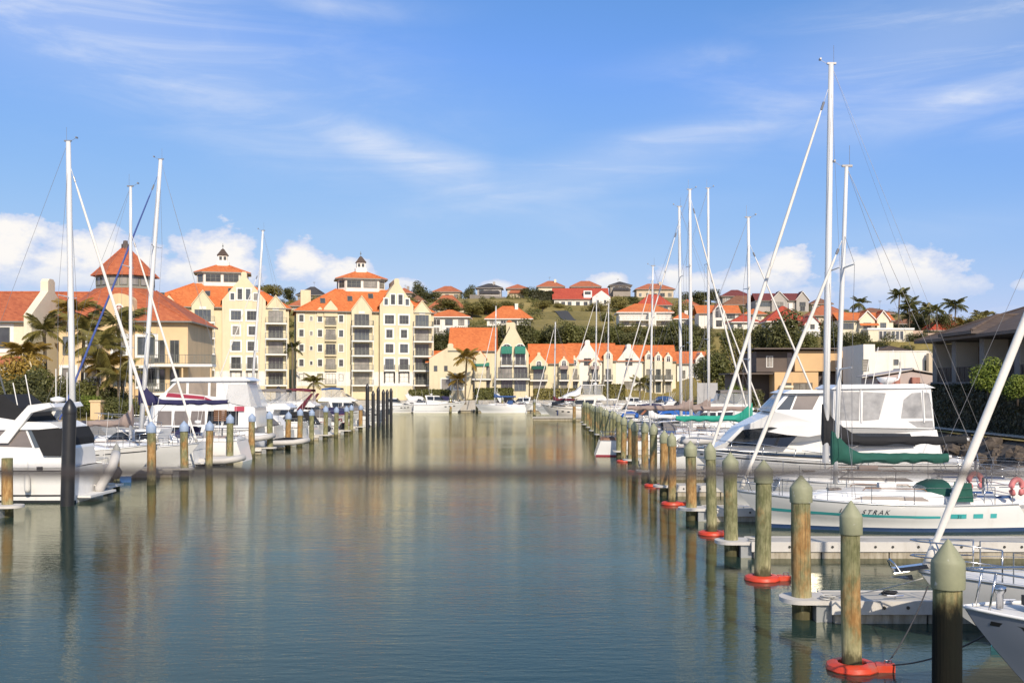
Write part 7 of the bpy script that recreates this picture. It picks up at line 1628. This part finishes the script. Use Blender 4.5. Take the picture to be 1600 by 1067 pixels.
# --- skyline and slope
for a in [(654, 478, 441, 34, 425, 'dark', 'tall dark tree on the skyline right of the second apartment block'), (640, 482, 462, 40, 330, 'olive', 'olive bush beside the second apartment block roof'),
          (672, 476, 455, 38, 420, 'dark', 'dark tree left of the brown roofed beige house'), (734, 470, 446, 26, 425, 'dark', 'dark round tree just left of the charcoal roofed house'), (700, 486, 466, 56, 340, 'olive', 'broad olive bush in front of the large tan roof'),
          (760, 492, 470, 66, 345, 'olive', 'pale olive tree below the charcoal roofed house'), (738, 498, 474, 50, 335, 'olive', 'olive tree above the white house with orange hip roof'), (795, 486, 470, 46, 350, 'olive', 'olive tree behind the broad orange hip roof'),
          (832, 470, 450, 44, 426, 'dark', 'dark tree beside the dark hedge on the skyline'), (848, 488, 470, 36, 380, 'olive', 'olive bush at the left of the lawn'), (875, 486, 473, 30, 400, 'olive', 'low olive bush below the long red roof'),
          (930, 490, 474, 44, 392, 'olive', 'olive bush below the white gable of the long red roof'), (965, 494, 466, 46, 385, 'olive', 'yellow green tree right of the white gable'), (950, 515, 488, 34, 330, 'mid', 'green tree at the right of the lawn'),
          (985, 476, 462, 40, 420, 'mid', 'tree below the charcoal pyramid roof'), (1020, 470, 461, 36, 425, 'dark', 'dark bush below the broad terracotta roof'), (1068, 500, 470, 44, 340, 'olive', 'olive tree behind the slim masts'), (1085, 480, 456, 46, 420, 'dark', 'dark tree on the skyline behind the masts'),
          (1110, 472, 452, 44, 425, 'dark', 'dark rounded tree left of the dark red skyline roof'), (1060, 540, 500, 56, 260, 'mid', 'green tree right of the white terrace dormers'), (1160, 500, 478, 30, 330, 'olive', 'olive tree beside the tan house'),
          (1228, 562, 486, 84, 200, 'dark', 'big dark evergreen tree above the apricot house'), (1196, 560, 505, 52, 205, 'dark', 'dark tree at the left foot of the big evergreen'), (1262, 556, 515, 50, 196, 'mid', 'green shrub right of the big evergreen'), (1302, 560, 500, 62, 210, 'dark', 'dark tree directly behind the tallest mast'),
          (1340, 552, 516, 48, 205, 'dark', 'dark tree below the cream house with two gables'), (1376, 552, 534, 50, 195, 'dark', 'low dark tree below the sun room'), (1410, 556, 540, 52, 190, 'dark', 'low dark bush above the long white house'),
          (1120, 612, 548, 66, 185, 'mid', 'leafy tree on the slope left of the apricot house'), (1158, 600, 530, 60, 190, 'olive', 'olive tree on the slope beside the apricot house'), (1098, 600, 560, 44, 200, 'dark', 'dark tree at the right end of the white terrace'),
          (1140, 560, 512, 56, 225, 'mid', 'green tree below the white arched gable house'), (1180, 545, 512, 44, 222, 'olive', 'olive tree below the small red roofed house'), (1130, 640, 606, 46, 140, 'dark', 'dark shrub beside the pale grey fence'), (1175, 640, 606, 44, 138, 'dark', 'dark rounded shrub left of the apricot house porch'),
          (1150, 640, 602, 34, 142, 'lime', 'yellow green shrub beside the pale grey fence'), (1436, 522, 492, 40, 268, 'dark', 'dark tree left of the red roofed house among palms'), (1475, 520, 488, 44, 262, 'dark', 'dark tree behind the red roofed house'),
          (1520, 536, 492, 56, 235, 'olive', 'olive tree right of the red roofed house'), (1552, 540, 505, 50, 230, 'olive', 'olive shrub behind the villa roof'), (1500, 542, 512, 44, 232, 'mid', 'green shrub in front of the red roofed house'), (1585, 540, 512, 50, 225, 'mid', 'green tree behind the villa ridge'),
          (425, 470, 446, 44, 395, 'olive', 'olive tree on the skyline above the first apartment block'), (403, 474, 447, 40, 390, 'olive', 'olive tree just right of the main gable of the first apartment block'), (452, 470, 450, 30, 410, 'dark', 'dark tree on the skyline left of the dark roofed house'),
          (1545, 612, 560, 70, 66, 'lime', 'bright lime green shrub in front of the villa'), (1590, 620, 582, 50, 61, 'lime', 'lime green shrub at the right edge below the villa'), (1435, 545, 520, 40, 235, 'dark', 'dark bush beside the lawn on the right hand hill')]:
    ptree(*a)
# --- scrub covering the hillside between the houses
def scrub():
    r = random.Random(77); g = MB(); n = 0
    HB = [(PX(h[0], h[5]) - 1.5, PX(h[1], h[5]) + 1.5, h[5] - 5, h[5] + 13) for h in HOUSES]
    while n < 520:
        d = r.uniform(228, 440); px = r.uniform(430, 1610); x = PX(px, d)
        if any(a < x < b and c < d < e for a, b, c, e in HB): continue
        if 325 < d < 400 and 845 < px < 955 and r.random() < .93: continue
        if 1415 < px < 1500 and 225 < d < 255: continue
        if d < 262 and px < 1060: continue
        n += 1; z = ground_z(x, d); R0 = r.uniform(.9, 2.3); hh = R0 * r.uniform(.7, 1.15); k = int(95 * R0); mi = r.choice((0, 0, 1, 1, 1, 2))
        for _ in range(k):
            v = Vector((r.gauss(0, 1), r.gauss(0, 1), abs(r.gauss(0, 1)))).normalized(); q = r.random() ** .3 * r.uniform(.85, 1.15); p = Vector((x + v.x * R0 * q, d + v.y * R0 * q, z + v.z * hh * q))
            nr = (v + Vector((r.gauss(0, .5), r.gauss(0, .5), r.gauss(0, .5) + .2))).normalized(); a = nr.orthogonal().normalized(); b = nr.cross(a); t = r.uniform(0, 6.28); a, b = a * math.cos(t) + b * math.sin(t), b * math.cos(t) - a * math.sin(t); s = .21 * r.uniform(.6, 1.4)
            o = len(g.v); g.v += [tuple(p - a * s), tuple(p + b * s * .6), tuple(p + a * s), tuple(p - b * s * .6)]; g.f.append((o, o + 1, o + 2, o + 3)); g.m.append(mi)
    o = g.obj('hillside_scrub', [leaf_dark, leaf_mid, leaf_olive]); tag(o, 'low green scrub covering the hillside between the houses', 'scrub', kind='stuff')
scrub()
# --- left waterfront
for a in [(22, 640, 545, 92, 98, 'yellow', 'orange yellow tree at the left edge'), (62, 640, 572, 70, 97, 'mid', 'green leafed tree below the side gable'), (40, 650, 585, 90, 94, 'dark', 'dark shrub below the orange yellow tree'), (92, 652, 590, 60, 95, 'dark', 'dark shrub left of the thick white mast'),
          (130, 648, 590, 56, 100, 'mid', 'green shrub right of the thick white mast'), (165, 650, 600, 54, 101, 'dark', 'dark shrub below the domed building'), (190, 652, 606, 44, 102, 'mid', 'green shrub under the domed building windows'), (140, 650, 615, 50, 94, 'lime', 'yellow green grass clump at the left quay'),
          (8, 655, 600, 70, 92, 'dark', 'dark shrub in the left corner of the quay'), (66, 655, 606, 70, 91, 'dark', 'dark low shrub before the green leafed tree'), (112, 655, 612, 54, 92, 'dark', 'dark low shrub between the gate pillars'), (178, 655, 618, 60, 93, 'mid', 'leafy shrub right of the second gate pillar'), (208, 655, 622, 40, 100, 'mid', 'low shrub under the right windows of the domed building')]:
    ptree(*a)
for a in [(112, 640, 490, 106, 2.6, 'yellow', 'golden palm between the side gable and the domed building', .2), (72, 640, 520, 104, 2.6, 'olive', 'palm in front of the side gable', -.2), (36, 640, 556, 101, 2.4, 'yellow', 'golden palm beside the orange yellow tree', .2), (152, 642, 545, 100, 3.0, 'olive', 'palm in front of the left windows of the domed building', .3), (192, 640, 512, 103, 3.2, 'olive', 'tallest palm in front of the domed building', -.5), (168, 640, 575, 101, 2.6, 'yellow', 'short palm with yellowing fronds below the domed building', 0), (128, 640, 520, 104, 3.0, 'olive', 'palm behind the thick white mast', .2),
          (185, 640, 590, 99, 2.4, 'olive', 'low palm near the right corner of the domed building', 0), (727, 632, 560, 207, 3.1, 'yellow', 'palm in front of the yellow building with green awnings', .3), (716, 634, 594, 208, 2.4, 'yellow', 'smaller palm left of the yellowish palm on the far quay', -.2), (1000, 632, 600, 150, 1.9, 'olive', 'small palm on the far right quay behind the launch canopy', 0),
          (490, 632, 598, 205, 2.4, 'olive', 'low palm in front of the second apartment block', 0), (457, 628, 545, 207, 2.2, 'dark', 'narrow dark palm in the gap between the apartment blocks', 0),
          (1404, 515, 463, 268, 3.3, 'mid', 'tall wind blown palm on the right hand skyline', .6), (1421, 518, 478, 266, 3.1, 'mid', 'second palm right of the tall wind blown palm', .2), (1342, 500, 474, 285, 3.0, 'mid', 'dark palm behind the tallest mast', 0), (1452, 518, 488, 262, 2.6, 'mid', 'palm with drooping crown left of the red roof', 0),
          (1464, 518, 485, 258, 2.6, 'mid', 'palm just above the red roof', 0), (1492, 518, 478, 262, 3.4, 'mid', 'broad palm crown above the red roof', .3), (1505, 540, 508, 236, 2.6, 'yellow', 'pale dry palm in front of the red roof', 0), (1562, 530, 504, 260, 3.2, 'dark', 'small palm on the skyline above the villa roof', 0), (1536, 530, 497, 240, 3.0, 'olive', 'olive palm above the villa roof', 0)]:
    px, pb, pt, d, sp_, m, lab, ln = a; palm(PX(px, d), d, PZ(pb, d), (pb - pt) / F * d, sp_, lab, m, 16, ln)
for i in range(8):
    palm(PX(1418 + 4.6 * i, 272), 270 + (i % 3) * 3, PZ(519, 272), 3.2 + (i * 37 % 5) * .7, 2.4, 'bushy palm, %s from the left in the thicket beside the red roof' % (ORD[i] if i else 'first'), ('dark', 'olive')[i % 2], 12, 0, 'palm thicket on the right hand hill')
hedge('tall dark clipped hedge along the right bank below the villa', 28.0, 30.2, 52, 88, 2.0, 4.85, 'dark', 26000, .11)
hedge('low green hedge in front of the white house', 33, 42, 100, 101.5, 2.2, 3.6, 'olive', 4000, .12)
hedge('green hedge along the far quay before the yellow building', PX(742, 211), PX(800, 211), 213.5, 215, 2.0, 4.3, 'mid', 4500, .16)
hedge('dark green hedge below the second apartment block', PX(636, 210), PX(700, 210), 213.5, 215, 2.0, 4.0, 'mid', 4500, .16)
hedge('green hedge along the far quay before the white terraces', PX(835, 214), PX(930, 214), 214.5, 216, 2.0, 4.2, 'olive', 6000, .16)
hedge('olive hedge behind the launch canopy on the right shore', PX(955, 170), PX(1010, 170), 213.3, 214.4, 2.0, 5.0, 'olive', 4000, .16)
hedge('tall dark green hedge on the skyline beside the long red roof', PX(832, 418), PX(864, 418), 418, 421, PZ(475, 418), PZ(456, 418), 'dark', 4000, .4)
# ================================================================== FOOTBRIDGE WIRE the photograph was taken across
dark_paint = mat('dark brown painted steel', (.035, .027, .026), .6, .1, 4)
t = thing('footbridge_railing', 'out of focus dark railing wire stretched across the foreground', 'railing', (0, .72, 0))
zc = PZ(735.5, .72)
MB().tube([(-4.6, 0, zc), (0, 0, zc - .0015), (4.6, 0, zc)], .0036, 8).obj('wire', dark_paint, t)
for x in (-4.6, 4.6): MB().box(x - .03, x + .03, -.03, .03, 3.45, 5.05).obj('post', dark_paint, t)
b = MB().box(-9, 9, -1.2, 1.3, 3.2, 3.45).obj('footbridge_deck', concrete); b['kind'] = 'structure'
for x in (-8.6, 8.6): o = MB().box(x - .3, x + .3, -.6, .6, -2, 3.2).obj('bridge_pier', concrete, b)
